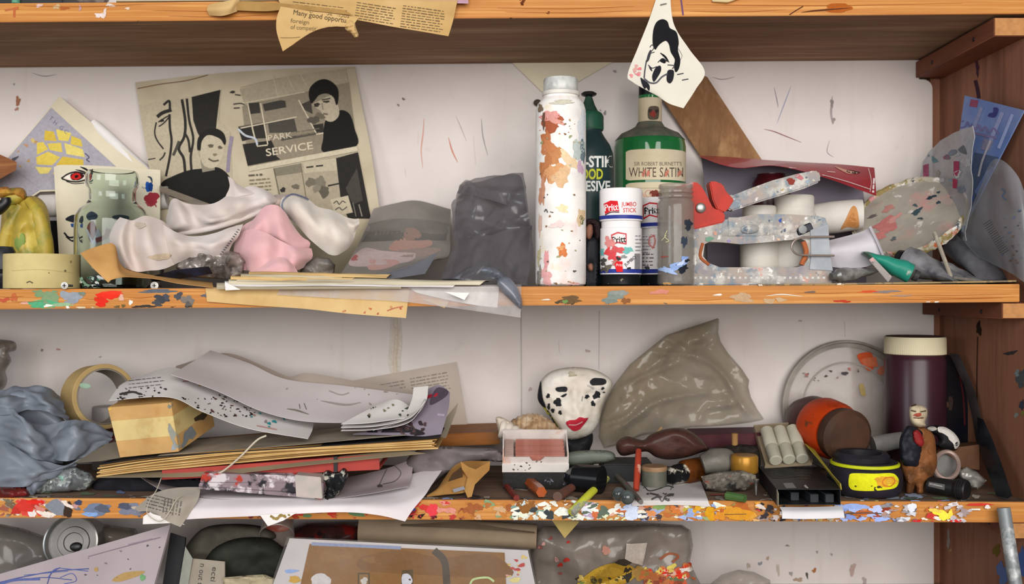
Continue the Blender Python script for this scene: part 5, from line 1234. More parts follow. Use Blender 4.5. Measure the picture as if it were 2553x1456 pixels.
# --- red leaflet, maroon bottle, white pill bottles
mb = one('maroon_bottle', 'dark red squat bottle hidden behind the staple gun lever', 'bottle', lath(1922, 0.185, [(0, 0), (42, 0), (47, 8), (48, 30), (48, 230), (46, 256), (38, 268), (34, 274), (34, 278), (0, 278)]), mat('dark_maroon', '4a1218', 0.25, var=0.2, vs_=12, col2='2c0b10', spec=0.6))
ltop = [(1742, 388), (1800, 390), (1900, 398), (2000, 404), (2100, 410), (2180, 418)]
fr_ = [(1745, 390), (1800, 410), (1850, 418), (1935, 413), (2050, 440), (2185, 488)]
lf = thing('red_leaflet', 'open folded leaflet with a red cover resting over the dark red bottle', 'leaflet', W(1960, 480, 0.17))
cv = mk('cover', sheet([[(x, y, 0.195) for x, y in ltop], [((a[0] + b[0]) / 2, (a[1] + b[1]) / 2 - 2, 0.165) for a, b in zip(ltop, fr_)], [(x, y, 0.135) for x, y in fr_]], 40, 10, 0.0005), mat('red_cover', '9c2f36', 0.4, var=0.1, vs_=12, col2='8a2830', coat=0.3), lf)
mk('inner_page', sheet([[(x + 6, y + 3, 0.198) for x, y in ltop[:-1]] + [(2140, 418, 0.198)], [(1758, 470, 0.226), (1820, 470, 0.227), (1900, 475, 0.227), (2000, 480, 0.227), (2080, 490, 0.227), (2155, 500, 0.226)], [(1762, 560, 0.23), (1830, 570, 0.231), (1900, 575, 0.231), (2000, 580, 0.231), (2080, 590, 0.231), (2158, 600, 0.23)], [(1764, 719, 0.235), (1830, 719, 0.236), (1900, 719, 0.236), (2000, 719, 0.236), (2080, 719, 0.236), (2160, 719, 0.235)]], 30, 12, 0.0005), mat('lilac_grey_page', '8f8794', 0.6, var=0.08, vs_=8), lf)
mk('white_edge', sheet([[(2050, 436, 0.137), (2110, 452, 0.137), (2170, 472, 0.137)], [(2080, 446, 0.146), (2120, 462, 0.15), (2166, 480, 0.155)]], 12, 5, 0.0004), paper, lf)
k = Ink(cv, L=8, lift=0.0004)
k.poly([(2080, 415), (2110, 424), (2140, 432), (2118, 434), (2098, 426)], 'c79a86', True).poly([(2115, 424), (2144, 430), (2132, 434), (2112, 430)], '3a2426', True).stroke([(1960, 417), (1985, 420)], 2, 'c9a0a0').stroke([(2165, 420), (2172, 452), (2168, 484)], 1.5, 'd8c0bc')
k.lines(2176, 486, 2236, 1, 6, 'e4d4d2', 6, -86, 3).stroke([(2062, 428), (2082, 430)], 2, 'd8b8b4', False).build('printing', cv, kind='stuff')
wpl = mat('white_pill_plastic', 'd2ccc2', 0.4, var=0.06, vs_=30)
for x, d, k_, lb in ((1980, 0.132, 1.0, 'white pill bottle with a ribbed cap behind the staple gun nose'), (1893, 0.130, 0.86, 'shorter white pill bottle behind the middle of the staple gun')):
    p_ = thing('pill_bottle', lb, 'bottle', stand(x, d), 'white pill bottles')
    K = lambda rows: [(r * k_, z * (0.97 if k_ == 1 else 0.86)) for r, z in rows]
    mk('bottle_body', lath(x, d, K([(0, 0), (52, 0), (55, 4), (55, 170), (52, 182), (48, 188), (48, 196), (0, 196)])), wpl, p_)
    mk('cap', lath(x, d, K([(0, 194), (47, 194), (48, 198), (48, 226), (45, 230), (0, 231)]), 60), wpl, p_)
# --- rolled tubes beside it
prl = one('paper_roll', 'short white paper roll with an orange patch beside the pill bottle', 'paper', tube([(2030, 548, 0.17), (2080, 542, 0.16), (2128, 536, 0.15), (2150, 535, 0.147)], [0.022, 0.023, 0.0215, 0.021], 24, 12, caps=True), mat('dull_white_card', 'd3ccc4', 0.6, var=0.05))
k = Ink(prl, L=6, lift=0.0004); k.poly([(2096, 572), (2108, 548), (2124, 516), (2136, 520), (2142, 556), (2138, 568), (2112, 566)], 'c28a56', True).poly([(2110, 560), (2126, 530), (2134, 560)], 'b87a44', True).build('orange_stain', prl)
wt = thing('paint_tube', 'flat-ended white paint tube under the round paint lid', 'paint tube', W(2120, 660, 0.09))
mk('tube_body', sheet([[(2010, 612, 0.105), (2080, 596, 0.09), (2140, 580, 0.075), (2168, 568, 0.068)], [(2020, 630, 0.085), (2090, 622, 0.066), (2150, 610, 0.054), (2184, 602, 0.05)], [(2025, 655, 0.095), (2095, 668, 0.075), (2160, 665, 0.06), (2200, 640, 0.052)]], 24, 14, 0.012), mat('white_enamel_tube', 'cdc8ce', 0.4, var=0.05, vs_=30), wt)
mk('tube_crimp', hexa([W(2166, 566, 0.062), W(2184, 602, 0.045), W(2201, 641, 0.046), W(2195, 644, 0.058), W(2172, 563, 0.066), W(2190, 600, 0.049), W(2206, 638, 0.05), W(2201, 642, 0.062)]), mat('white_enamel_tube', 'cdc8ce', 0.4), wt)
def paint_tube(label, p0, p1, r, m, capm=None, flat=0.5, group=None, wide=1.25, rad=None):
    """metal tube: flat crimped tail at p0, round shoulder and cap at p1"""
    a, b = W(*p0), W(*p1)
    L = (b - a).length; t = (b - a).normalized()
    g = thing('paint_tube', label, 'paint tube', (a + b) / 2 - Vector((0, 0, r)), group)
    up_ = Vector((0, 0, 1)); s_ = t.cross(up_).normalized(); up_ = s_.cross(t).normalized()
    v, f = [], []
    n, st = 20, 14
    for i in range(st):
        u = i / (st - 1)
        w_ = r * (wide + (1 - wide) * u); h_ = r * (0.12 + 0.88 * min(1, u * 1.25) ** 0.8)
        p = a + t * (L * 0.86 * u)
        wob = 0.0006 * math.sin(u * 17)
        for k_ in range(n):
            an = 2 * math.pi * k_ / n
            v.append(p + s_ * (w_ * math.cos(an)) + up_ * (h_ * math.sin(an) + wob))
        if i:
            for k_ in range(n): f.append(((i - 1) * n + k_, (i - 1) * n + (k_ + 1) % n, i * n + (k_ + 1) % n, i * n + k_))
    f.append(tuple(range(n))); 
    f.append(tuple(range((st - 1) * n + n - 1, (st - 1) * n - 1, -1)))
    body_ = mk('tube_body', (v, f), m, g)
    mk('shoulder', tube([a + t * (L * 0.855), a + t * (L * 0.90), a + t * (L * 0.92)], [r * 0.99, r * 0.55, r * 0.45], 20), steel, g)
    mk('cap', tube([a + t * (L * 0.915), a + t * (L * 0.92), a + t * L], [r * 0.55, r * 0.6, r * 0.52], 16), capm or blackp, g)
    return g, body_
silv = mat('silver_foil_tube', 'd2d0cd', 0.3, 0.35, var=0.25, vs_=40, col2='6f6d6a', bmp=0.2, bs=60)
dsil = mat('dull_foil_tube', '9c9b9e', 0.3, 0.3, var=0.3, vs_=30, col2='45444a', bmp=0.15, bs=60)
paint_tube('silver paint tube lying nearest the staple gun nose', (2190, 674, 0.075), (2072, 690, 0.055), 0.0095, silv, mat('grey_cap', '5d5c5a', 0.4))
paint_tube('green banded paint tube slanting down under the round paint lid', (2150, 630, 0.045), (2290, 690, 0.03), 0.0125, splat('green_banded_tube', '2a8a76', [('5c4640', 24, .58, .04), ('b9b2aa', 30, .64, .03)], 0.35, 0.1), mat('dark_grey_cap', '3a3a3a', 0.4))
one('metal_strip', 'narrow pinkish metal strip leaning beside the green banded tube', 'strip', hexa([W(2166, 648, 0.02), W(2176, 640, 0.02), W(2178, 642, 0.028), W(2168, 650, 0.028), W(2214, 704, 0.008), W(2224, 690, 0.008), W(2226, 692, 0.016), W(2216, 704, 0.016)], 0.0006), splat('smeared_strip', '9a938f', [('c49a98', 60, .58), ('6a6460', 50, .62)], 0.5))
paint_tube('dark foil paint tube with a bright dent in front of the stick', (2395, 700, 0.015), (2238, 640, 0.075), 0.0185, dsil, None)
paint_tube('small dull paint tube behind the thin stick', (2440, 706, 0.03), (2330, 672, 0.09), 0.014, dsil, None)
paint_tube('large grey paint tube lying nearest the side board', (2484, 700, 0.055), (2372, 594, 0.15), 0.020, mat('gunmetal_tube', '77777c', 0.28, 0.3, var=0.25, vs_=20, col2='3a3a40'), None)
one('thin_stick', 'thin pale wooden stick leaning in front of the dark paint tubes', 'stick', tube([(2330, 580, 0.04), (2352, 640, 0.022), (2374, 699, 0.006)], 0.0026, 8), wood('pale_stick', 'a3998a', '8f8678', 'b5ab9b', (60, 60, 6)))
one('thin_stick', 'thin grey stick lying flat below the dark paint tubes', 'stick', tube([(2375, 692, 0.005), (2430, 699, 0.012)], 0.0022, 8), wood('grey_stick', '77736c', '68645e', '86827a', (60, 60, 6)))
# --- round paint-crusted lid
pl = thing('round_palette', 'round tilted lid used as a palette, rim crusted with paint', 'palette', W(2270, 620, 0.1))
c0 = W(2266, 540, 0.135)
ax = (W(2376, 462, 0.135) - W(2156, 618, 0.135)); ax_n = ax.normalized()
rr = ax.length / 2 * 1.03
nrm = (ax_n.cross(Vector((0, 1, 0))) * -0.82 + Vector((0, -0.52, 0)))
if nrm.z < 0: nrm = Vector((-nrm.x, nrm.y, -nrm.z))
nrm.normalize()
bx = nrm.cross(ax_n).normalized()
Ml = Matrix((( ax_n.x, bx.x, nrm.x, c0.x), (ax_n.y, bx.y, nrm.y, c0.y), (ax_n.z, bx.z, nrm.z, c0.z), (0, 0, 0, 1)))
pld = mk('disc', xf(lathe([(0, 0), (rr * 0.9, 0), (rr * 0.93, 0.001), (rr * 0.93, -0.006), (0, -0.006)], 64), Ml), splat('grey_pink_palette', 'a39c90', [('b58a84', 16, .60, .06), ('8f8a80', 30, .6, .05), ('c9c2b8', 40, .66, .03)], 0.55, 0.3), pl)
rimg = lathe([(rr * 0.9, -0.006), (rr, -0.006), (rr * 1.01, 0.0), (rr, 0.005), (rr * 0.96, 0.0055), (rr * 0.92, 0.0), (rr * 0.9, -0.006)], 90)
rimg = ([p * (1 + 0.012 * noise.noise(Vector(p) * 90)) + Vector((0, 0, 0.003 * noise.noise(Vector(p) * 120 + Vector((3, 1, 2))))) for p in rimg[0]], rimg[1])
mk('crusted_rim', xf(rimg, Ml), splat('crusted_paint_rim', 'c3bba8', [('8a7a4a', 34, .52, .03), ('e6e2dc', 44, .55, .03), ('b5603c', 45, .60, .02), ('c98a8a', 36, .62, .02), ('4a5058', 60, .63, .02)], 0.5, 0.6), pl)
k = Ink(pld, L=10, lift=0.0004)
for x, y, rx, ry, c, r in [(2322, 492, 12, 4, '2f3a44', -15), (2340, 505, 5, 4, '33404a', 0), (2286, 528, 14, 6, '3a4a52', -25), (2282, 512, 5, 4, '4a545a', 0), (2295, 545, 6, 3, '3a464c', 0), (2210, 560, 34, 14, 'b5706c', -25), (2195, 585, 26, 10, 'ba7670', -20), (2230, 545, 20, 6, 'c08a84', -30), (2215, 520, 14, 8, 'b58078', -20), (2175, 540, 14, 3, '6a5a5c', -20), (2340, 480, 4, 3, '3a4248', 0), (2228, 596, 8, 4, '5d6468', -20)]: k.blob(x, y, rx, ry, c, r, 0.45)
k.build('paint_dabs', pld, kind='stuff')
def card_on_plane(tl, tr_, bl_, br, th):
    a, b, d = W(*tl), W(*tr_), W(*bl_)
    n_ = (b - a).cross(d - a).normalized()
    o_ = Vector((0, -DC, 0)); r_ = W(br[0], br[1], 0) - o_
    c = o_ + r_ * ((a - o_).dot(n_) / r_.dot(n_))
    if n_.y < 0: n_ = -n_
    return hexa([d, c, c + n_ * th, d + n_ * th, a, b, b + n_ * th, a + n_ * th])
# --- blue blister card and clear packaging at the upright
bc = one('blister_card', 'blue printed packaging card leaning against the side board', 'packaging', card_on_plane((2405, 238, 0.125), (2553, 275, 0.0), (2352, 612, 0.150), (2374, 623), 0.0016), mat('blue_print_card', '5f76ac', 0.35, var=0.2, vs_=16, col2='8593b8'))
k = Ink(bc, L=20, lift=0.0003)
k.poly([(2402, 245), (2440, 250), (2436, 268), (2398, 262)], '8a4a62').stroke([(2448, 268), (2420, 340)], 9, '868db0').stroke([(2500, 280), (2470, 350)], 10, '8f97bc').stroke([(2525, 285), (2490, 370)], 8, '98a6d0').stroke([(2402, 300), (2392, 312), (2398, 318), (2408, 314), (2412, 304), (2418, 316), (2424, 308)], 4, '6a6796').stroke([(2424, 318), (2434, 322), (2440, 312), (2448, 326), (2456, 316), (2466, 330), (2478, 320), (2490, 336)], 5, '77709a').stroke([(2426, 330), (2456, 338), (2486, 344)], 6, '7d749c').poly([(2478, 268), (2490, 272), (2482, 292), (2464, 290), (2468, 282), (2476, 280)], '3c3f7a', True)
k.poly([(2430, 380), (2490, 392), (2440, 520), (2410, 510)], '4e5c78').poly([(2395, 480), (2430, 490), (2395, 585), (2372, 575)], '3f5ca0').stroke([(2553, 300), (2480, 470), (2372, 618)], 7, '86a6dc').poly([(2454, 345), (2478, 352), (2466, 376), (2446, 372)], '8a86a0').stroke([(2470, 350), (2450, 400), (2440, 440)], 5, 'b8b4bc')
k.build('printing', bc, kind='stuff')
cp_ = one('clear_package', 'crumpled clear plastic packaging with red print behind the paint lid', 'packaging',
    sheet([[(2300, 402, 0.20), (2340, 352, 0.17), (2390, 325, 0.10), (2424, 314, 0.045)], [(2288, 470, 0.20), (2335, 450, 0.16), (2385, 430, 0.10), (2424, 420, 0.05)], [(2292, 540, 0.20), (2340, 530, 0.155), (2385, 520, 0.10), (2420, 510, 0.055)], [(2310, 610, 0.19), (2350, 605, 0.15), (2385, 600, 0.10), (2405, 600, 0.065)]], 30, 24, 0.0008, (7, 0.004, 3)), film('scuffed_package_film', 'a3a5a8', 0.45, 0.75, 0.25, 35, 0.3))
k = Ink(cp_, L=8, lift=0.0004)
k.specks(2310, 360, 2416, 590, 34, ['7a8490', '8a9aa8', '6a7078', 'b5b8ba', '5f7f86', '9a9490'], (3, 11), 6)
k.poly([(2378, 402), (2392, 402), (2392, 440), (2378, 438)], '9c3a58').poly([(2376, 445), (2388, 448), (2386, 470), (2376, 468)], 'a03a54').poly([(2302, 412), (2316, 408), (2316, 440), (2302, 444)], '8f4a62').blob(2360, 392, 7, 6, '8a5a70').build('red_print', cp_)
shl = one('plastic_shell', 'curved clear plastic shell with pencil scribbles against the side board', 'packaging',
    sheet([[(2440, 470, 0.06), (2470, 405, 0.035), (2500, 400, 0.012), (2535, 435, -0.004), (2556, 480, -0.012)], [(2420, 530, 0.075), (2460, 490, 0.04), (2500, 490, 0.008), (2540, 520, -0.014), (2562, 560, -0.022)], [(2400, 590, 0.09), (2450, 580, 0.05), (2500, 580, 0.010), (2545, 610, -0.016), (2566, 640, -0.024)], [(2440, 640, 0.075), (2480, 660, 0.04), (2515, 680, 0.008), (2550, 700, -0.016), (2568, 715, -0.022)]], 34, 28, 0.0008, (12, 0.002, 4)), film('cloudy_shell_film', '8f9298', 0.28, 0.5, 0.22, 14, 0.1))
k = Ink(shl, L=8, lift=0.0004)
for i in range(16): k.stroke([(2452 + i * 3, 560 + i * 5), (2470 + i * 3, 548 + i * 5)], 1.2, '4a4c52', False)
k.stroke([(2498, 470), (2506, 478), (2500, 490), (2510, 498)], 2.5, '4a6080').specks(2500, 520, 2550, 690, 24, ['4a5058', '5d6a80', '6a5a50'], (1, 3), 5).build('pencil_scribbles', shl, kind='stuff')
# --- diagonal plank, envelope corner, hanging drawing
one('leaning_plank', 'brown plank leaning diagonally on the wall behind the gin bottle', 'plank', (lambda p: hexa([p(1612, 190, .2385), p(1762, 190, .2385), p(1762, 190, .248), p(1612, 190, .248), p(1905, 660, .175), p(2010, 640, .175), p(2010, 640, .187), p(1905, 660, .187)][0:4] + [p(1660, 275, .236)] * 0 + [p(1800, 470, .2385), p(1930, 445, .2385), p(1930, 445, .248), p(1800, 470, .248)], 0.001))(W), wood('knotted_brown_plank', '96704a', '7c5636', 'a9835a', (22, 22, 9), 0.6, 0.1, '5a3c24'))
one('envelope', 'cream envelope corner hanging down behind the uppermost plank', 'envelope', slab([(1270, 150), (1535, 150), (1400, 228), (1350, 228)], 0.2468, 0.001), cream)
one('wall_plug', 'dark knob on the wall behind the tall white bottle', 'knob', xf(sphere(0.006, 0.006, 0.005), T(W(1340, 256, 0.246))), mat('dark_knob', '4a4038', 0.6))
hd = one('ink_drawing', 'white paper hung from the uppermost plank with an inked face', 'drawing',
    sheet([[(1640, -16, -0.003), (1650, -18, -0.003), (1670, -16, -0.003)], [(1618, 50, -0.004), (1645, 48, -0.004), (1680, 60, -0.004)], [(1590, 120, -0.006), (1650, 120, -0.010), (1718, 122, -0.006)], [(1565, 185, -0.008), (1650, 185, -0.016), (1757, 178, -0.006)], [(1578, 205, -0.010), (1650, 215, -0.016), (1735, 222, -0.010)], [(1640, 240, -0.012), (1668, 258, -0.014), (1704, 270, -0.012)]], 30, 34, 0.0005), mat('sketch_paper', 'd6d1c4', 0.8, var=0.04, vs_=20, spec=0.15))
k = Ink(hd, L=6, lift=0.0004)
bk_ = '17171a'
k.poly([(1630, 70), (1638, 54), (1652, 48), (1664, 54), (1670, 70), (1686, 80), (1692, 105), (1690, 125), (1696, 150), (1692, 172), (1684, 180), (1680, 165), (1682, 148), (1672, 130), (1668, 112), (1660, 102), (1648, 108), (1640, 116), (1634, 124), (1628, 114), (1627, 92)], bk_, True)
k.poly([(1614, 140), (1620, 126), (1624, 128), (1618, 150), (1612, 154)], '3a3a3e', True).stroke([(1620, 118), (1626, 112), (1630, 120), (1622, 132), (1632, 130)], 2, '3a3a3e').stroke([(1612, 150), (1608, 175), (1606, 195)], 3, '3c3c42').stroke([(1646, 132), (1658, 142), (1668, 156)], 5, bk_, taper=True)
k.poly([(1645, 152), (1650, 147), (1660, 150), (1658, 158), (1650, 156)], bk_, True).stroke([(1640, 156), (1652, 146), (1664, 154)], 2, '33333a').stroke([(1664, 162), (1680, 164), (1676, 172)], 2.4, '44444a').stroke([(1616, 162), (1626, 170), (1638, 166)], 2, '33333a').stroke([(1618, 164), (1626, 178)], 5, '2f2f36', taper=True)
k.poly([(1626, 190), (1634, 170), (1646, 164), (1648, 176), (1640, 192), (1630, 204)], '1f1f26', True).poly([(1664, 178), (1672, 174), (1680, 178), (1678, 198), (1670, 208), (1662, 200)], '1f1f26', True).poly([(1597, 194), (1604, 198), (1618, 210), (1620, 222), (1616, 228), (1606, 220), (1600, 208)], '24242b', True)
k.stroke([(1606, 196), (1620, 206), (1636, 206), (1650, 192), (1664, 184)], 4, '55555c').stroke([(1688, 186), (1704, 183)], 2.4, '3a3a40', False).stroke([(1700, 200), (1716, 197)], 2.4, '3a3a40', False).stroke([(1690, 120), (1700, 138), (1696, 150)], 1.6, '9a9694').stroke([(1646, 12), (1660, 9)], 2, '6a665e', False)
k.specks(1570, 160, 1596, 190, 7, ['d98a8c', 'd67a80', 'cf9a94'], (2, 5), 3).stroke([(1580, 178), (1586, 186), (1592, 180), (1598, 182)], 2, 'd08a8c').build('inked_face', hd)
one('staple', 'small wire staple pinning the hanging ink drawing', 'staple', tube([(1646, 13, -0.0037), (1648, 12, -0.0052), (1660, 9, -0.0052), (1662, 9, -0.0037)], 0.0005, 6), steel)
# --- screws on the shelf edge
def screw(x, y, d, label, r=9):
    g = thing('screw', label, 'screw', W(x, y, d))
    M_ = T(W(x, y, d)) @ R(90, 'X')
    mk('screw_head', xf(lathe([(0, 0.002), (r * PX, 0.0016), (r * PX, 0.0006), (r * PX * .4, -0.002), (0, -0.002)], 20), M_), mat('zinc_plated', 'cfccc6', 0.35, 0.6), g)
    mk('screw_shank', xf(lathe([(0, -0.001), (0.0018, -0.001), (0.0016, -0.02), (0, -0.022)], 10), M_), steel, g)
    mk('cross_slot', join(xf(box(0.0045, 0.0008, 0.0012), M_ @ T(0, 0, 0.0014)), xf(box(0.0008, 0.0045, 0.0012), M_ @ T(0, 0, 0.0014))), mat('slot_dark', '2a2826', 0.7), g)
screw(162, 712, -0.003, 'crosshead screw lying before the masking tape roll on the plank')
screw(386, 712, 0.01, 'worn screw lying under the folded brown paper', 10)
# --- things on the uppermost shelf that reach over its edge
def ztop(x): return (CY - (8 - 20 * x / 2553.0)) * PX + 0.0006
one('dark_box', 'black box standing at the end of the uppermost plank', 'box', xf(box(0.104, 0.1, 0.06, 0.001), T(Wz(100, 0.056, ztop(100)))), blackp)
one('green_tube', 'green tube end on the uppermost plank before the black box', 'tube', xf(lathe([(0, 0), (0.005, 0), (0.005, 0.03), (0, 0.031)], 16), T(Wz(40, -0.001 + 0.006, ztop(40)))), mat('sea_green', '5f9a80', 0.5))
one('plastic_wad', 'grey plastic wad on the uppermost plank beside the black box', 'bag', blob([(196, 8), (196, -30), (240, -50), (268, -20), (266, 7)], 0.02, 0.012, 0.008, 20, 6, crum=(24, 0.005, 3)), film('wad_film', '8a8078', 0.6, 0.85))
for x0, x1, z_, d0, m_, lb in ((290, 900, 0.0, -0.002, newsp, 'magazine lying lowest in the pile on the uppermost plank'), (330, 1150, 0.0045, 0.004, paper, 'white magazine lying in the pile on the uppermost plank')):
    one('magazine', lb, 'magazine', hexa([Wz(x0, d0, ztop(x0) + z_), Wz(x1, d0, ztop(x1) + z_), Wz(x1, 0.2, ztop(x1) + z_), Wz(x0, 0.2, ztop(x0) + z_), Wz(x0, d0, ztop(x0) + z_ + 0.004), Wz(x1, d0, ztop(x1) + z_ + 0.004), Wz(x1, 0.2, ztop(x1) + z_ + 0.004), Wz(x0, 0.2, ztop(x0) + z_ + 0.004)], 0.0005), m_)
one('magazine', 'mauve magazine cover drooping over the uppermost plank', 'magazine', sheet([[Wz(880, 0.15, ztop(1170) + 0.0094), Wz(1010, 0.15, ztop(1170) + 0.0094), Wz(1165, 0.15, ztop(1170) + 0.0094)], [Wz(880, 0.0, ztop(1170) + 0.0092), Wz(1010, 0.0, ztop(1170) + 0.0092), Wz(1165, 0.0, ztop(1170) + 0.0092)], [(885, 2, -0.010), (1010, 5, -0.011), (1168, 9, -0.010)]], 20, 10, 0.001), mat('mauve_cover', 'b58fa0', 0.4))
one('wooden_offcut', 'small pale wooden offcut at the front of the uppermost plank', 'offcut', hexa([W(1775, 4, -0.004), W(1815, 6, -0.006), Wz(1815, 0.05, 0.367), Wz(1775, 0.05, 0.367), W(1775, -12, -0.004), W(1872, -14, -0.004), Wz(1872, 0.05, 0.375), Wz(1775, 0.05, 0.375)], 0.0006), mat('pale_offcut', 'cfb98a', 0.7))
# torn newspaper hanging from the uppermost shelf
tn = mat('tan_newsprint', 'c9a976', 0.85, var=0.08, vs_=16, spec=0.1, col2='b8955f')
t1 = one('torn_newspaper', 'torn tan newspaper sheet with text hanging over the uppermost plank', 'newspaper',
    sheet([[Wz(690, 0.08, ztop(700) + 0.0003), Wz(850, 0.08, ztop(850) + 0.0003), Wz(1000, 0.08, ztop(1000) + 0.0003), Wz(1140, 0.08, ztop(1140) + 0.0003)], [(690, -4, -0.005), (850, -5, -0.006), (1000, -4, -0.006), (1142, -3, -0.006)], [(700, 12, -0.010), (850, 20, -0.013), (1000, 40, -0.012), (1130, 50, -0.008)], [(705, 22, -0.014), (860, 45, -0.018), (1000, 70, -0.014), (1118, 90, -0.010)]], 40, 18, 0.0004, (8, 0.0006, 2)), tn)
k = Ink(t1, L=10, lift=0.0004)
k.lines(890, 6, 990, 9, 6.5, '6d5a3e', 2.2, 9, 3).lines(1005, 14, 1112, 9, 6.5, '6d5a3e', 2.2, 8, 9).lines(730, 4, 870, 2, 7, '6d5a3e', 2, 7, 2).build('printed_columns', t1)
t2 = one('torn_newspaper', 'torn newspaper tongue with large print hanging lowest from the uppermost plank', 'newspaper',
    sheet([[(700, 16, -0.020), (760, 26, -0.024), (830, 34, -0.024), (895, 44, -0.020)], [(690, 45, -0.021), (750, 48, -0.024), (810, 55, -0.024), (870, 66, -0.021)], [(690, 80, -0.021), (730, 84, -0.022), (765, 86, -0.022), (800, 66, -0.021)], [(705, 128, -0.020), (720, 118, -0.020), (735, 108, -0.020), (752, 94, -0.020)]], 26, 22, 0.0004), tn)
k = Ink(t2, L=8, lift=0.0004)
k.text('er will be impos', 770, 31, 12, '5f4e38', 8, 100, -0.005).text('Many good opportu', 730, 36, 13, '4f4232', 9, 132).text('foreign', 724, 56, 11, '7a6848', 6, 46).text('of competiti', 724, 72, 11, '7a6848', 4, 66).stroke([(692, 94), (730, 94), (748, 92)], 1.5, '8a744e').build('printed_lines', t2)
one('paper_curl', 'curled newspaper scrap at the edge of the torn sheet', 'newspaper', sheet([[(520, 12, -0.004), (545, 6, -0.010), (580, 0, -0.012), (600, -4, -0.006)], [(516, 24, -0.008), (545, 22, -0.015), (575, 18, -0.016), (590, 14, -0.008)], [(522, 38, -0.004), (548, 40, -0.010), (570, 36, -0.012), (592, 28, -0.006)]], 20, 12, 0.0004), tn)
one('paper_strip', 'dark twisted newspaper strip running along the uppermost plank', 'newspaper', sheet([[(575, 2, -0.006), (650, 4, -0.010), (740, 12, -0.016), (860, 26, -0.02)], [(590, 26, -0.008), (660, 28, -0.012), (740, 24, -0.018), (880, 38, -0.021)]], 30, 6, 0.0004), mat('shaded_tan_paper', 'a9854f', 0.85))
one('paper_twist', 'twisted knot of torn newspaper hanging below the torn sheet', 'newspaper', blob([(858, 58), (870, 46), (884, 54), (888, 70), (894, 88), (886, 94), (874, 82), (862, 74)], -0.017, 0.006, 0.003, 8, 3, crum=(10, 0.004, 2)), tn)
# ================================================================== lower compartment
def S(x, y, h=0.0):
    """point h above the lower shelf that is seen at photo pixel (x, y)"""
    z = zlow(x) + h
    d = DC * (-z / ((y - CY) * PX) - 1)
    return Wz(x, d, z)
def SB(x, d, h=0.0): return Wz(x, d, zlow(x) + 0.0003 + h)
def lathS(x, d, rows, n=44, h=0.0):
    s_ = sc(d); return xf(lathe([(r * s_, z * s_) for r, z in rows], n), T(SB(x, d, h)))
one('plastic_bag', 'brownish plastic bag hanging in at the frame end above the blue-grey bag', 'bag',
    blob([(-70, 840), (0, 846), (36, 852), (40, 872), (22, 880), (28, 900), (14, 925), (18, 950), (0, 975), (-70, 990)], 0.17, 0.03, 0.02, 26, 6, fac=[(40, 0.010, 5)]), film('brown_grey_film', '6f655c', 0.6, 0.9, 0.25, 20, 0.1))
# blue-grey plastic bag
bbm = mat('blue_grey_film', '7d848f', 0.36, var=0.12, vs_=18, col2='686f7b', spec=0.3)
bbg = thing('plastic_bag', 'crumpled blue-grey plastic bag beside the upright tape roll', 'bag', SB(80, 0.07))
mk('back_layer', blob([(-60, 988), (0, 976), (40, 970), (108, 968), (138, 988), (146, 1008), (164, 1050), (230, 1060), (264, 1072), (268, 1086), (250, 1108), (200, 1134), (182, 1154), (134, 1170), (112, 1194), (66, 1208), (0, 1214), (-60, 1220)], 0.115, 0.018, 0.02, 20, 6, fac=[(60, 0.010, 3)], zfloor=zlow(100) + 0.0006), bbm, bbg)
kc = (9, 0.0060)
layer(bbg, [[(-60, 985, .120), (0, 972, .100), (50, 964, .112), (110, 963, .098), (148, 990, .118)], [(-60, 1005, .092), (10, 1000, .066), (60, 990, .088), (110, 995, .064), (162, 1020, .096)], [(-60, 1034, .088), (20, 1034, .056), (72, 1022, .082), (122, 1028, .060), (172, 1050, .096)]], bbm, 40, 24, 0.001, crum=kc)
layer(bbg, [[(-60, 1022, .082), (20, 1016, .060), (62, 1044, .038), (112, 1060, .066), (168, 1048, .084)], [(-60, 1070, .072), (18, 1072, .052), (72, 1090, .022), (122, 1106, .054), (156, 1110, .080)], [(-60, 1132, .066), (20, 1132, .048), (76, 1142, .026), (122, 1152, .046), (156, 1156, .072)]], bbm, 40, 28, 0.001, crum=kc)
layer(bbg, [[(150, 1052, .092), (190, 1046, .070), (232, 1054, .088), (282, 1078, .100)], [(130, 1092, .072), (180, 1090, .044), (230, 1096, .070), (278, 1096, .090)], [(118, 1142, .062), (166, 1150, .040), (208, 1140, .062), (262, 1112, .086)]], bbm, 34, 24, 0.001, crum=kc)
layer(bbg, [[(-60, 1108, .052), (6, 1098, .042), (80, 1140, .026), (150, 1158, .038), (214, 1140, .062)], [(-60, 1166, .036), (20, 1160, .020), (84, 1178, .008), (134, 1176, .024), (192, 1158, .052)], [(-60, 1220, .032), (0, 1217, .018), (64, 1212, .010), (104, 1198, .020), (134, 1182, .042)]], bbm, 46, 22, 0.001, crum=kc)
layer(bbg, [[(62, 1196, .020), (90, 1192, .016), (122, 1184, .030)], [(68, 1216, .018), (88, 1214, .012), (112, 1204, .026)], [(78, 1237, .022), (82, 1236, .020), (92, 1228, .026)]], bbm, 14, 12, 0.001, crum=(6, 0.002))
foil2 = mat('crinkled_foil', '9b9e9e', 0.25, 0.5, var=0.4, vs_=60, col2='35383a', bmp=0.5, bs=160, spec=0.8)
one('foil_wad', 'crinkled foil wad with green paint before the blue-grey bag', 'foil', blob([(62, 1210), (110, 1186), (140, 1168), (190, 1165), (225, 1178), (238, 1198), (215, 1222), (160, 1230), (90, 1238)], 0.045, 0.020, 0.006, 22, 4, fac=[(30, 0.010, 2), (13, 0.004, 6)], smooth=False, zfloor=zlow(100) + 0.0006), splat('foil_with_paint', '84888a', [('bfc6c2', 60, .56), ('4a4d50', 40, .58), ('8fb5a6', 50, .68), ('a03a34', 70, .74)], 0.28, 0.5, 0.35))
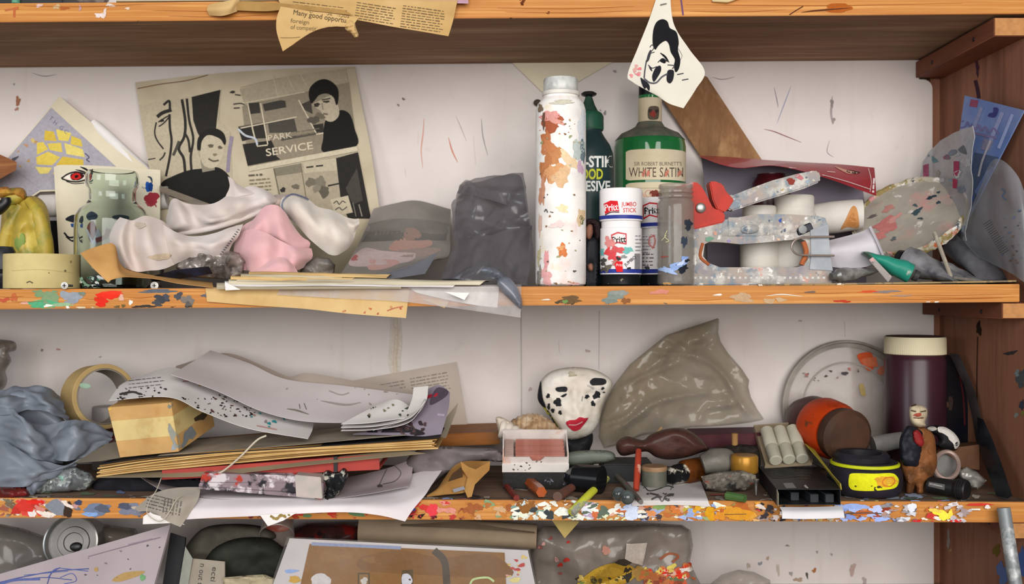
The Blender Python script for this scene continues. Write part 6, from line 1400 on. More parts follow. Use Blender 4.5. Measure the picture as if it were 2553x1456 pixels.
one('red_packet', 'dark red flat packet lying under the blue-grey bag', 'packet', blob([(-60, 1218), (30, 1214), (62, 1216), (72, 1236), (40, 1246), (-60, 1250)], 0.018, 0.012, 0.004, 12, 6, crum=(40, 0.005, 4)), mat('dark_red_film', '7c2420', 0.3, col2='4a1c1a'))
one('dark_gap_filler', 'black cloth heap in the gap under the sketchbook', 'cloth', blob([(235, 1200), (300, 1180), (420, 1186), (520, 1190), (540, 1225), (440, 1236), (330, 1238), (240, 1232)], 0.075, 0.03, 0.02, 20, 8, rand=(12, 3, 10, 50, 80, 9, 0.004)), mat('black_cloth_mat', '1f1e22', 0.85, col2='2c2b33'))  # black heap added as filler for the dark gap under the sketchbook
# upright tape roll
tr2 = thing('tape_roll', 'masking tape roll standing on edge behind the wooden block', 'tape roll', SB(255, 0.17))
A_ = Vector((0.72, -0.68, 0.12)).normalized()
Mt = T(W(246, 990, 0.165)) @ A_.to_track_quat('Z', 'Y').to_matrix().to_4x4()
mk('tape', xf(ring(0.0455, 0.0395, 0.040, 64), Mt @ T(0, 0, -0.02)), mat('tan_tape', 'b59a68', 0.65, var=0.08, vs_=30), tr2)
mk('cardboard_core', xf(ring(0.0394, 0.0372, 0.040, 48), Mt @ T(0, 0, -0.02)), mat('dusty_core', '8a8176', 0.85), tr2)
mk('green_flake', xf(sphere(0.008, 0.0012, 0.004), T(W(212, 962, 0.128)) @ R(8, 'Y')), mat('mint_flake', '9db8a2', 0.6), tr2)
one('striped_tin', 'small white and red tin seen through the upright tape roll', 'tin', lathS(268, 0.215, [(0, 0), (36, 0), (36, 150), (34, 154), (0, 154)], 30), splat('white_red_tin', '8f8a88', [('a5222a', 16, .60, .02)], 0.4, 0.0))
# sketchbook and what carries it
zs = lambda y, d=0.0: (CY - y) * sc(d)
cloth_red = mat('red_book_cloth', 'a8443c', 0.75, var=0.1, vs_=30, col2='98403a')
rb = thing('red_book', 'red bound book with a black elastic band under the sketchbook', 'book', W(680, 1185, 0.08))
def tilted(x0, y0t, y0b, x1, y1t, y1b, df, db, bev=0.0):
    """flat block rising along x: front corners in pixels at depth df, level from front to back"""
    p = [W(x0, y0b, df), W(x1, y1b, df)]; q = [W(x0, y0t, df), W(x1, y1t, df)]
    back = lambda v: Vector((v.x, db, v.z))
    return hexa([p[0], p[1], back(p[1]), back(p[0]), q[0], q[1], back(q[1]), back(q[0])], bev)
mk('cover', join(tilted(404, 1172, 1178, 946, 1133, 1138, 0.006, 0.15), tilted(404, 1190, 1196, 946, 1165, 1171, 0.006, 0.15), tilted(404, 1172, 1196, 946, 1133, 1171, 0.004, 0.0065)), cloth_red, rb)
mk('pages', tilted(408, 1178.5, 1189.5, 938, 1138.5, 1164.5, 0.0068, 0.147), mat('cream_pages', 'cbbfa6', 0.85), rb)
mk('elastic_band', tilted(832, 1139, 1178, 841, 1138, 1177, 0.001, 0.151), blackp, rb)
skb = thing('sketchbook', 'wide old sketchbook with browned wavy pages and a black cover', 'book', W(670, 1150, 0.09))
pgm = [mat('browned_page', 'b98f52', 0.85, var=0.12, vs_=30, col2='a57c42'), mat('browned_page_pale', 'c9a76e', 0.85, var=0.1, vs_=30, col2='b58f58'), mat('browned_page_dark', '8f6c3e', 0.85, var=0.1, vs_=30)]
def wavy(x0, x1, yl, yr, df, db, th, m, amp, ph, name, parent):
    rows = []
    for d_ in (db, (df + db) / 2, df):
        r = []
        for i in range(9):
            u = i / 8; x = x0 + (x1 - x0) * u
            y = yl + (yr - yl) * (u ** 0.75) + amp * math.sin(u * 6.3 + ph)
            r.append(Vector(((x - CX) * sc(0) , d_, zs(y))))
        rows.append(r)
    return mk(name, sheet(rows, 40, 6, th), m, parent)
for i in range(8):
    wavy(240 + (i * 37 % 11), 1092 - (i * 53 % 16), 1186 - i * 3.9 + (i * 29 % 7) * 0.3, 1116 - i * 3.4 + (i * 31 % 5) * 0.4, 0.0 + 0.0006 * (i * 7 % 5), 0.155, 0.0017, pgm[(i * 2) % 3 if i % 3 else 1], 2.6 + (i % 3) * 0.6, i * 0.35, 'page', skb)
wavy(246, 1096, 1159, 1091, 0.001, 0.158, 0.0012, mat('black_cover_board', '1d1b1c', 0.6), 2.0, 3.9, 'cover', skb)
pw = wavy(300, 1010, 1155, 1088, 0.006, 0.14, 0.0004, mat('dingy_paper', 'a89c8c', 0.8, var=0.12, vs_=20, col2='8f8374'), 2.0, 4.2, 'loose_top_page', skb)
one('grey_card', 'dull grey card sticking out of the sketchbook towards the blue-grey bag', 'card', slab([(185, 1154), (262, 1108), (300, 1098), (330, 1128), (310, 1140), (250, 1150)], 0.03, 0.0008, (0, -0.001)), mat('drab_card', '8a7f70', 0.8, var=0.1, vs_=20))
one('beige_sheet', 'drooping beige sheet between sketchbook and red book', 'paper', sheet([[W(300, 1180, 0.012), W(520, 1168, 0.01), W(760, 1146, 0.01), W(1000, 1122, 0.01)], [W(240, 1190, -0.006), W(520, 1186, -0.006), W(760, 1160, -0.006), W(1060, 1130, -0.004)]], 40, 6, 0.0005), mat('drab_beige', '94866c', 0.8, var=0.1, vs_=20))
# painted box under the red book
pb = thing('painted_box', 'flat wooden paint box splashed red, grey and black under the red book', 'box', W(650, 1235, 0.06))
spl = splat('splashed_box', '8a7a80', [('2a282e', 34, .54, .03), ('c9c0c4', 44, .56, .03), ('a8382a', 26, .57, .02), ('cc3422', 50, .63, .02)], 0.5, 0.3)
def quadbox(tl, tr_, br, bl, df, db, bev=0.0006):
    f_ = [W(*bl, df), W(*br, df), W(*br, df), W(*bl, df), W(*tl, df), W(*tr_, df), W(*tr_, df), W(*tl, df)]
    for i in (2, 3, 6, 7): f_[i] = Vector((f_[i].x, db, f_[i].z))
    return hexa(f_, bev)
mk('lid', quadbox((505, 1180), (742, 1186), (740, 1204), (498, 1202), -0.014, 0.08), spl, pb)
mk('tray', quadbox((498, 1203), (806, 1204), (806, 1232), (494, 1212), -0.014, 0.08), spl, pb)
mk('base_board', quadbox((494, 1213), (806, 1233), (804, 1245), (496, 1219), -0.014, 0.08), spl, pb)
mk('end_block', quadbox((735, 1184), (800, 1190), (804, 1244), (738, 1238), -0.018, 0.05), mat('pale_grey_end', 'a8a29c', 0.5, var=0.2, vs_=60, col2='b9aca4'), pb)
mk('clasp', blob([(800, 1190), (815, 1172), (840, 1178), (858, 1166), (868, 1185), (850, 1225), (822, 1250), (806, 1246), (815, 1215)], 0.005, 0.012, 0.006, 10, 4, crum=(20, 0.006, 4)), splat('black_white_clasp', '1c1e20', [('b9b6aa', 60, .60, .03), ('c9a89a', 70, .68)], 0.4), pb)
# papers under the box, hanging over the shelf edge
wsheet = mat('smudged_white_paper', 'dfd9db', 0.7, var=0.05, vs_=10, col2='cfc6c9', spec=0.1)
one('paper_sheet', 'large white sheet with an upcurled end hanging over the lower plank', 'paper',
    sheet([[S(420, 1212, 0.0018), S(600, 1212, 0.0018), S(800, 1212, 0.0018), W(960, 1195, 0.07), W(1040, 1178, 0.07), W(1108, 1164, 0.07)],
           [S(400, 1234, 0.0025), S(600, 1236, 0.0025), S(800, 1236, 0.0025), W(950, 1230, 0.02), W(1020, 1220, 0.02), W(1078, 1206, 0.025)],
           [W(390, 1246, -0.006), W(600, 1247, -0.007), W(800, 1247, -0.007), W(930, 1247, -0.007), W(1000, 1246, -0.006), W(1060, 1234, 0.0)],
           [W(375, 1275, -0.018), W(500, 1268, -0.020), W(700, 1264, -0.022), W(880, 1260, -0.022), W(960, 1266, -0.022), W(1030, 1270, -0.016)],
           [W(358, 1306, -0.022), W(480, 1294, -0.024), W(650, 1286, -0.026), W(840, 1277, -0.026), W(940, 1284, -0.026), W(1010, 1300, -0.022)]], 50, 26, 0.0004), wsheet)
gs_ = one('paper_sheet', 'greyish sketch sheet bent up behind the splashed paint box', 'paper',
    sheet([[W(345, 1186, 0.05), S(440, 1194, 0.005), S(600, 1198, 0.005), S(800, 1198, 0.005), W(940, 1174, 0.09), W(1030, 1144, 0.08)],
           [W(385, 1212, 0.02), S(470, 1220, 0.0035), S(600, 1224, 0.0035), S(800, 1224, 0.0035), W(940, 1210, 0.05), W(1026, 1190, 0.05)],
           [W(430, 1234, 0.0), W(520, 1243, -0.006), W(640, 1248, -0.007), W(780, 1247, -0.007), W(900, 1234, -0.002), W(1018, 1213, 0.012)]], 50, 18, 0.0004), mat('shadow_grey_paper', 'b9adb0', 0.75, var=0.06, vs_=10))
k = Ink(gs_, L=8, lift=0.0006)
k.stroke([(985, 1162), (1000, 1180), (985, 1200), (955, 1208)], 1.6, '6f666a').stroke([(965, 1170), (955, 1190), (945, 1212)], 1.6, '6f666a').blob(947, 1212, 6, 4, '5d5558').stroke([(820, 1258), (880, 1246), (960, 1236), (1005, 1232)], 3, '4a4446', taper=True).build('pencil_sketch', gs_, kind='stuff')
nsc = one('newspaper_curl', 'curled newspaper strip with small print hanging at the string', 'newspaper', sheet([[W(330, 1262, 0.005), W(390, 1228, 0.0), W(440, 1216, -0.004), W(500, 1214, 0.0)], [W(345, 1275, -0.01), W(400, 1262, -0.024), W(450, 1256, -0.028), W(492, 1250, -0.016)], [W(358, 1272, -0.008), W(400, 1290, -0.028), W(430, 1306, -0.032), W(450, 1314, -0.03)]], 26, 16, 0.0004), mat('grey_newsprint', 'a59c90', 0.8, var=0.08, vs_=20))
k = Ink(nsc, L=8, lift=0.0005)
k.lines(372, 1232, 440, 5, 8, '5a5450', 2.2, 14, 3).lines(452, 1250, 490, 6, 8, '6a635c', 3, 100, 5).build('printed_columns', nsc)
one('paper_scrap', 'white paper scrap under the newspaper curl at the lower plank', 'paper', slab([(357, 1288), (372, 1278), (440, 1300), (462, 1308), (430, 1304), (356, 1307)], -0.028, 0.0004), paper)
ps = one('paper_scrap', 'three-cornered white scrap with a gold scribble hanging over the plank', 'paper', slab([(648, 1284), (740, 1278), (706, 1298), (668, 1312)], -0.029, 0.0004), paper)
k = Ink(ps, lift=0.0003); k.stroke([(674, 1286), (690, 1294), (700, 1284), (716, 1290), (722, 1280)], 6, '8a7440').stroke([(680, 1294), (712, 1284)], 4, '9a8450').build('gold_scribble', ps)
one('string', 'cream string end curving over the sketchbook pages', 'string', tube([(664, 1086, -0.003), (640, 1098, -0.006), (600, 1138, -0.008), (565, 1168, -0.009), (545, 1180, -0.009), (524, 1184, -0.004)], 0.0012, 8, 30), mat('cream_string', 'c9bfae', 0.9))
one('string', 'thin pale thread looping over the newspaper curl', 'string', tube([(402, 1192, -0.006), (390, 1222, -0.02), (372, 1250, -0.03), (366, 1275, -0.033), (376, 1290, -0.034), (400, 1300, -0.035), (420, 1280, -0.035), (440, 1245, -0.03), (456, 1236, -0.02)], 0.0006, 6, 40), mat('pale_thread', 'bdb3a2', 0.9))
# wooden block with pale stripe
bl = thing('wooden_block', 'square wooden block with a pale central stripe resting on the sketchbook', 'block', W(360, 1135, 0.06))
fbl, fbr, ftr, ftl = (299, 1141), (446, 1126), (426, 1004), (268, 1016)
def lerp(a, b, t): return (a[0] + (b[0] - a[0]) * t, a[1] + (b[1] - a[1]) * t)
off = (W(556, 1048, 0.13) - W(446, 1126, 0.012)) * 0.8
for t0, t1, m_ in ((0, .325, 'c29a62'), (.325, .73, 'cdb87f'), (.73, 1, 'c29a62')):
    q = [lerp(fbl, ftl, t0), lerp(fbr, ftr, t0), lerp(fbr, ftr, t1), lerp(fbl, ftl, t1)]
    w_ = [W(p[0], p[1], 0.012) for p in q]
    mk('wood_strip', hexa([w_[0], w_[1], w_[1] + off, w_[0] + off, w_[3], w_[2], w_[2] + off, w_[3] + off], 0.0004), splat('strip_' + m_, m_, [('a8793e', 20, .62, .1), ('8a94a0', 30, .74, .02)], 0.6, 0.1), bl)
k = Ink([c for c in bl.children], L=10, lift=0.0003)
k.blob(440, 1118, 14, 10, '8f9ba6', 20).blob(434, 1090, 10, 30, '8d8f86', -20).blob(424, 1010, 6, 8, '7d8074').blob(272, 1016, 6, 6, 'd8c82c').blob(282, 1080, 3, 30, 'c8b8b4', -14).blob(500, 1040, 16, 8, '4a3a28', -30).blob(470, 1090, 14, 26, '7a8084', 30).build('paint_marks', bl, kind='stuff')
# papers on top of block and sketchbook
sp_ = one('speckled_paper', 'ink-speckled white sheet draped over the wooden block', 'paper',
    sheet([[W(340, 940, 0.135), W(430, 916, 0.13), W(520, 950, 0.12), W(640, 1005, 0.11), W(782, 1056, 0.09)],
           [W(300, 960, 0.08), W(420, 944, 0.07), W(520, 985, 0.065), W(640, 1035, 0.055), W(778, 1074, 0.05)],
           [W(272, 998, 0.006), W(420, 990, 0.002), W(505, 1026, 0.0), W(620, 1068, 0.0), W(768, 1094, 0.008)]], 44, 22, 0.0004), paper)
k = Ink(sp_, L=8, lift=0.0006)
k.specks(455, 985, 640, 1040, 90, ['1f1e1e', '2a2827', '3a3532', '6a4a44'], (0.7, 2.6), 3, 2.8, 20).specks(290, 965, 420, 996, 34, ['2a2827', '3a3735', '5a5450'], (0.7, 2.4), 6, 2.6).specks(620, 1030, 690, 1070, 10, ['3a9aa0', '5aa5a8', 'b08a8a'], (1, 4), 8, 2.5, 30)
k.stroke([(298, 984), (330, 978), (350, 984)], 5, '4a4644').stroke([(700, 1034), (710, 1048)], 4, '3f9a9e').lines(320, 950, 410, 3, 9, '8a8280', 2, -6, 2).stroke([(640, 1062), (690, 1072)], 3, 'd8a8a0').stroke([(455, 952), (480, 950), (490, 956)], 2, 'c07a74').build('ink_specks', sp_, kind='stuff')
bs_ = one('bent_sheet', 'large blank grey-white sheet peaked at the top of the paper pile', 'paper',
    sheet([[W(525, 873, 0.18), W(620, 905, 0.165), W(712, 945, 0.15), W(860, 962, 0.14), W(1036, 984, 0.13)],
           [W(475, 905, 0.115), W(580, 942, 0.11), W(690, 985, 0.10), W(840, 1008, 0.095), W(1010, 1015, 0.09)],
           [W(428, 934, 0.05), W(540, 974, 0.045), W(650, 1024, 0.04), W(760, 1050, 0.035), W(905, 1054, 0.04)]], 44, 22, 0.0004), mat('grey_white_paper', 'd6cecf', 0.75, var=0.04, vs_=8, col2='c8bfc0'))
k = Ink(bs_, L=8, lift=0.0006)
k.stroke([(800, 1000), (860, 1010), (900, 1004)], 5, 'aaa09e', taper=True).stroke([(820, 975), (850, 985), (870, 980)], 3, 'aea4a2').stroke([(746, 1008), (748, 1020)], 1.6, '6a6268').stroke([(758, 1006), (764, 1022)], 1.6, '6a6268').stroke([(715, 1020), (740, 1024), (770, 1034)], 4, '8a8478', taper=True).specks(700, 960, 1000, 1020, 10, ['a89a90', '9a9088'], (1, 3), 5).build('pencil_marks', bs_, kind='stuff')
one('paper_sheet', 'darker sheet edge showing behind the peaked blank sheet', 'paper', sheet([[W(440, 912, 0.185), W(560, 880, 0.19), W(660, 914, 0.18), W(720, 938, 0.17), W(770, 930, 0.165), W(900, 952, 0.16), W(1040, 975, 0.15)], [W(430, 930, 0.16), W(560, 930, 0.16), W(660, 950, 0.15), W(720, 965, 0.15), W(770, 970, 0.15), W(900, 985, 0.14), W(1030, 1000, 0.135)]], 44, 8, 0.0004), mat('beige_backing_paper', '9f9288', 0.75, var=0.06, vs_=14))
cs = one('paper_corner', 'speckled white paper corner pointing forward on the pile', 'paper', sheet([[W(950, 1004, 0.085), W(990, 996, 0.085), W(1030, 1018, 0.08)], [W(900, 1030, 0.05), W(950, 1035, 0.045), W(1036, 1030, 0.05)], [W(850, 1057, 0.02), W(920, 1054, 0.016), W(1020, 1040, 0.03)]], 20, 12, 0.0005), paper)
k = Ink(cs, L=8, lift=0.0005); k.specks(900, 1005, 1025, 1040, 14, ['3a3a34', '4a5548', '8a8470'], (1.5, 4), 3).build('ink_specks', cs, kind='stuff')
for i, (a, b, m_, lb) in enumerate([(0, 0, paper, 'lower white sheet edge of the curled pile beside the photo print'), (8, 10, mat('grey_white_paper', 'c6bdbf'), 'middle white sheet edge of the curled pile beside the photo print')]):
    one('paper_sheet', lb, 'paper', sheet([[W(860, 1050 + a, 0.07), W(960, 1046 + a, 0.07), W(1040, 1020 + b, 0.06), W(1058, 990, 0.06)], [W(850, 1066 + a, 0.012), W(940, 1062 + a, 0.01), W(1020, 1042 + b, 0.012), W(1060, 1000, 0.03)]], 24, 6, 0.0005), m_)
one('curled_sheet', 'white sheet corner curled upright at the end of the paper pile', 'paper', sheet([[W(1032, 966, 0.07), W(1026, 1000, 0.07), W(1004, 1034, 0.06), W(930, 1064, 0.05)], [W(1068, 962, 0.05), W(1062, 1000, 0.045), W(1030, 1040, 0.035), W(930, 1074, 0.014)]], 26, 8, 0.0005), mat('bright_paper', 'd8d4cf', 0.7, var=0.03))
pp = one('photo_print', 'mauve photograph print with dark trees curling off the paper pile', 'photograph', sheet([[W(1068, 968, 0.085), W(1096, 960, 0.085), W(1122, 978, 0.085)], [W(1010, 1048, 0.05), W(1060, 1030, 0.045), W(1118, 1020, 0.06)], [W(880, 1082, 0.02), W(1000, 1085, 0.012), W(1098, 1090, 0.02)]], 30, 18, 0.0006), mat('mauve_photo', '8f8592', 0.35, var=0.12, vs_=10, col2='756c7a'))
k = Ink(pp, L=8, lift=0.0005)
k.poly([(890, 1084), (960, 1066), (1010, 1062), (1060, 1082), (1000, 1088)], '2e2a2c', True).specks(985, 1055, 1060, 1082, 26, ['4a3a3a', '5a4444', '3a3032'], (2, 6), 4).stroke([(1066, 990), (1092, 984)], 8, 'a82a38').poly([(1088, 968), (1116, 974), (1110, 990), (1072, 1010)], '4f4652', True).stroke([(1090, 1034), (1108, 1036)], 6, 'a99cae').build('picture', pp)
one('grey_board', 'grey card edge behind the mauve photograph print', 'card', slab([(1096, 1060), (1142, 1004), (1138, 1024), (1112, 1092), (1098, 1092)], 0.09, 0.003), mat('drab_card', '8a7f70', 0.8))
# magazine page on the wall
mp = one('magazine_page', 'printed magazine page with a red top line leaning on the wall', 'magazine', slab([(872, 950), (1138, 902), (1166, 1062), (1000, 1095), (880, 1090)], 0.241, 0.0008, (0, -0.00006)), mat('grey_cream_page', 'b9aca0', 0.7, var=0.06, vs_=14))
k = Ink(mp, L=1e9, lift=0.0003)
k.stroke([(876, 951), (960, 936)], 4, 'a8403c', False).stroke([(960, 936), (1030, 923)], 4, '4a3c3c', False).stroke([(1030, 923), (1102, 908)], 4, 'b0443e', False).stroke([(1102, 908), (1138, 903)], 2, '8a7f74', False)
k.lines(935, 962, 1012, 4, 8, '857a70', 2.6, -10, 3).lines(1022, 945, 1118, 8, 8, '857a70', 2.6, -10, 4).build('printed_text', mp, kind='stuff')
# grey crumpled papers, torn carton, plank
one('grey_paper', 'crumpled grey paper heaped under the brown plank', 'paper', blob([(1010, 1160), (1040, 1122), (1100, 1112), (1180, 1116), (1240, 1120), (1262, 1150), (1200, 1150), (1150, 1168), (1110, 1185), (1080, 1210), (1066, 1225), (1052, 1200)], 0.085, 0.02, 0.01, 20, 5.5, crum=[(60, 0.012, 3)], rand=(10, 2, 0, 40, 90, 7, 0.004)), mat('mauve_grey_paper', '857c7c', 0.75, var=0.1, vs_=16, col2='726a6c'))
ct = thing('torn_carton', 'torn brown cardboard with cut holes before the slide box', 'carton', S(1140, 1236))
cm = mat('brown_carton', 'a87e48', 0.8, var=0.12, vs_=30, col2='946a38')
mk('folded_panel', sheet([[W(1105, 1196, 0.05), W(1130, 1164, 0.055), W(1160, 1150, 0.06), (1222, 1150, 0.06)], [W(1090, 1218, 0.025), W(1128, 1192, 0.03), W(1170, 1182, 0.03), (1216, 1176, 0.045)], [W(1064, 1236, 0.01), W(1110, 1232, 0.012), W(1160, 1226, 0.015), (1172, 1196, 0.02)]], 24, 14, 0.0016), cm, ct)
mk('leg_flap', slab([(1148, 1150), (1170, 1165), (1186, 1170), (1200, 1162), (1222, 1150), (1220, 1172), (1200, 1192), (1184, 1208), (1176, 1238), (1166, 1241), (1158, 1222), (1166, 1190), (1152, 1170)], 0.02, 0.0016, (0, -0.0003)), cm, ct)
mk('hole_shade', slab([(1106, 1222), (1128, 1180), (1150, 1165), (1156, 1206)], 0.0265, 0.001), mat('dark_carton_hole', '4a3524', 0.9), ct)  # flat dark sheet painted in for the shade inside the cut hole
mk('printed_label', slab([(1128, 1220), (1156, 1212), (1160, 1220), (1132, 1228)], 0.008, 0.0006), mat('grey_label', '8a8a94', 0.6), ct)
one('brown_plank', 'short brown plank lying behind the crumpled grey paper', 'plank', hexa([W(1095, 1114, 0.15), W(1246, 1108, 0.15), W(1243, 1086, 0.245), W(1110, 1090, 0.245), W(1098, 1082, 0.15), W(1246, 1077, 0.15), W(1243, 1054, 0.245), W(1112, 1058, 0.245)], 0.001), wood('ginger_plank', '9a5f2c', '84501f', '7a5a40', (8, 30, 50)))
# slide box with glass slides
sb_ = thing('slide_box', 'open white box of reddish glass slides before the seashell', 'box', W(1335, 1173, 0.09))
z0 = zs(1174, 0.07); xa, xb_ = (1253 - CX) * sc(0.07), (1417 - CX) * sc(0.07)
xm = (xa + xb_) / 2; wd = xb_ - xa; dp = 0.052; y0 = 0.07
wcard = splat('soiled_white_box', 'd9cfc8', [('c99a86', 26, .62, .06), ('b5aaa2', 40, .66, .04)], 0.6, 0.05)
hb_ = 0.0215
MT = T(0, y0, z0) @ R(24, 'X') @ T(0, -y0, -z0)
def tilt_box(*a_, **k_): return xf(box(*a_, **k_), MT)
mk('box_floor', tilt_box(wd, dp, 0.002, 0, 1, (xm, y0 + dp / 2, z0)), wcard, sb_)
for sg_ in (-1, 1): mk('box_side', tilt_box(0.002, dp, hb_ + 0.006, 0, 1, (xm + sg_ * (wd / 2 - 0.001), y0 + dp / 2, z0)), wcard, sb_)
mk('box_back', tilt_box(wd, 0.002, hb_ + 0.010, 0, 1, (xm, y0 + dp - 0.001, z0)), wcard, sb_)
mk('box_front', xf(prism([(xa, z0), (xb_, z0), (xb_, z0 + hb_), (xm + 0.012, z0 + hb_), (xm + 0.006, z0 + hb_ - 0.006), (xm - 0.004, z0 + hb_ - 0.006), (xm - 0.008, z0 + hb_), (xa, z0 + hb_)], y0 - 0.001, y0 + 0.001), MT), wcard, sb_)
mk('front_lip', tilt_box(wd + 0.001, 0.002, 0.0125, 0, 1, (xm, y0 - 0.0022, z0)), mat('white_box_lip', 'e2dcd6', 0.55, var=0.05), sb_)
k = Ink([c for c in sb_.children], L=1e9, lift=0.0003); k.specks(1275, 1150, 1350, 1172, 12, ['3a3634', '55504c'], (1, 2.6), 4).build('ink_spots', sb_, kind='stuff')
slm = mat('reddish_glass_slide', 'a8685a', 0.2, var=0.15, vs_=40, col2='c08a7c', spec=0.7)
for i in range(14):
    s_ = one('glass_slide', 'thin reddish glass slide filed upright in the white box', 'slide', tilt_box(wd * 0.74, 0.0011, 0.020, 0, 1, (xm + 0.006 + 0.0006 * math.sin(i * 2.1), y0 + 0.005 + i * 0.0029, z0 + 0.0022 + 0.0006 * math.sin(i * 1.3))), slm, 'glass slides in the white box')
one('slide_spacer', 'ridged pale spacer block at the end of the glass slides', 'spacer', join(*[tilt_box(0.012, 0.002, 0.019, 0, 1, (xa + 0.0085, y0 + 0.006 + i * 0.004, z0 + 0.0022)) for i in range(10)], tilt_box(0.010, 0.042, 0.017, 0, 1, (xa + 0.0085, y0 + 0.0255, z0 + 0.0022))), mat('pale_spacer', 'b59a90', 0.5))
# seashell
she = thing('seashell', 'brown ribbed seashell with white knobbly spire behind the slide box', 'shell', W(1315, 1090, 0.15))
shm = splat('ribbed_shell', 'b89a78', [('8a6a4c', 60, .55, .08), ('d8c8b0', 40, .6, .06)], 0.45, 0.3)
prof = []
for i in range(44):
    u = i / 43; r = 0.026 * math.sin(math.pi * min(1, u * 0.92 + 0.06)) ** 0.75
    prof.append((max(0.0004, r + 0.0009 * math.sin(u * 75)), u * 0.078))
mk('body_whorl', xf(lathe(prof, 36), T(W(1262, 1070, 0.155)) @ R(96, 'Y') @ R(0, 'X')), shm, she)
sp2 = []
for i in range(40):
    u = i / 39; sp2.append((max(0.0003, 0.012 * (1 - u) + 0.0024 * abs(math.sin(u * 20)) * (1 - u * 0.4)), u * 0.058))
mk('white_spire', xf(lathe(sp2, 24), T(W(1246, 1068, 0.128)) @ R(104, 'Y')), splat('white_spire_mat', 'd8cec2', [('b5744c', 50, .63, .03)], 0.45), she)
mk('lip', blob([(1236, 1042), (1250, 1040), (1275, 1052), (1282, 1060), (1262, 1062), (1252, 1078), (1246, 1086), (1240, 1064)], 0.13, 0.006, 0.004, 8, 4), mat('pale_shell_lip', 'cdbfac', 0.5), she)
# painted face stone
fs_ = thing('clay_mask', 'white painted clay face with black spots and red lips', 'sculpture', W(1430, 1112, 0.17))
fc = mk('face', blob([(1340, 985), (1346, 955), (1362, 934), (1388, 921), (1430, 915), (1475, 920), (1508, 934), (1526, 952), (1522, 975), (1508, 998), (1500, 1022), (1492, 1056), (1474, 1082), (1452, 1092), (1420, 1098), (1402, 1092), (1388, 1064), (1372, 1040), (1356, 1018), (1344, 1004)], 0.175, 0.030, 0.03, 55, 5,
    folds=[([(1432, 975), (1430, 1010), (1440, 1030)], 13, 0.006), ([(1385, 985), (1400, 990)], 14, -0.004), ([(1470, 985), (1490, 985)], 12, -0.004), ([(1412, 1052), (1440, 1052), (1460, 1042)], 8, 0.004)], bumps=[(40, 0.004, 2), (14, 0.0015, 5)]), mat('chalky_white_paint', 'd9d3ca', 0.6, var=0.07, vs_=30, col2='cbbfae', bmp=0.3, bs=150), fs_)
mk('neck', blob([(1402, 1086), (1440, 1094), (1474, 1078), (1478, 1100), (1470, 1130), (1480, 1180), (1400, 1182), (1408, 1130)], 0.18, 0.02, 0.02, 18, 5, bumps=(20, 0.003, 3)), splat('black_pink_neck', '1d1d20', [('b59a96', 22, .60, .03)], 0.6), fs_)
k = Ink(fc, L=4, lift=0.0008, step=2e-5)
for p in [[(1386, 966), (1412, 964), (1412, 976), (1390, 976)], [(1470, 952), (1482, 943), (1508, 946), (1508, 958), (1478, 961)]]: k.poly(p, '2a2a2d', True)
for x, y, rx, ry, r in [(1367, 987, 5, 5, 0), (1406, 986, 7, 4, -20), (1391, 1003, 8, 12, -20), (1369, 1013, 4, 7, 0), (1379, 1023, 4, 6, 0), (1397, 1028, 4, 6, 0), (1463, 989, 6, 5, 0), (1487, 985, 9, 10, 20), (1478, 1006, 6, 6, 0), (1502, 968, 4, 3, 0), (1505, 977, 3, 2, 0)]: k.blob(x, y, rx, ry, '252528', r, 0.3)
k.poly([(1346, 962), (1350, 952), (1354, 990), (1362, 1015), (1352, 1010), (1342, 992)], '202024', True).poly([(1356, 1018), (1364, 1020), (1392, 1062), (1394, 1078), (1386, 1066)], 'c9c23c', True).stroke([(1366, 1022), (1392, 1068), (1400, 1092)], 3, '2c2c28')
k.poly([(1412, 1054), (1420, 1048), (1436, 1046), (1444, 1040), (1456, 1042), (1465, 1042), (1456, 1056), (1444, 1070), (1430, 1073), (1420, 1066)], 'b02838', True).stroke([(1418, 1058), (1436, 1058), (1452, 1050)], 2, 'd8b0ac').stroke([(1452, 988), (1450, 1000)], 2, '9a9490').stroke([(1418, 938), (1438, 936)], 3, 'a39a80').blob(1425, 932, 8, 4, 'b5ad98').stroke([(1465, 960), (1480, 968)], 3, 'b5adaa')
k.build('painted_features', fc)
# big clear bag
one('plastic_bag', 'large translucent brownish plastic bag peaked against the wall', 'bag',
    blob([(1793, 792), (1791, 830), (1797, 852), (1815, 880), (1850, 920), (1868, 948), (1866, 965), (1872, 990), (1888, 1020), (1906, 1046), (1870, 1054), (1800, 1062), (1720, 1066), (1660, 1076), (1600, 1086), (1540, 1110), (1506, 1118), (1492, 1090), (1496, 1040), (1510, 1000), (1530, 960), (1570, 908), (1630, 860), (1660, 836), (1700, 822), (1745, 808)],
         0.20, 0.020, 0.004, 110, 4.5, smooth=False, power=0.7, fac=[(80, 0.016, 8), (36, 0.007, 3), (18, 0.002, 2)],
         folds=[([(1660, 836), (1690, 860), (1720, 870)], 6, 0.010), ([(1791, 800), (1770, 850), (1722, 868)], 10, -0.012), ([(1640, 880), (1740, 890), (1800, 930), (1850, 1010), (1880, 1046)], 6, 0.010), ([(1530, 970), (1600, 940), (1690, 900)], 8, 0.008), ([(1560, 1060), (1640, 1000), (1760, 980)], 8, 0.010), ([(1500, 1060), (1560, 1040), (1600, 1000)], 8, -0.008), ([(1740, 1060), (1760, 1020), (1820, 1010)], 6, 0.008)]), film('taupe_film', '877a64', 0.36, 0.66, 0.16, 10, 0.0))
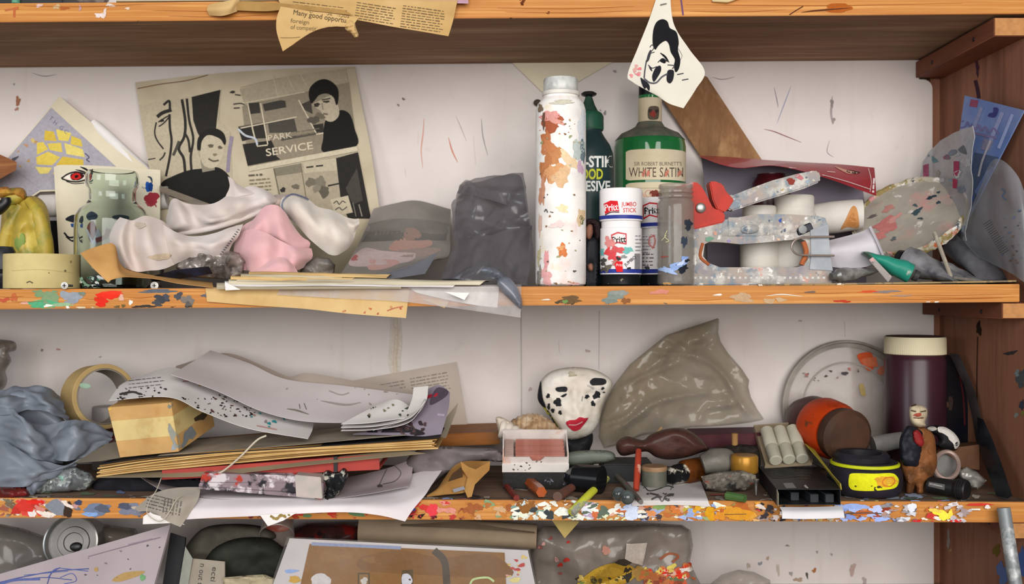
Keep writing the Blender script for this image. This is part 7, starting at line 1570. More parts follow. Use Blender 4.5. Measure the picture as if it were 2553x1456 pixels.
# ------------------------------------------------------------------ lower compartment, clutter between the face and the side board
darkp = mat('dark_grey_plastic', '2a2a2c', 0.4, var=0.2, vs_=30)
def lyingrod(name, label, cat, a, b, r, m, n=10, flat=1.0, hex_=False): return one(name, label, cat, tube([a, b], r, 6 if hex_ else n, flat=flat), m)
one('oval_stone', 'smooth grey-green oval stone lying before the painted clay face', 'stone', blob([(1400, 1150), (1408, 1132), (1440, 1124), (1500, 1122), (1528, 1128), (1534, 1142), (1520, 1152), (1470, 1158), (1420, 1162)], 0.115, 0.012, 0.010, 14, 5), mat('grey_green_plastic', '5d635c', 0.45, var=0.15, vs_=30, col2='70766c'))
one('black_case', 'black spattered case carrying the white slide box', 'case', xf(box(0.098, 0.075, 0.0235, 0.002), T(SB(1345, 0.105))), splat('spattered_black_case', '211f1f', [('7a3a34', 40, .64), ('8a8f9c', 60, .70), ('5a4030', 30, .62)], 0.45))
one('dark_filler_bottle', 'black ink bottle lying under the grey-green oval stone', 'bottle', tube([S(1500, 1196, 0.018), S(1440, 1190, 0.018), S(1428, 1190, 0.016), S(1415, 1188, 0.012)], [0.018, 0.018, 0.012, 0.011], 20), splat('spotted_black_glass', '17181b', [('8fa4d8', 70, .70)], 0.2, 0.0))  # dark bottle put in as filler to blacken this gap
one('dark_filler_box', 'low black box in the dark gap before the plastic bag', 'box', xf(box(0.07, 0.06, 0.026, 0.002), T(SB(1560, 0.14))), darkp)  # box added as dark filler so the gap between things looks black
one('wooden_brush', 'dark brown polished wooden brush back below the plastic bag', 'brush', blob([(1536, 1118), (1540, 1100), (1562, 1088), (1588, 1094), (1606, 1096), (1624, 1082), (1668, 1068), (1710, 1070), (1745, 1092), (1768, 1120), (1748, 1128), (1712, 1140), (1668, 1146), (1636, 1140), (1612, 1126), (1580, 1132), (1550, 1136)], 0.125, 0.02, 0.018, 24, 5, folds=[([(1680, 1075), (1715, 1095), (1745, 1122)], 12, 0.003)]), wood('dark_polished_wood', '3a2420', '4a302a', '2a1a18', (20, 20, 60), 0.3, 0.05))
one('maroon_box', 'flat dark maroon box behind the wooden brush', 'box', hexa([W(1700, 1120, 0.17), W(1900, 1110, 0.17), W(1890, 1092, 0.235), W(1712, 1098, 0.235), W(1700, 1086, 0.17), W(1900, 1080, 0.17), W(1890, 1064, 0.235), W(1712, 1068, 0.235)], 0.0012), mat('maroon_board', '4a2028', 0.55, var=0.12))
# small round tin, brown bottle on its side, grey tube, gold cap
tn_ = thing('small_tin', 'small grey round tin with a tan lid behind the sketch card', 'tin', SB(1631, 0.085))
mk('tin_body', lathS(1631, 0.085, [(0, 0), (29, 0), (31, 2), (31, 42), (0, 42)]), mat('grey_green_tin', '6e6e62', 0.5, 0.2, var=0.15), tn_)
mk('tin_lid', lathS(1631, 0.085, [(0, 42), (31.5, 42), (32, 44), (32, 50), (30, 53), (0, 53)]), mat('tan_lid', '9a7a5c', 0.5), tn_)
bb = thing('brown_bottle', 'small brown glass bottle lying with a paint-smeared cap', 'bottle', S(1720, 1196))
a_, b_ = S(1682, 1183, 0.0155), S(1762, 1166, 0.0165)
dv = (b_ - a_)
mk('bottle_body', tube([a_ + dv * 0.22, a_ + dv * 0.30, a_ + dv * 1.0, a_ + dv * 1.06], [0.012, 0.0165, 0.0165, 0.013], 24), splat('brown_bottle_glass', '5e3414', [('2e1a0e', 26, .56, .06), ('8a5020', 30, .62, .05)], 0.12, 0.0), bb)
mk('screw_cap', tube([a_ - dv * 0.12, a_ + dv * 0.05, a_ + dv * 0.24], [0.011, 0.0128, 0.0128], 20), splat('smeared_black_cap', '1a1a1c', [('d6cdbc', 46, .58, .03), ('b58a50', 60, .68)], 0.4), bb)
one('grey_tube', 'dented grey metal tube behind the brown glass bottle', 'tube', tube([W(1752, 1158, 0.10), W(1780, 1150, 0.10), W(1812, 1148, 0.105), W(1830, 1150, 0.105)], [0.013, 0.017, 0.0165, 0.010], 18, 12), mat('dented_grey', '77736b', 0.5, 0.2, var=0.2, vs_=40, bmp=0.3, bs=80))
one('gold_stopper', 'round gold plastic bottle cap beside the dented grey tube', 'bottle cap', xf(lathe([(0, 0), (0.0165, 0), (0.018, 0.002), (0.018, 0.021), (0.0165, 0.0235), (0, 0.024)], 40), T(W(1856, 1178, 0.085))), mat('gold_plastic', 'a8792e', 0.3, 0.3, var=0.15, col2='8a6024'))
one('cork', 'small tan cork standing behind the gold cap', 'cork', xf(lathe([(0, 0), (0.004, 0), (0.0045, 0.03), (0, 0.031)], 14), T(W(1832, 1135, 0.13))), mat('cork_tan', '9a7448', 0.8))
one('dark_clump', 'dark lump of dried paint behind the gold cap', 'lump', blob([(1800, 1120), (1830, 1108), (1880, 1112), (1895, 1135), (1890, 1170), (1840, 1176), (1800, 1160)], 0.13, 0.014, 0.02, 14, 6, crum=(24, 0.008, 3)), mat('dark_lump', '2c2622', 0.8, var=0.3, vs_=60))  # crumpled dark lump filling the space behind the cap
one('crusted_rag', 'stiff paint-crusted grey rag before the gold cap', 'rag', blob([(1748, 1188), (1790, 1176), (1850, 1172), (1884, 1184), (1888, 1204), (1860, 1222), (1800, 1228), (1760, 1222)], 0.055, 0.012, 0.012, 12, 4.5, crum=[(30, 0.008, 5), (12, 0.004, 2)], smooth=False), splat('crusted_rag_mat', '6a645c', [('8a8478', 50, .56), ('8a4a3a', 44, .64), ('3a3834', 40, .6), ('6a8a6a', 60, .7)], 0.7, 0.5))
one('green_chip', 'small green crayon stub at the front before the crusted rag', 'crayon', tube([S(1812, 1236, 0.005), S(1858, 1243, 0.005)], [0.0055, 0.005], 8), splat('green_stub', '4a6a3a', [('3fae54', 40, .60, .03), ('2c2c26', 50, .62)], 0.6))
one('screw', 'thin steel screw standing upright beside the black charcoal box', 'screw', xf(lathe([(0, 0), (0.0012, 0.001), (0.0018, 0.012), (0.002, 0.018), (0.004, 0.0205), (0.004, 0.0215), (0, 0.0217)], 12), T(SB(1885, 0.028))), steel)
# pencils, crayons, chalk
one('red_crayon', 'short red crayon stub on the lower plank under the slide box', 'crayon', tube([S(1258, 1206, 0.004), S(1288, 1242, 0.004)], [0.0036, 0.004], 6), mat('red_crayon_m', '8a3428', 0.6, col2='6a2c24'))
one('screwdriver', 'screwdriver with a translucent orange handle under the white slide box', 'screwdriver', tube([S(1292, 1180, 0.008), S(1316, 1200, 0.008), S(1344, 1222, 0.008), S(1350, 1227, 0.008)], [0.006, 0.0075, 0.0078, 0.007], 6), mat('amber_plastic', 'a8501c', 0.25, var=0.25, vs_=30, col2='8a3c14', spec=0.7))
one('clay_crayon', 'dull red-brown clay crayon lying beside the yellow chalk', 'crayon', tube([S(1482, 1180, 0.006), S(1440, 1206, 0.007), S(1390, 1238, 0.0075)], [0.0035, 0.005, 0.006], 12), mat('clay_red', '7a4a3c', 0.7, var=0.15, col2='5f4a42'))
yc = thing('yellow_chalk', 'long yellow chalk stick with grey smears reaching over the plank', 'chalk', S(1470, 1230))
yv = mk('chalk_stick', tube([S(1512, 1194, 0.0065), S(1472, 1230, 0.0065), W(1424, 1279, -0.012)], [0.0045, 0.005, 0.0055], 14), splat('smeared_yellow_chalk', 'c3c63a', [('8f9088', 30, .56, .03), ('dfe05a', 40, .62, .04)], 0.7), yc)
one('grey_pencil', 'grey pencil with a worn red end leaning on the sketch card', 'pencil', tube([S(1524, 1172, 0.012), S(1560, 1208, 0.008), S(1588, 1240, 0.006), S(1598, 1252, 0.006)], [0.0036, 0.0036, 0.0034, 0.003], 10), splat('grey_red_pencil', '6a6660', [('8a3a34', 24, .58, .03), ('3a3a38', 30, .6)], 0.6))
one('red_pencil', 'red paint-worn pencil lying across the sketch card corner', 'pencil', tube([W(1592, 1124, 0.085), W(1589, 1175, 0.05), S(1586, 1222, 0.006)], [0.004, 0.0044, 0.004], 10), splat('worn_red_pencil', 'a8402c', [('c9a08c', 40, .62, .03), ('6a2a20', 30, .6)], 0.5))
one('bamboo_stick', 'thin bamboo stick slanting behind the wooden brush', 'stick', tube([W(1612, 1110, 0.15), W(1650, 1066, 0.16)], 0.0022, 8), mat('bamboo', 'a0845c', 0.6))
for x, y, lb in ((1543, 1232, 'clear glass marble beside the pencils on the lower plank'), (1564, 1240, 'darker glass marble touching the clear marble by the pencils')):
    one('glass_marble', lb, 'marble', xf(sphere(0.009, 0.009, 0.009), T(S(x, y, 0.0093))), mat('grey_glass_knob', '2f3434', 0.08, var=0.4, vs_=60, col2='5a6262', spec=0.6))
# sketch card
skc = one('sketch_card', 'small white card with a pencil sketch at the lower plank front', 'drawing', sheet([[S(1556, 1180, 0.003), S(1660, 1179, 0.002), S(1742, 1188, 0.002)], [S(1566, 1222, 0.0022), S(1660, 1224, 0.0024), S(1758, 1228, 0.0022)], [W(1573, 1243, -0.0016), W(1665, 1243, -0.0016), W(1764, 1244, -0.0016)], [W(1577, 1262, -0.006), W(1670, 1259, -0.006), W(1770, 1262, -0.006)]], 20, 14, 0.0006), mat('card_white', 'cfcac9', 0.7, var=0.03))
k = Ink(skc, L=8, lift=0.0004)
k.stroke([(1605, 1202), (1620, 1194), (1650, 1190), (1670, 1196)], 5, '8f8b88', taper=True).stroke([(1606, 1212), (1618, 1224), (1640, 1220), (1664, 1212), (1680, 1216)], 2.4, '4a4846').stroke([(1604, 1218), (1612, 1210)], 2, '5a5856').stroke([(1660, 1190), (1678, 1204), (1672, 1222)], 2, '6a6866').stroke([(1620, 1230), (1640, 1236), (1624, 1246)], 4, '5d5a58').stroke([(1640, 1232), (1650, 1250), (1660, 1236)], 3, '6d6a68').specks(1612, 1228, 1680, 1250, 12, ['5d5a58', '7a7674'], (1.5, 4), 5, 2.5).stroke([(1614, 1188), (1650, 1184)], 3, 'a5a19e').build('pencil_sketch', skc, kind='stuff')
# chalk tray and open charcoal box
trm = mat('beige_tray_card', '9a8a72', 0.8, var=0.1, vs_=20)
ctr = thing('chalk_tray', 'beige card tray holding thick white chalks', 'tray', W(1950, 1165, 0.12))
T0, T1, T2, T3 = W(1878, 1072, 0.185), W(1990, 1064, 0.185), W(2024, 1160, 0.115), W(1906, 1168, 0.115)
def quad_slab(a, b, c, d, th):
    n_ = (b - a).cross(d - a).normalized()
    if n_.y > 0: n_ = -n_
    return hexa([d, c, b, a, d + n_ * th, c + n_ * th, b + n_ * th, a + n_ * th])
mk('tray_floor', quad_slab(T0, T1, T2, T3, 0.002), trm, ctr)
for p, q in ((T0, T1), (T1, T2), (T0, T3)):
    up_n = Vector((0, -0.55, 0.83))
    mk('tray_wall', hexa([p, q, q + Vector((0, 0.0014, 0.001)), p + Vector((0, 0.0014, 0.001)), p + up_n * 0.008, q + up_n * 0.008, q + up_n * 0.008 + Vector((0, 0.0014, 0.001)), p + up_n * 0.008 + Vector((0, 0.0014, 0.001))]), trm, ctr)
chm = mat('white_chalk', 'b5b09e', 0.85, var=0.1, vs_=30)
for i, lb in enumerate(('chalk nearest the gold cap in the beige tray', 'middle chalk of the three in the beige tray', 'chalk nearest the yellow box flap in the beige tray')):
    u0, u1 = 0.22 + i * 0.28, 0.22 + i * 0.28
    n_ = Vector((0, -0.6, 0.8))
    p = T0.lerp(T1, u0).lerp(T3.lerp(T2, u0), 0.18) + n_ * 0.0115
    q = T0.lerp(T1, u1).lerp(T3.lerp(T2, u1), 0.98) + n_ * 0.0115
    one('chalk', 'thick white ' + lb, 'chalk', tube([p, p.lerp(q, 0.02), p.lerp(q, 0.55), p.lerp(q, 0.57), p.lerp(q, 0.59), p.lerp(q, 0.98), q], [0.0075, 0.0088, 0.009, 0.0084, 0.009, 0.0088, 0.0075], 18), chm, 'chalks in the tray')
cb = thing('charcoal_box', 'open black charcoal box jutting over the lower plank edge', 'box', SB(2000, 0.04))
bz0, bz1 = zlow(2000) + 0.0014, zlow(2000) + 0.0200
X0f, X1f = (1936 - CX) * sc(-0.03), (2096 - CX) * sc(-0.03)
X0b, X1b = (1892 - CX) * sc(0.125), (2034 - CX) * sc(0.125)
F0, F1, B0, B1 = Vector((X0f, -0.03, 0)), Vector((X1f, -0.03, 0)), Vector((X0b, 0.125, 0)), Vector((X1b, 0.125, 0))
def at_z(v, z): return Vector((v.x, v.y, z))
blk = mat('black_card', '1f1f20', 0.45, var=0.15, vs_=20, col2='2c2c2e')
def wallp(a, b, z0_, z1_, th, m_, nm):
    t_ = (b - a).normalized(); n_ = Vector((-t_.y, t_.x, 0)) * th
    return mk(nm, hexa([at_z(a, z0_), at_z(b, z0_), at_z(b + n_, z0_), at_z(a + n_, z0_), at_z(a, z1_), at_z(b, z1_), at_z(b + n_, z1_), at_z(a + n_, z1_)]), m_, cb)
topf = mk('top_panel', hexa([at_z(F0, bz1), at_z(F1, bz1), at_z(B1, bz1), at_z(B0, bz1), at_z(F0, bz1 + .0008), at_z(F1, bz1 + .0008), at_z(B1, bz1 + .0008), at_z(B0, bz1 + .0008)]), blk, cb)
mk('bottom_panel', hexa([at_z(F0, bz0), at_z(F1, bz0), at_z(B1, bz0), at_z(B0, bz0), at_z(F0, bz0 + .0008), at_z(F1, bz0 + .0008), at_z(B1, bz0 + .0008), at_z(B0, bz0 + .0008)]), blk, cb)
wallp(F0, B0, bz0, bz1, -0.0008, blk, 'side_panel'); wallp(F1, B1, bz0, bz1, 0.0008, blk, 'side_panel')
mk('end_flap', hexa([at_z(F0, bz0 + .0006), at_z(F0 + Vector((0.001, 0, 0)), bz0 + .0006), at_z(F0 + Vector((0.001, -.006, 0)), bz0), at_z(F0 + Vector((0, -.006, 0)), bz0), at_z(F0, bz1), at_z(F0 + Vector((0.001, 0, 0)), bz1), at_z(F0 + Vector((0.001, -.006, 0)), bz1 - .003), at_z(F0 + Vector((0, -.006, 0)), bz1 - .003)]), mat('grey_card_edge', '8a8676', 0.7), cb)
yfm = mat('yellow_card_flap', 'a8983c', 0.6, var=0.1, vs_=20, col2='8f8030')
mk('yellow_flap', hexa([at_z(F1, bz1), at_z(F1 + Vector((.0015, 0, 0)), bz1), W(2032, 1122, 0.115), W(2030, 1122, 0.115), W(2094, 1206, -0.03), W(2097, 1206, -0.03), W(2008, 1106, 0.12), W(2005, 1106, 0.12)]), yfm, cb)
mk('tuck_flap', sheet([[W(1944, 1264, -0.031), W(2020, 1264, -0.031), W(2100, 1262, -0.031)], [W(1950, 1276, -0.042), W(2020, 1276, -0.044), W(2103, 1274, -0.042)], [W(1950, 1293, -0.046), W(2020, 1294, -0.048), W(2106, 1291, -0.046)]], 16, 8, 0.001), mat('white_card_flap', 'd9d7da', 0.5, var=0.03), cb)
k = Ink(topf, L=1e9, lift=0.0002)
k.poly([(1928, 1203), (1976, 1200), (1996, 1222), (1946, 1224)], 'b5b2b2').poly([(1952, 1205), (1976, 1204), (1986, 1217), (1960, 1218)], '8a8888').stroke([(2006, 1210), (2014, 1218)], 5, 'b9b6b0', False).poly([(2024, 1210), (2046, 1210), (2054, 1220), (2030, 1221)], '6f6d6a').stroke([(2058, 1213), (2066, 1220)], 3, 'b5b2ac', False)
for i in range(9): k.stroke([(1900 + i * 3, 1166 + i * 3.4), (1958 + i * 4, 1163 + i * 3.2)], 1, '4a4a48', False)
k.lines(1986, 1166, 2024, 5, 7, '5a4a44', 2, 0, 4).build('printing', topf, kind='stuff')
for i, (x, ln) in enumerate(((1990, 0.10), (2032, 0.08), (2070, 0.09))):
    one('charcoal_stick', ('deepest square black charcoal stick in the open box', 'middle square black charcoal stick in the open box', 'square black charcoal stick nearest the yellow flap')[i], 'charcoal',
        box(0.0105, ln, 0.0105, 0.0006, 1, ((x - CX) * sc(-0.024) , -0.022 + ln / 2 + (0.012 if i == 0 else 0), bz0 + 0.001)), mat('charcoal_black', '232528', 0.5, var=0.2, col2='34383c'), 'charcoal sticks in the box')
# round clear lid against the wall
cl = thing('clear_plastic_lid', 'big round clear plastic lid with orange paint against the wall', 'lid', SB(2112, 0.225))
Mc = T(W(2112, 1014, 0.236)) @ R(-3, 'X') @ R(90, 'X')
sL = sc(0.236)
cf_ = film('cloudy_lid_film', 'b5a8a0', 0.15, 0.4, 0.15, 20, 0.05)
lidd = mk('lid_disc', xf(lathe([(0, 0), (150 * sL, 0), (150 * sL, -0.001), (0, -0.001)], 64), Mc), cf_, cl)
mk('lid_rim', xf(lathe([(148 * sL, -0.002), (164 * sL, -0.002), (166 * sL, 0.002), (164 * sL, 0.008), (160 * sL, 0.008), (158 * sL, 0.002), (148 * sL, 0.002), (148 * sL, -0.002)], 80), Mc), mat('cloudy_rim', 'a39a90', 0.3, var=0.2, vs_=30, alpha=0.75), cl)
mk('inner_ring', xf(lathe([(108 * sL, 0.0), (112 * sL, 0.0), (112 * sL, 0.0016), (108 * sL, 0.0016), (108 * sL, 0)], 64), Mc), mat('cloudy_rim2', 'b0a69c', 0.3, alpha=0.6), cl)
k = Ink(lidd, L=1e9, lift=0.0009)
k.poly([(2138, 884), (2172, 880), (2178, 915), (2166, 925), (2146, 905)], 'c2502a', True).poly([(2150, 895), (2205, 890), (2206, 912), (2160, 912)], 'c66a48', True).blob(2198, 925, 10, 12, 'c07058').poly([(2142, 960), (2152, 958), (2158, 985), (2146, 984)], 'a08a58', True).specks(2000, 920, 2140, 950, 14, ['4a4444', '8a7a70', 'a86a60'], (1.5, 4), 4).blob(2106, 931, 8, 5, '4a4446').build('paint_marks', lidd, kind='stuff')
# three-coloured wooden top lying on its side
tp_ = thing('turned_toy', 'round maroon, orange and brown turned piece beside the clear lid', 'toy', SB(2080, 0.15))
pA, pB = W(2000, 1040, 0.215), W(2122, 1092, 0.095)
ud = pB - pA
mk('maroon_end', tube([pA - ud * 0.06, pA, pA + ud * 0.2, pA + ud * 0.38], [0.014, 0.028, 0.037, 0.038], 32), mat('maroon_gloss', '46201f', 0.35, var=0.15), tp_)
mk('orange_band', tube([pA + ud * 0.38, pA + ud * 0.46, pA + ud * 0.68, pA + ud * 0.76], [0.038, 0.041, 0.040, 0.036], 32), splat('worn_orange', 'b53c14', [('8a2c12', 24, .58, .05), ('6a3a20', 40, .66)], 0.4, 0.1), tp_)
mk('brown_dome', tube([pA + ud * 0.76, pA + ud * 0.80, pA + ud * 0.93, pA + ud * 0.985, pA + ud * 1.0], [0.032, 0.036, 0.0365, 0.030, 0.006], 32), mat('brown_dome_wood', '54392c', 0.5, var=0.2, vs_=14, col2='3a2b22'), tp_)
# tall maroon jar
tj = thing('tall_jar', 'tall dark maroon jar with a ribbed cream lid', 'jar', SB(2281, 0.17))
mk('jar_body', lathS(2281, 0.17, [(0, 0), (66, 0), (72, 6), (73, 16), (73, 290), (69, 298), (66, 306), (0, 306)]), mat('dark_maroon_glass', '2a151c', 0.3, var=0.3, vs_=6, col2='3a1e28', spec=0.4), tj)
n_l = 96; lidp = [(0, 304), (70, 304), (73, 306), (73, 344), (71, 348), (0, 348)]
lg = lathS(2281, 0.17, lidp, n_l * 2)
cen = SB(2281, 0.17)
lv2 = []
for i, p in enumerate(lg[0]):
    r_ = Vector((p.x - cen.x, p.y - cen.y))
    if r_.length > 0.039 and (i % 2): r_ = r_ * 0.988
    lv2.append(Vector((cen.x + r_.x, cen.y + r_.y, p.z)))
mk('ribbed_lid', (lv2, lg[1]), mat('cream_lid', 'cbc2a4', 0.5, var=0.05, vs_=20), tj)
mk('lid_top', lathS(2281, 0.17, [(0, 348.4), (68, 348.4), (70, 349.2), (68, 350), (0, 350)]), mat('dusty_maroon_top', '4a3430', 0.8), tj)
# dark picture behind
dp_ = one('dark_picture', 'dark glossy arched picture card leaning behind the tall jar', 'picture', slab([(2345, 1130), (2345, 900), (2362, 884), (2382, 890), (2402, 930), (2412, 1000), (2418, 1080), (2420, 1140)], 0.185, 0.004, (-0.0006, 0), sp=None), mat('dark_gloss_card', '2a2426', 0.3, var=0.3, vs_=10, col2='1a1a22'))
k = Ink(dp_, L=1e9, lift=0.0003); k.poly([(2350, 1005), (2362, 1002), (2372, 1010), (2352, 1018)], '6a4a3a', True).poly([(2366, 990), (2376, 994), (2374, 1020), (2366, 1020)], '4a3a34', True).stroke([(2392, 930), (2402, 990), (2406, 1060)], 4, '5a2226').build('picture', dp_)
one('grey_film_strip', 'grey translucent curved strip between tall jar and side board', 'strip', slab([(2366, 880), (2392, 884), (2412, 930), (2432, 980), (2446, 1040), (2452, 1120), (2438, 1128), (2424, 1040), (2404, 960)], 0.14, 0.002, (-0.0008, 0)), mat('smoky_strip', '4a4444', 0.3, var=0.2, alpha=0.85))
bl2 = thing('hand_saw', 'black tapering saw blade leaning on the side board', 'saw', S(2508, 1240))
mk('blade', slab([(2436, 1040), (2452, 1046), (2476, 1100), (2502, 1170), (2524, 1236), (2512, 1244), (2484, 1236), (2452, 1150), (2438, 1100)], 0.045, 0.003, (-0.0009, -0.0002)), mat('black_blade_steel', '1f2126', 0.35, 0.4, var=0.2, col2='34373c'), bl2)
mk('blade_tip', slab([(2500, 1222), (2518, 1220), (2524, 1236), (2512, 1245), (2494, 1240)], 0.014, 0.002, (-0.0005, 0)), mat('bare_steel', 'a9a7a3'), bl2)
one('brown_carton', 'small brown carton in the dark corner beside the black blade', 'carton', hexa([W(2336, 1160, 0.10), W(2442, 1172, 0.10), W(2430, 1150, 0.16), W(2340, 1140, 0.16), W(2336, 1122, 0.10), W(2442, 1108, 0.10), W(2430, 1100, 0.16), W(2340, 1112, 0.16)], 0.0006), mat('dim_carton', '6a4a36', 0.8))
one('grey_tube', 'small grey tube lying behind the carved figurine', 'tube', tube([W(2176, 1110, 0.13), W(2250, 1096, 0.13)], [0.013, 0.011], 16), mat('pale_grey_tube', '8f8c88', 0.5, var=0.15))
# tape measure
tm = thing('tape_measure', 'round black and yellow tape measure at the lower plank front', 'tape measure', SB(2156, 0.052))
td = mat('black_rubber', '1c1b1e', 0.5, var=0.15, vs_=30, col2='2a2630')
body_tm = mk('case', lathS(2156, 0.052, [(0, 0), (76, 0), (84, 6), (89, 20), (90, 40), (88, 58), (84, 66), (80, 70), (80, 76), (74, 82), (0, 82)], 64), td, tm)
mk('yellow_ring', lathS(2156, 0.052, [(79, 70), (82.5, 71), (83, 74), (82, 77.5), (78, 78.5)], 64), mat('acid_yellow', 'c4cc1e', 0.4, var=0.1), tm)
mk('top_handle', xf(lathe([(50 * sc(.052), 82 * sc(.052)), (66 * sc(.052), 82 * sc(.052)), (67 * sc(.052), 94 * sc(.052)), (60 * sc(.052), 102 * sc(.052)), (48 * sc(.052), 100 * sc(.052)), (46 * sc(.052), 84 * sc(.052))], 48), T(SB(2148, 0.052))), td, tm)
mk('yellow_inner_ring', lathS(2148, 0.052, [(38, 82.6), (44, 83), (45, 85), (38, 85)], 40), mat('acid_yellow', 'c4cc1e'), tm)
k = Ink(body_tm, L=4, lift=0.0004, step=2e-5)
k.poly([(2117, 1190), (2120, 1182), (2134, 1180), (2180, 1181), (2222, 1180), (2236, 1188), (2240, 1200), (2234, 1214), (2216, 1220), (2170, 1224), (2130, 1222), (2118, 1214), (2116, 1202)], 'd8d81e', True)
k.blob(2210, 1200, 22, 14, 'dba030', 0, 0.4).stroke([(2204, 1192), (2222, 1190), (2230, 1200), (2220, 1212), (2204, 1210), (2200, 1200), (2206, 1193)], 3, 'c9762a').blob(2216, 1201, 7, 6, 'd8a83a', 0, 0.2).specks(2130, 1210, 2200, 1224, 6, ['3a3420', '2a2a20'], (1.5, 3.5), 5).blob(2190, 1196, 10, 6, 'cf9a30').build('yellow_label', body_tm)
# carved figurine
fg = thing('figurine', 'carved wooden clown-faced figurine in a dark painted jacket', 'figurine', SB(2285, 0.045))
mk('wooden_body', blob([(2250, 1090), (2272, 1068), (2305, 1066), (2328, 1085), (2334, 1120), (2336, 1160), (2324, 1190), (2306, 1206), (2302, 1230), (2286, 1232), (2282, 1212), (2274, 1231), (2258, 1230), (2256, 1200), (2246, 1170), (2244, 1120)], 0.050, 0.016, 0.014, 26, 4.5, bumps=(18, 0.004, 3)), splat('carved_brown_wood', '80512f', [('5c3a22', 30, .58, .06), ('9a6a40', 40, .62, .05)], 0.6, 0.3), fg)
mk('jacket', blob([(2248, 1080), (2262, 1062), (2282, 1066), (2300, 1078), (2302, 1100), (2298, 1130), (2290, 1160), (2276, 1166), (2254, 1160), (2244, 1140), (2242, 1105)], 0.036, 0.010, 0.008, 18, 4.5, bumps=(16, 0.002, 2)), mat('navy_black_paint', '1c1d26', 0.5), fg)
mk('red_lapel', blob([(2276, 1076), (2288, 1072), (2298, 1084), (2304, 1104), (2296, 1114), (2282, 1106), (2276, 1092)], 0.0265, 0.005, 0.004, 8, 3.5), mat('dull_red_paint', '8a2426', 0.5), fg)
hdg = mk('head', blob([(2266, 1028), (2268, 1014), (2278, 1008), (2296, 1010), (2310, 1018), (2312, 1036), (2306, 1052), (2308, 1062), (2290, 1066), (2276, 1060), (2268, 1046)], 0.044, 0.014, 0.012, 16, 3.5, folds=[([(2288, 1022), (2290, 1034)], 4, 0.003), ([(2276, 1026), (2284, 1026)], 4, -0.0025), ([(2296, 1026), (2306, 1026)], 4, -0.0025), ([(2278, 1042), (2300, 1044)], 3, -0.002)]), mat('cream_face_paint', 'c3b498', 0.6, var=0.1, vs_=60), fg)
k = Ink(hdg, L=3, lift=0.0006, step=2e-5); k.stroke([(2272, 1023), (2284, 1026)], 3, '4a4036').stroke([(2294, 1027), (2308, 1024)], 3, '4a4036').blob(2288, 1034, 9, 4, 'a04a3c').stroke([(2278, 1041), (2290, 1042), (2302, 1041)], 2.5, '6a3a30').stroke([(2270, 1014), (2284, 1010), (2300, 1012)], 4, '5a4a38').stroke([(2266, 1040), (2264, 1060)], 4, '7a2a2a').build('painted_features', hdg)
# mussel-like black and white horn
hn = thing('painted_horn', 'curved black and white painted horn behind the figurine', 'horn', W(2350, 1120, 0.08))
hb2 = mk('horn_body', blob([(2308, 1066), (2330, 1060), (2360, 1066), (2384, 1084), (2393, 1106), (2384, 1122), (2366, 1124), (2344, 1118), (2330, 1108), (2340, 1100), (2334, 1086), (2318, 1080)], 0.08, 0.012, 0.01, 16, 4.5), mat('black_horn', '1c1b1d', 0.35), hn)
k = Ink(hb2, L=3, lift=0.0006, step=2e-5); k.poly([(2338, 1066), (2356, 1066), (2378, 1080), (2391, 1100), (2388, 1114), (2380, 1118), (2376, 1106), (2366, 1096), (2362, 1088), (2350, 1080), (2340, 1076)], 'c9c4be', True).poly([(2312, 1068), (2326, 1064), (2336, 1070), (2324, 1074)], 'a8a29a', True).blob(2384, 1107, 4, 5, '26242a').build('white_paint', hb2)
one('metal_ring', 'pale pinkish metal ring leaning by the black torch', 'ring', tube([W(2330 + 30 + 30 * math.cos(a), 1160 - 34 * math.sin(a), 0.055 + 0.012 * math.sin(a)) for a in [2 * math.pi * i / 30 for i in range(31)]], 0.003, 8), mat('pinkish_metal', 'a08a80', 0.4, 0.3))
one('grey_disc', 'grey round disc standing behind the pale metal ring', 'disc', xf(lathe([(0, 0), (0.017, 0), (0.018, 0.002), (0.017, 0.004), (0, 0.004)], 30), T(W(2352, 1166, 0.075)) @ R(78, 'X')), mat('grey_disc_m', '74726f', 0.5, var=0.15))
tc = thing('torch', 'small black torch lying beside the figurine', 'torch', S(2370, 1225))
ta, tb = S(2318, 1208, 0.0125), S(2412, 1222, 0.0125)
tv = tb - ta
barrel = mk('barrel', tube([ta, ta + tv * 0.7], 0.0105, 24), blackp, tc)
mk('torch_head', tube([ta + tv * 0.68, ta + tv * 0.75, ta + tv * 0.97, ta + tv * 1.0], [0.0105, 0.0125, 0.0125, 0.011], 24), blackp, tc)
for i in range(3): mk('grip_ring', tube([ta + tv * (0.78 + i * 0.06), ta + tv * (0.8 + i * 0.06)], 0.0131, 24), darkp, tc)
k = Ink(barrel, L=3, lift=0.0003, step=2e-5); k.poly([(2316, 1201), (2356, 1208), (2355, 1222), (2314, 1212)], '5f5d5c').stroke([(2318, 1206), (2350, 1213)], 2.5, 'a5a3a0').build('label_strip', barrel)
one('paint_tube', 'crumpled silver paint tube end beside the black torch', 'paint tube', blob([(2388, 1172), (2410, 1164), (2436, 1176), (2460, 1198), (2452, 1208), (2436, 1222), (2422, 1216), (2410, 1204), (2392, 1192)], 0.06, 0.012, 0.008, 14, 4, crum=[(24, 0.006, 3)], smooth=False), mat('dull_silver', 'a5a29c', 0.35, 0.4, var=0.2, vs_=60))
# leaning metal rod in front of the side board
mr = one('metal_tube', 'paint-spotted grey metal tube leaning before the side board', 'tube', tube([W(2502, 1266, -0.018), W(2534, 1470, -0.035), W(2560, 1640, -0.05)], 0.0078, 18), splat('zinc_tube', '8a8f92', [('b5b8b8', 40, .58, .05), ('6a6d6e', 30, .60, .05), ('9a905c', 30, .70)], 0.45, 0.1, 0.3))
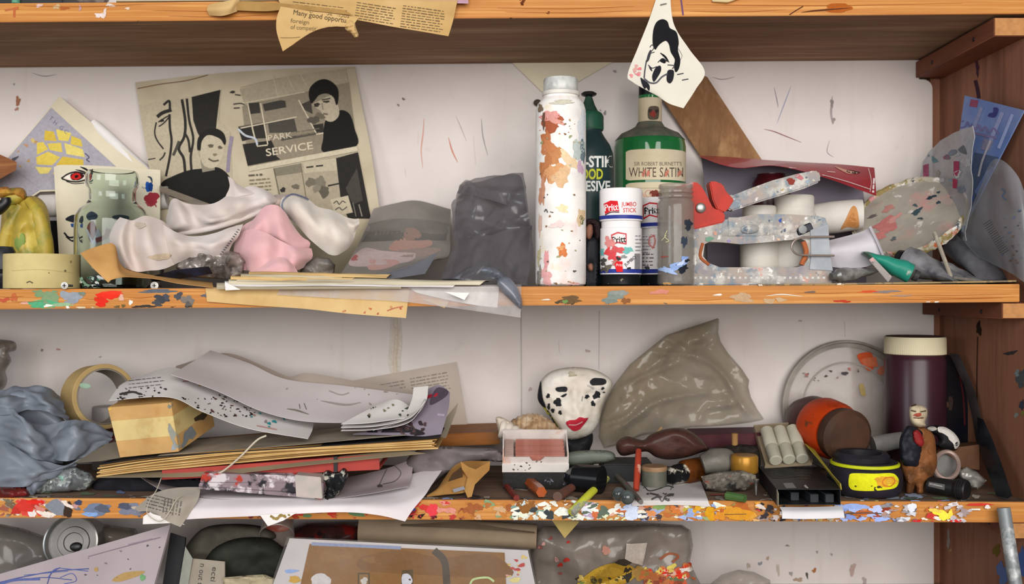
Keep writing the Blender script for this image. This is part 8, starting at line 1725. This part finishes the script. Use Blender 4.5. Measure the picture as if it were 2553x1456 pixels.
# ================================================================== bottom compartment, seen only at the top
def boardq(name, label, cat, q, th, m, group=None, bev=0.0):
    """board from four corner points (clockwise from top left), given thickness backwards"""
    a, b, c, d = [V(p) for p in q]
    pn = (b - a).cross(d - a).normalized()
    c = c - pn * (c - a).dot(pn)
    n_ = (b - a).cross(d - a).normalized()
    if n_.y < 0: n_ = -n_
    return one(name, label, cat, hexa([d, c, c + n_ * th, d + n_ * th, a, b, b + n_ * th, a + n_ * th], bev), m, group)
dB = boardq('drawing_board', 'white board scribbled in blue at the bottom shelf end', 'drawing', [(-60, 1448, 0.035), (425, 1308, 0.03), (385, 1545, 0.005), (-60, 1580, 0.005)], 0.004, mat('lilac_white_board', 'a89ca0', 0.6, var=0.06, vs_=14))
k = Ink(dB, L=1e9, lift=0.0004)
k.stroke([(0, 1452), (60, 1438), (140, 1424), (222, 1418)], 2.5, '4a5488').stroke([(30, 1448), (110, 1440), (180, 1446)], 2, '4a5488').stroke([(120, 1440), (140, 1418), (180, 1420), (220, 1424)], 2, '55609a').stroke([(118, 1456), (128, 1430), (150, 1415)], 2.4, '4a5488').stroke([(150, 1440), (180, 1430), (190, 1448), (160, 1456)], 1.8, '55609a').stroke([(0, 1456), (40, 1446), (100, 1444)], 6, '5a6498').stroke([(60, 1434), (170, 1424)], 1.6, '55609a')
k.poly([(280, 1446), (310, 1428), (360, 1424), (345, 1436), (300, 1450)], 'a88a58', True).blob(356, 1440, 8, 7, '6a9a6a').blob(272, 1348, 14, 6, '5d6498').stroke([(220, 1388), (300, 1366), (400, 1340)], 2, '7a6c78').stroke([(320, 1358), (380, 1344)], 3, '8a7a84').blob(240, 1420, 6, 5, 'a88a58').specks(200, 1360, 400, 1440, 10, ['7a6a70', '5a5058'], (1, 3), 4).stroke([(418, 1315), (388, 1456)], 3, 'c2b8ba').build('scribbles', dB, kind='stuff')
# tin can lying behind it
cn = thing('tin_can', 'shiny ribbed tin can end behind the scribbled board', 'can', W(180, 1400, 0.12))
A2 = Vector((0.12, -0.96, 0.24)).normalized()
Mn = T(W(178, 1352, 0.09)) @ A2.to_track_quat('Z', 'Y').to_matrix().to_4x4()
canm = mat('bright_tin', '9a9a98', 0.25, 0.6, var=0.25, vs_=20, col2='7a7a78')
mk('can_body', xf(lathe([(0.034, -0.06), (0.034, 0.0), (0.035, 0.001), (0.035, 0.004), (0.033, 0.0045), (0.0325, 0.001), (0.0325, -0.06), (0.034, -0.06)], 56), Mn), canm, cn)
mk('can_bottom', xf(lathe([(0, -0.01), (0.012, -0.01), (0.013, -0.0085), (0.02, -0.0085), (0.021, -0.010), (0.0325, -0.010), (0.0325, -0.012), (0, -0.012)], 48), Mn), mat('dark_tin_inside', '6f6d6b', 0.35, 0.5), cn)
mk('dark_smear', xf(sphere(0.008, 0.006, 0.003), Mn @ T(0.004, -0.006, -0.008)), blackp, cn)
fbag = lambda nm, lb, ol, d, m_, sd, fr=0.03: one(nm, lb, 'bag', blob(ol, d, fr, 0.01, 40, 8, fac=[(60, 0.014, sd), (26, 0.004, sd + 1)], smooth=False, zfloor=ZBOT + 0.001), m_)
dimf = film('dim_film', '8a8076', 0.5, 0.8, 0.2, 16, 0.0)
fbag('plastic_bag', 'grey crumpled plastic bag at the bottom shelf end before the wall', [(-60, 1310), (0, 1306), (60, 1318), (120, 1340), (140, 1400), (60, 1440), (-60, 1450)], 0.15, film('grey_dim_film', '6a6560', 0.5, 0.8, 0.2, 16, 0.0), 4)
fbag('plastic_bag', 'taupe plastic bag bulging behind the tin can', [(215, 1300), (280, 1310), (340, 1318), (350, 1350), (300, 1420), (220, 1440), (200, 1380)], 0.16, dimf, 7)
fbag('plastic_bag', 'dull plastic bag with red scraps behind the glass tumbler', [(700, 1330), (760, 1305), (860, 1300), (930, 1310), (900, 1360), (820, 1400), (720, 1400)], 0.19, splat('red_scrap_film', '4a2c2a', [('8a2420', 24, .58, .05), ('2a2220', 30, .6), ('7a5f54', 30, .64)], 0.3), 3)
# dark folder, cloth, newspaper
boardq('dark_folder', 'black folder standing beside the scribbled board', 'folder', [(425, 1328, 0.06), (462, 1340, 0.06), (440, 1560, 0.03), (390, 1560, 0.03)], 0.006, mat('charcoal_folder', '26262a', 0.6))
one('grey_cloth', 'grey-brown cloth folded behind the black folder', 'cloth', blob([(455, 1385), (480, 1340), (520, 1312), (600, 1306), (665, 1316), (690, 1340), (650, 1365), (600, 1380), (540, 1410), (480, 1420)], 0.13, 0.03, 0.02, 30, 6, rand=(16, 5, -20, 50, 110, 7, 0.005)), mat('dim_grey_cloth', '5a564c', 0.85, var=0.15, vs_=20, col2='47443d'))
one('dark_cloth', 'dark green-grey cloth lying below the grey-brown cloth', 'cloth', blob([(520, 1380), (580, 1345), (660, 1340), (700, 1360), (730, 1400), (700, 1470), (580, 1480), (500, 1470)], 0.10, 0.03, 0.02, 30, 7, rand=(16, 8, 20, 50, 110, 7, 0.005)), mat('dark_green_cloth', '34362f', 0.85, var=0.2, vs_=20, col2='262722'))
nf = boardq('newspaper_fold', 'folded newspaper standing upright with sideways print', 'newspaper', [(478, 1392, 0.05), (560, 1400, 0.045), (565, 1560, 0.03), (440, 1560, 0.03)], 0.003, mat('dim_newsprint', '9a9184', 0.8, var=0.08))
k = Ink(nf, L=1e9, lift=0.0004); k.text('n out th', 500, 1404, 14, '4a463f', 98, 62).text('ecti', 530, 1412, 14, '4a463f', 98, 36).build('printed_text', nf)
boardq('mint_board', 'pale mint board edge beside the folded newspaper', 'board', [(462, 1362, 0.045), (480, 1392, 0.045), (452, 1560, 0.028), (430, 1560, 0.028)], 0.003, mat('pale_mint', '94988e', 0.7))
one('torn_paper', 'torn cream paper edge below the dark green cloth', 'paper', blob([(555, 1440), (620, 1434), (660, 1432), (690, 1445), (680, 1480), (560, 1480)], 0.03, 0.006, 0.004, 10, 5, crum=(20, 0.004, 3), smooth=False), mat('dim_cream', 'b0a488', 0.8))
gt = thing('glass_tumbler', 'small glass tumbler stained red inside tipped on its side', 'glass', W(690, 1370, 0.08))
A3 = Vector((0.1, -0.8, -0.6)).normalized()
Mg = T(W(690, 1335, 0.10)) @ A3.to_track_quat('Z', 'Y').to_matrix().to_4x4()
mk('tumbler', xf(lathe([(0, -0.055), (0.019, -0.055), (0.0235, 0), (0.0225, 0.001), (0.0175, -0.052), (0, -0.052)], 40), Mg), film('tumbler_film', 'a59a92', 0.4, 0.55, 0.1, 20, 0.0), gt)
mk('red_stain', xf(lathe([(0, -0.050), (0.0165, -0.050), (0.0195, -0.022), (0, -0.022)], 30), Mg), mat('red_stain_m', '9a3a2c', 0.5, var=0.3, vs_=60, col2='c08a7c'), gt)
# framed brown picture in a clear cover
fp = thing('brown_picture', 'brown painted picture with white margins standing at the shelf front', 'painting', W(1000, 1560, 0.02))
pic = mk('mount', hexa([W(640, 1570, 0.0), W(1360, 1580, 0.0), W(1360, 1580, 0.004), W(640, 1570, 0.004), W(722, 1342, 0.035), W(1316, 1372, 0.035), W(1316, 1372, 0.039), W(722, 1342, 0.039)]), mat('blue_white_mount', 'b9b4b4', 0.5, var=0.08, vs_=12), fp)
k = Ink(pic, L=1e9, lift=0.0005)
k.poly([(772, 1356), (1258, 1378), (1264, 1500), (740, 1500)], '7a5424').poly([(778, 1352), (1000, 1362), (1000, 1370), (776, 1360)], '7f8aa8').poly([(800, 1380), (840, 1362), (880, 1385), (840, 1400), (800, 1398)], '7f5a26', True).poly([(900, 1390), (1000, 1372), (1100, 1390), (1200, 1380), (1258, 1400), (1260, 1440), (1000, 1430), (900, 1420)], '6e4a20', True)
k.stroke([(1082, 1372), (1108, 1400), (1114, 1456)], 18, '3a2e20').blob(800, 1450, 26, 20, 'b9b6b6', 0, 0.1).poly([(892, 1428), (922, 1428), (922, 1456), (892, 1456)], '4a3a1c').poly([(896, 1432), (918, 1432), (918, 1456), (896, 1456)], '7a5a2c').blob(908, 1448, 9, 8, 'b5b0aa').poly([(1002, 1422), (1030, 1420), (1030, 1456), (1000, 1456)], '4a3a1c').blob(1014, 1446, 14, 16, 'b9b9c4', 0, 0.1).stroke([(1172, 1456), (1182, 1444), (1215, 1440), (1232, 1450)], 5, 'a9bf86').blob(735, 1445, 16, 8, 'b58f3a').blob(726, 1424, 16, 5, '7f9ac8').specks(1262, 1388, 1312, 1440, 14, ['a8302c', 'b85a50', 'c9b060', 'c08a80'], (1.5, 5), 4).blob(1290, 1420, 7, 4, 'a8262a').blob(1284, 1446, 14, 6, 'c9bd7a')
k.build('picture', pic)
mk('clear_cover', hexa([W(636, 1572, -0.003), W(1362, 1582, -0.003), W(1362, 1582, -0.002), W(636, 1572, -0.002), W(716, 1338, 0.031), W(1320, 1368, 0.031), W(1320, 1368, 0.032), W(716, 1338, 0.032)]), film('picture_cover_film', 'b0aaa6', 0.02, 0.07, 0.15, 12, 0.0), fp)
# brown paper roll
pr = thing('paper_roll', 'roll of brown paper lying behind the brown picture', 'paper roll', W(1120, 1365, 0.11))
rl = sc(0.11)
pa, pb_ = W(900, 1318, 0.11), W(1338, 1338, 0.10)
mk('rolled_sheet', tube([pa, pa.lerp(pb_, 0.5), pb_], [0.024, 0.0185, 0.0165], 30, 10), mat('kraft_paper', '94826c', 0.8, var=0.07, vs_=20, col2='857460'), pr)
mk('loose_edge', sheet([[W(1000, 1300, 0.10), W(1150, 1302, 0.096), W(1330, 1322, 0.092)], [W(1000, 1312, 0.082), W(1150, 1318, 0.080), W(1334, 1330, 0.080)]], 24, 5, 0.0006), mat('kraft_paper', '94826c', 0.8), pr)
# paint-smeared plastic bag
pbg = thing('plastic_bag', 'paint-smeared clear plastic bag bulging at the bottom shelf', 'bag', W(1540, 1560, 0.08))
bgd = mk('bag_film', blob([(1322, 1400), (1330, 1330), (1352, 1306), (1420, 1312), (1520, 1306), (1620, 1304), (1700, 1308), (1722, 1322), (1728, 1360), (1720, 1400), (1738, 1440), (1770, 1500), (1700, 1560), (1400, 1565), (1330, 1500)], 0.12, 0.040, 0.01, 60, 6, fac=[(75, 0.018, 6), (32, 0.005, 4)], zfloor=ZBOT + 0.001, smooth=False, power=0.8), film('smeared_clear_film', '877d74', 0.55, 0.82, 0.2, 14, 0.0), pbg)
k = Ink(bgd, L=5, lift=0.0012, step=2e-5)
k.poly([(1450, 1448), (1480, 1420), (1530, 1402), (1570, 1408), (1590, 1430), (1560, 1456), (1500, 1470)], 'a8862e', True).blob(1520, 1424, 26, 14, 'b8963a').blob(1556, 1400, 22, 8, '3a342c').blob(1565, 1432, 10, 22, '33302a').blob(1600, 1430, 24, 20, '9a7a42').blob(1640, 1448, 40, 16, 'b06a40').blob(1690, 1440, 30, 22, 'c05a3c', 10).blob(1668, 1428, 16, 10, 'c8a090').specks(1600, 1410, 1730, 1456, 36, ['c83a28', 'd8d0c8', 'b86a3c', 'c9b45a', '8a4a38', '5a6a4a'], (2, 9), 5).blob(1655, 1425, 10, 8, 'c62f24').blob(1692, 1432, 8, 10, 'c8301f').blob(1715, 1420, 10, 6, 'ddd6cc')
k.specks(1340, 1340, 1420, 1440, 10, ['a8302a', '8a4a44', 'b58a84'], (2, 6), 8).stroke([(1645, 1395), (1668, 1380), (1690, 1386), (1676, 1402)], 6, '8a5038').specks(1420, 1440, 1560, 1470, 26, ['b8983c', '5a5030', '7a8a4a', '3a342c', 'c0a860'], (3, 9), 9).blob(1510, 1372, 12, 10, 'a8786a').poly([(1560, 1355), (1612, 1352), (1600, 1408), (1576, 1402), (1556, 1392)], 'b5aca2').build('paint_smears', bgd, kind='stuff')
one('yellow_card', 'yellowish card corner hanging below the lower plank over the bag', 'card', slab([(1375, 1296), (1445, 1300), (1408, 1342)], 0.04, 0.001), mat('ochre_card', 'a8945a', 0.8))
one('plastic_bag', 'thin clear film wisp at the foot of the white wall', 'bag', blob([(1770, 1456), (1800, 1432), (1840, 1420), (1880, 1426), (1920, 1446), (1930, 1520), (1760, 1530)], 0.17, 0.02, 0.01, 30, 8, crum=(60, 0.01, 3), smooth=False), film('thin_wisp_film', 'a09488', 0.3, 0.5, 0.2, 16, 0.0))
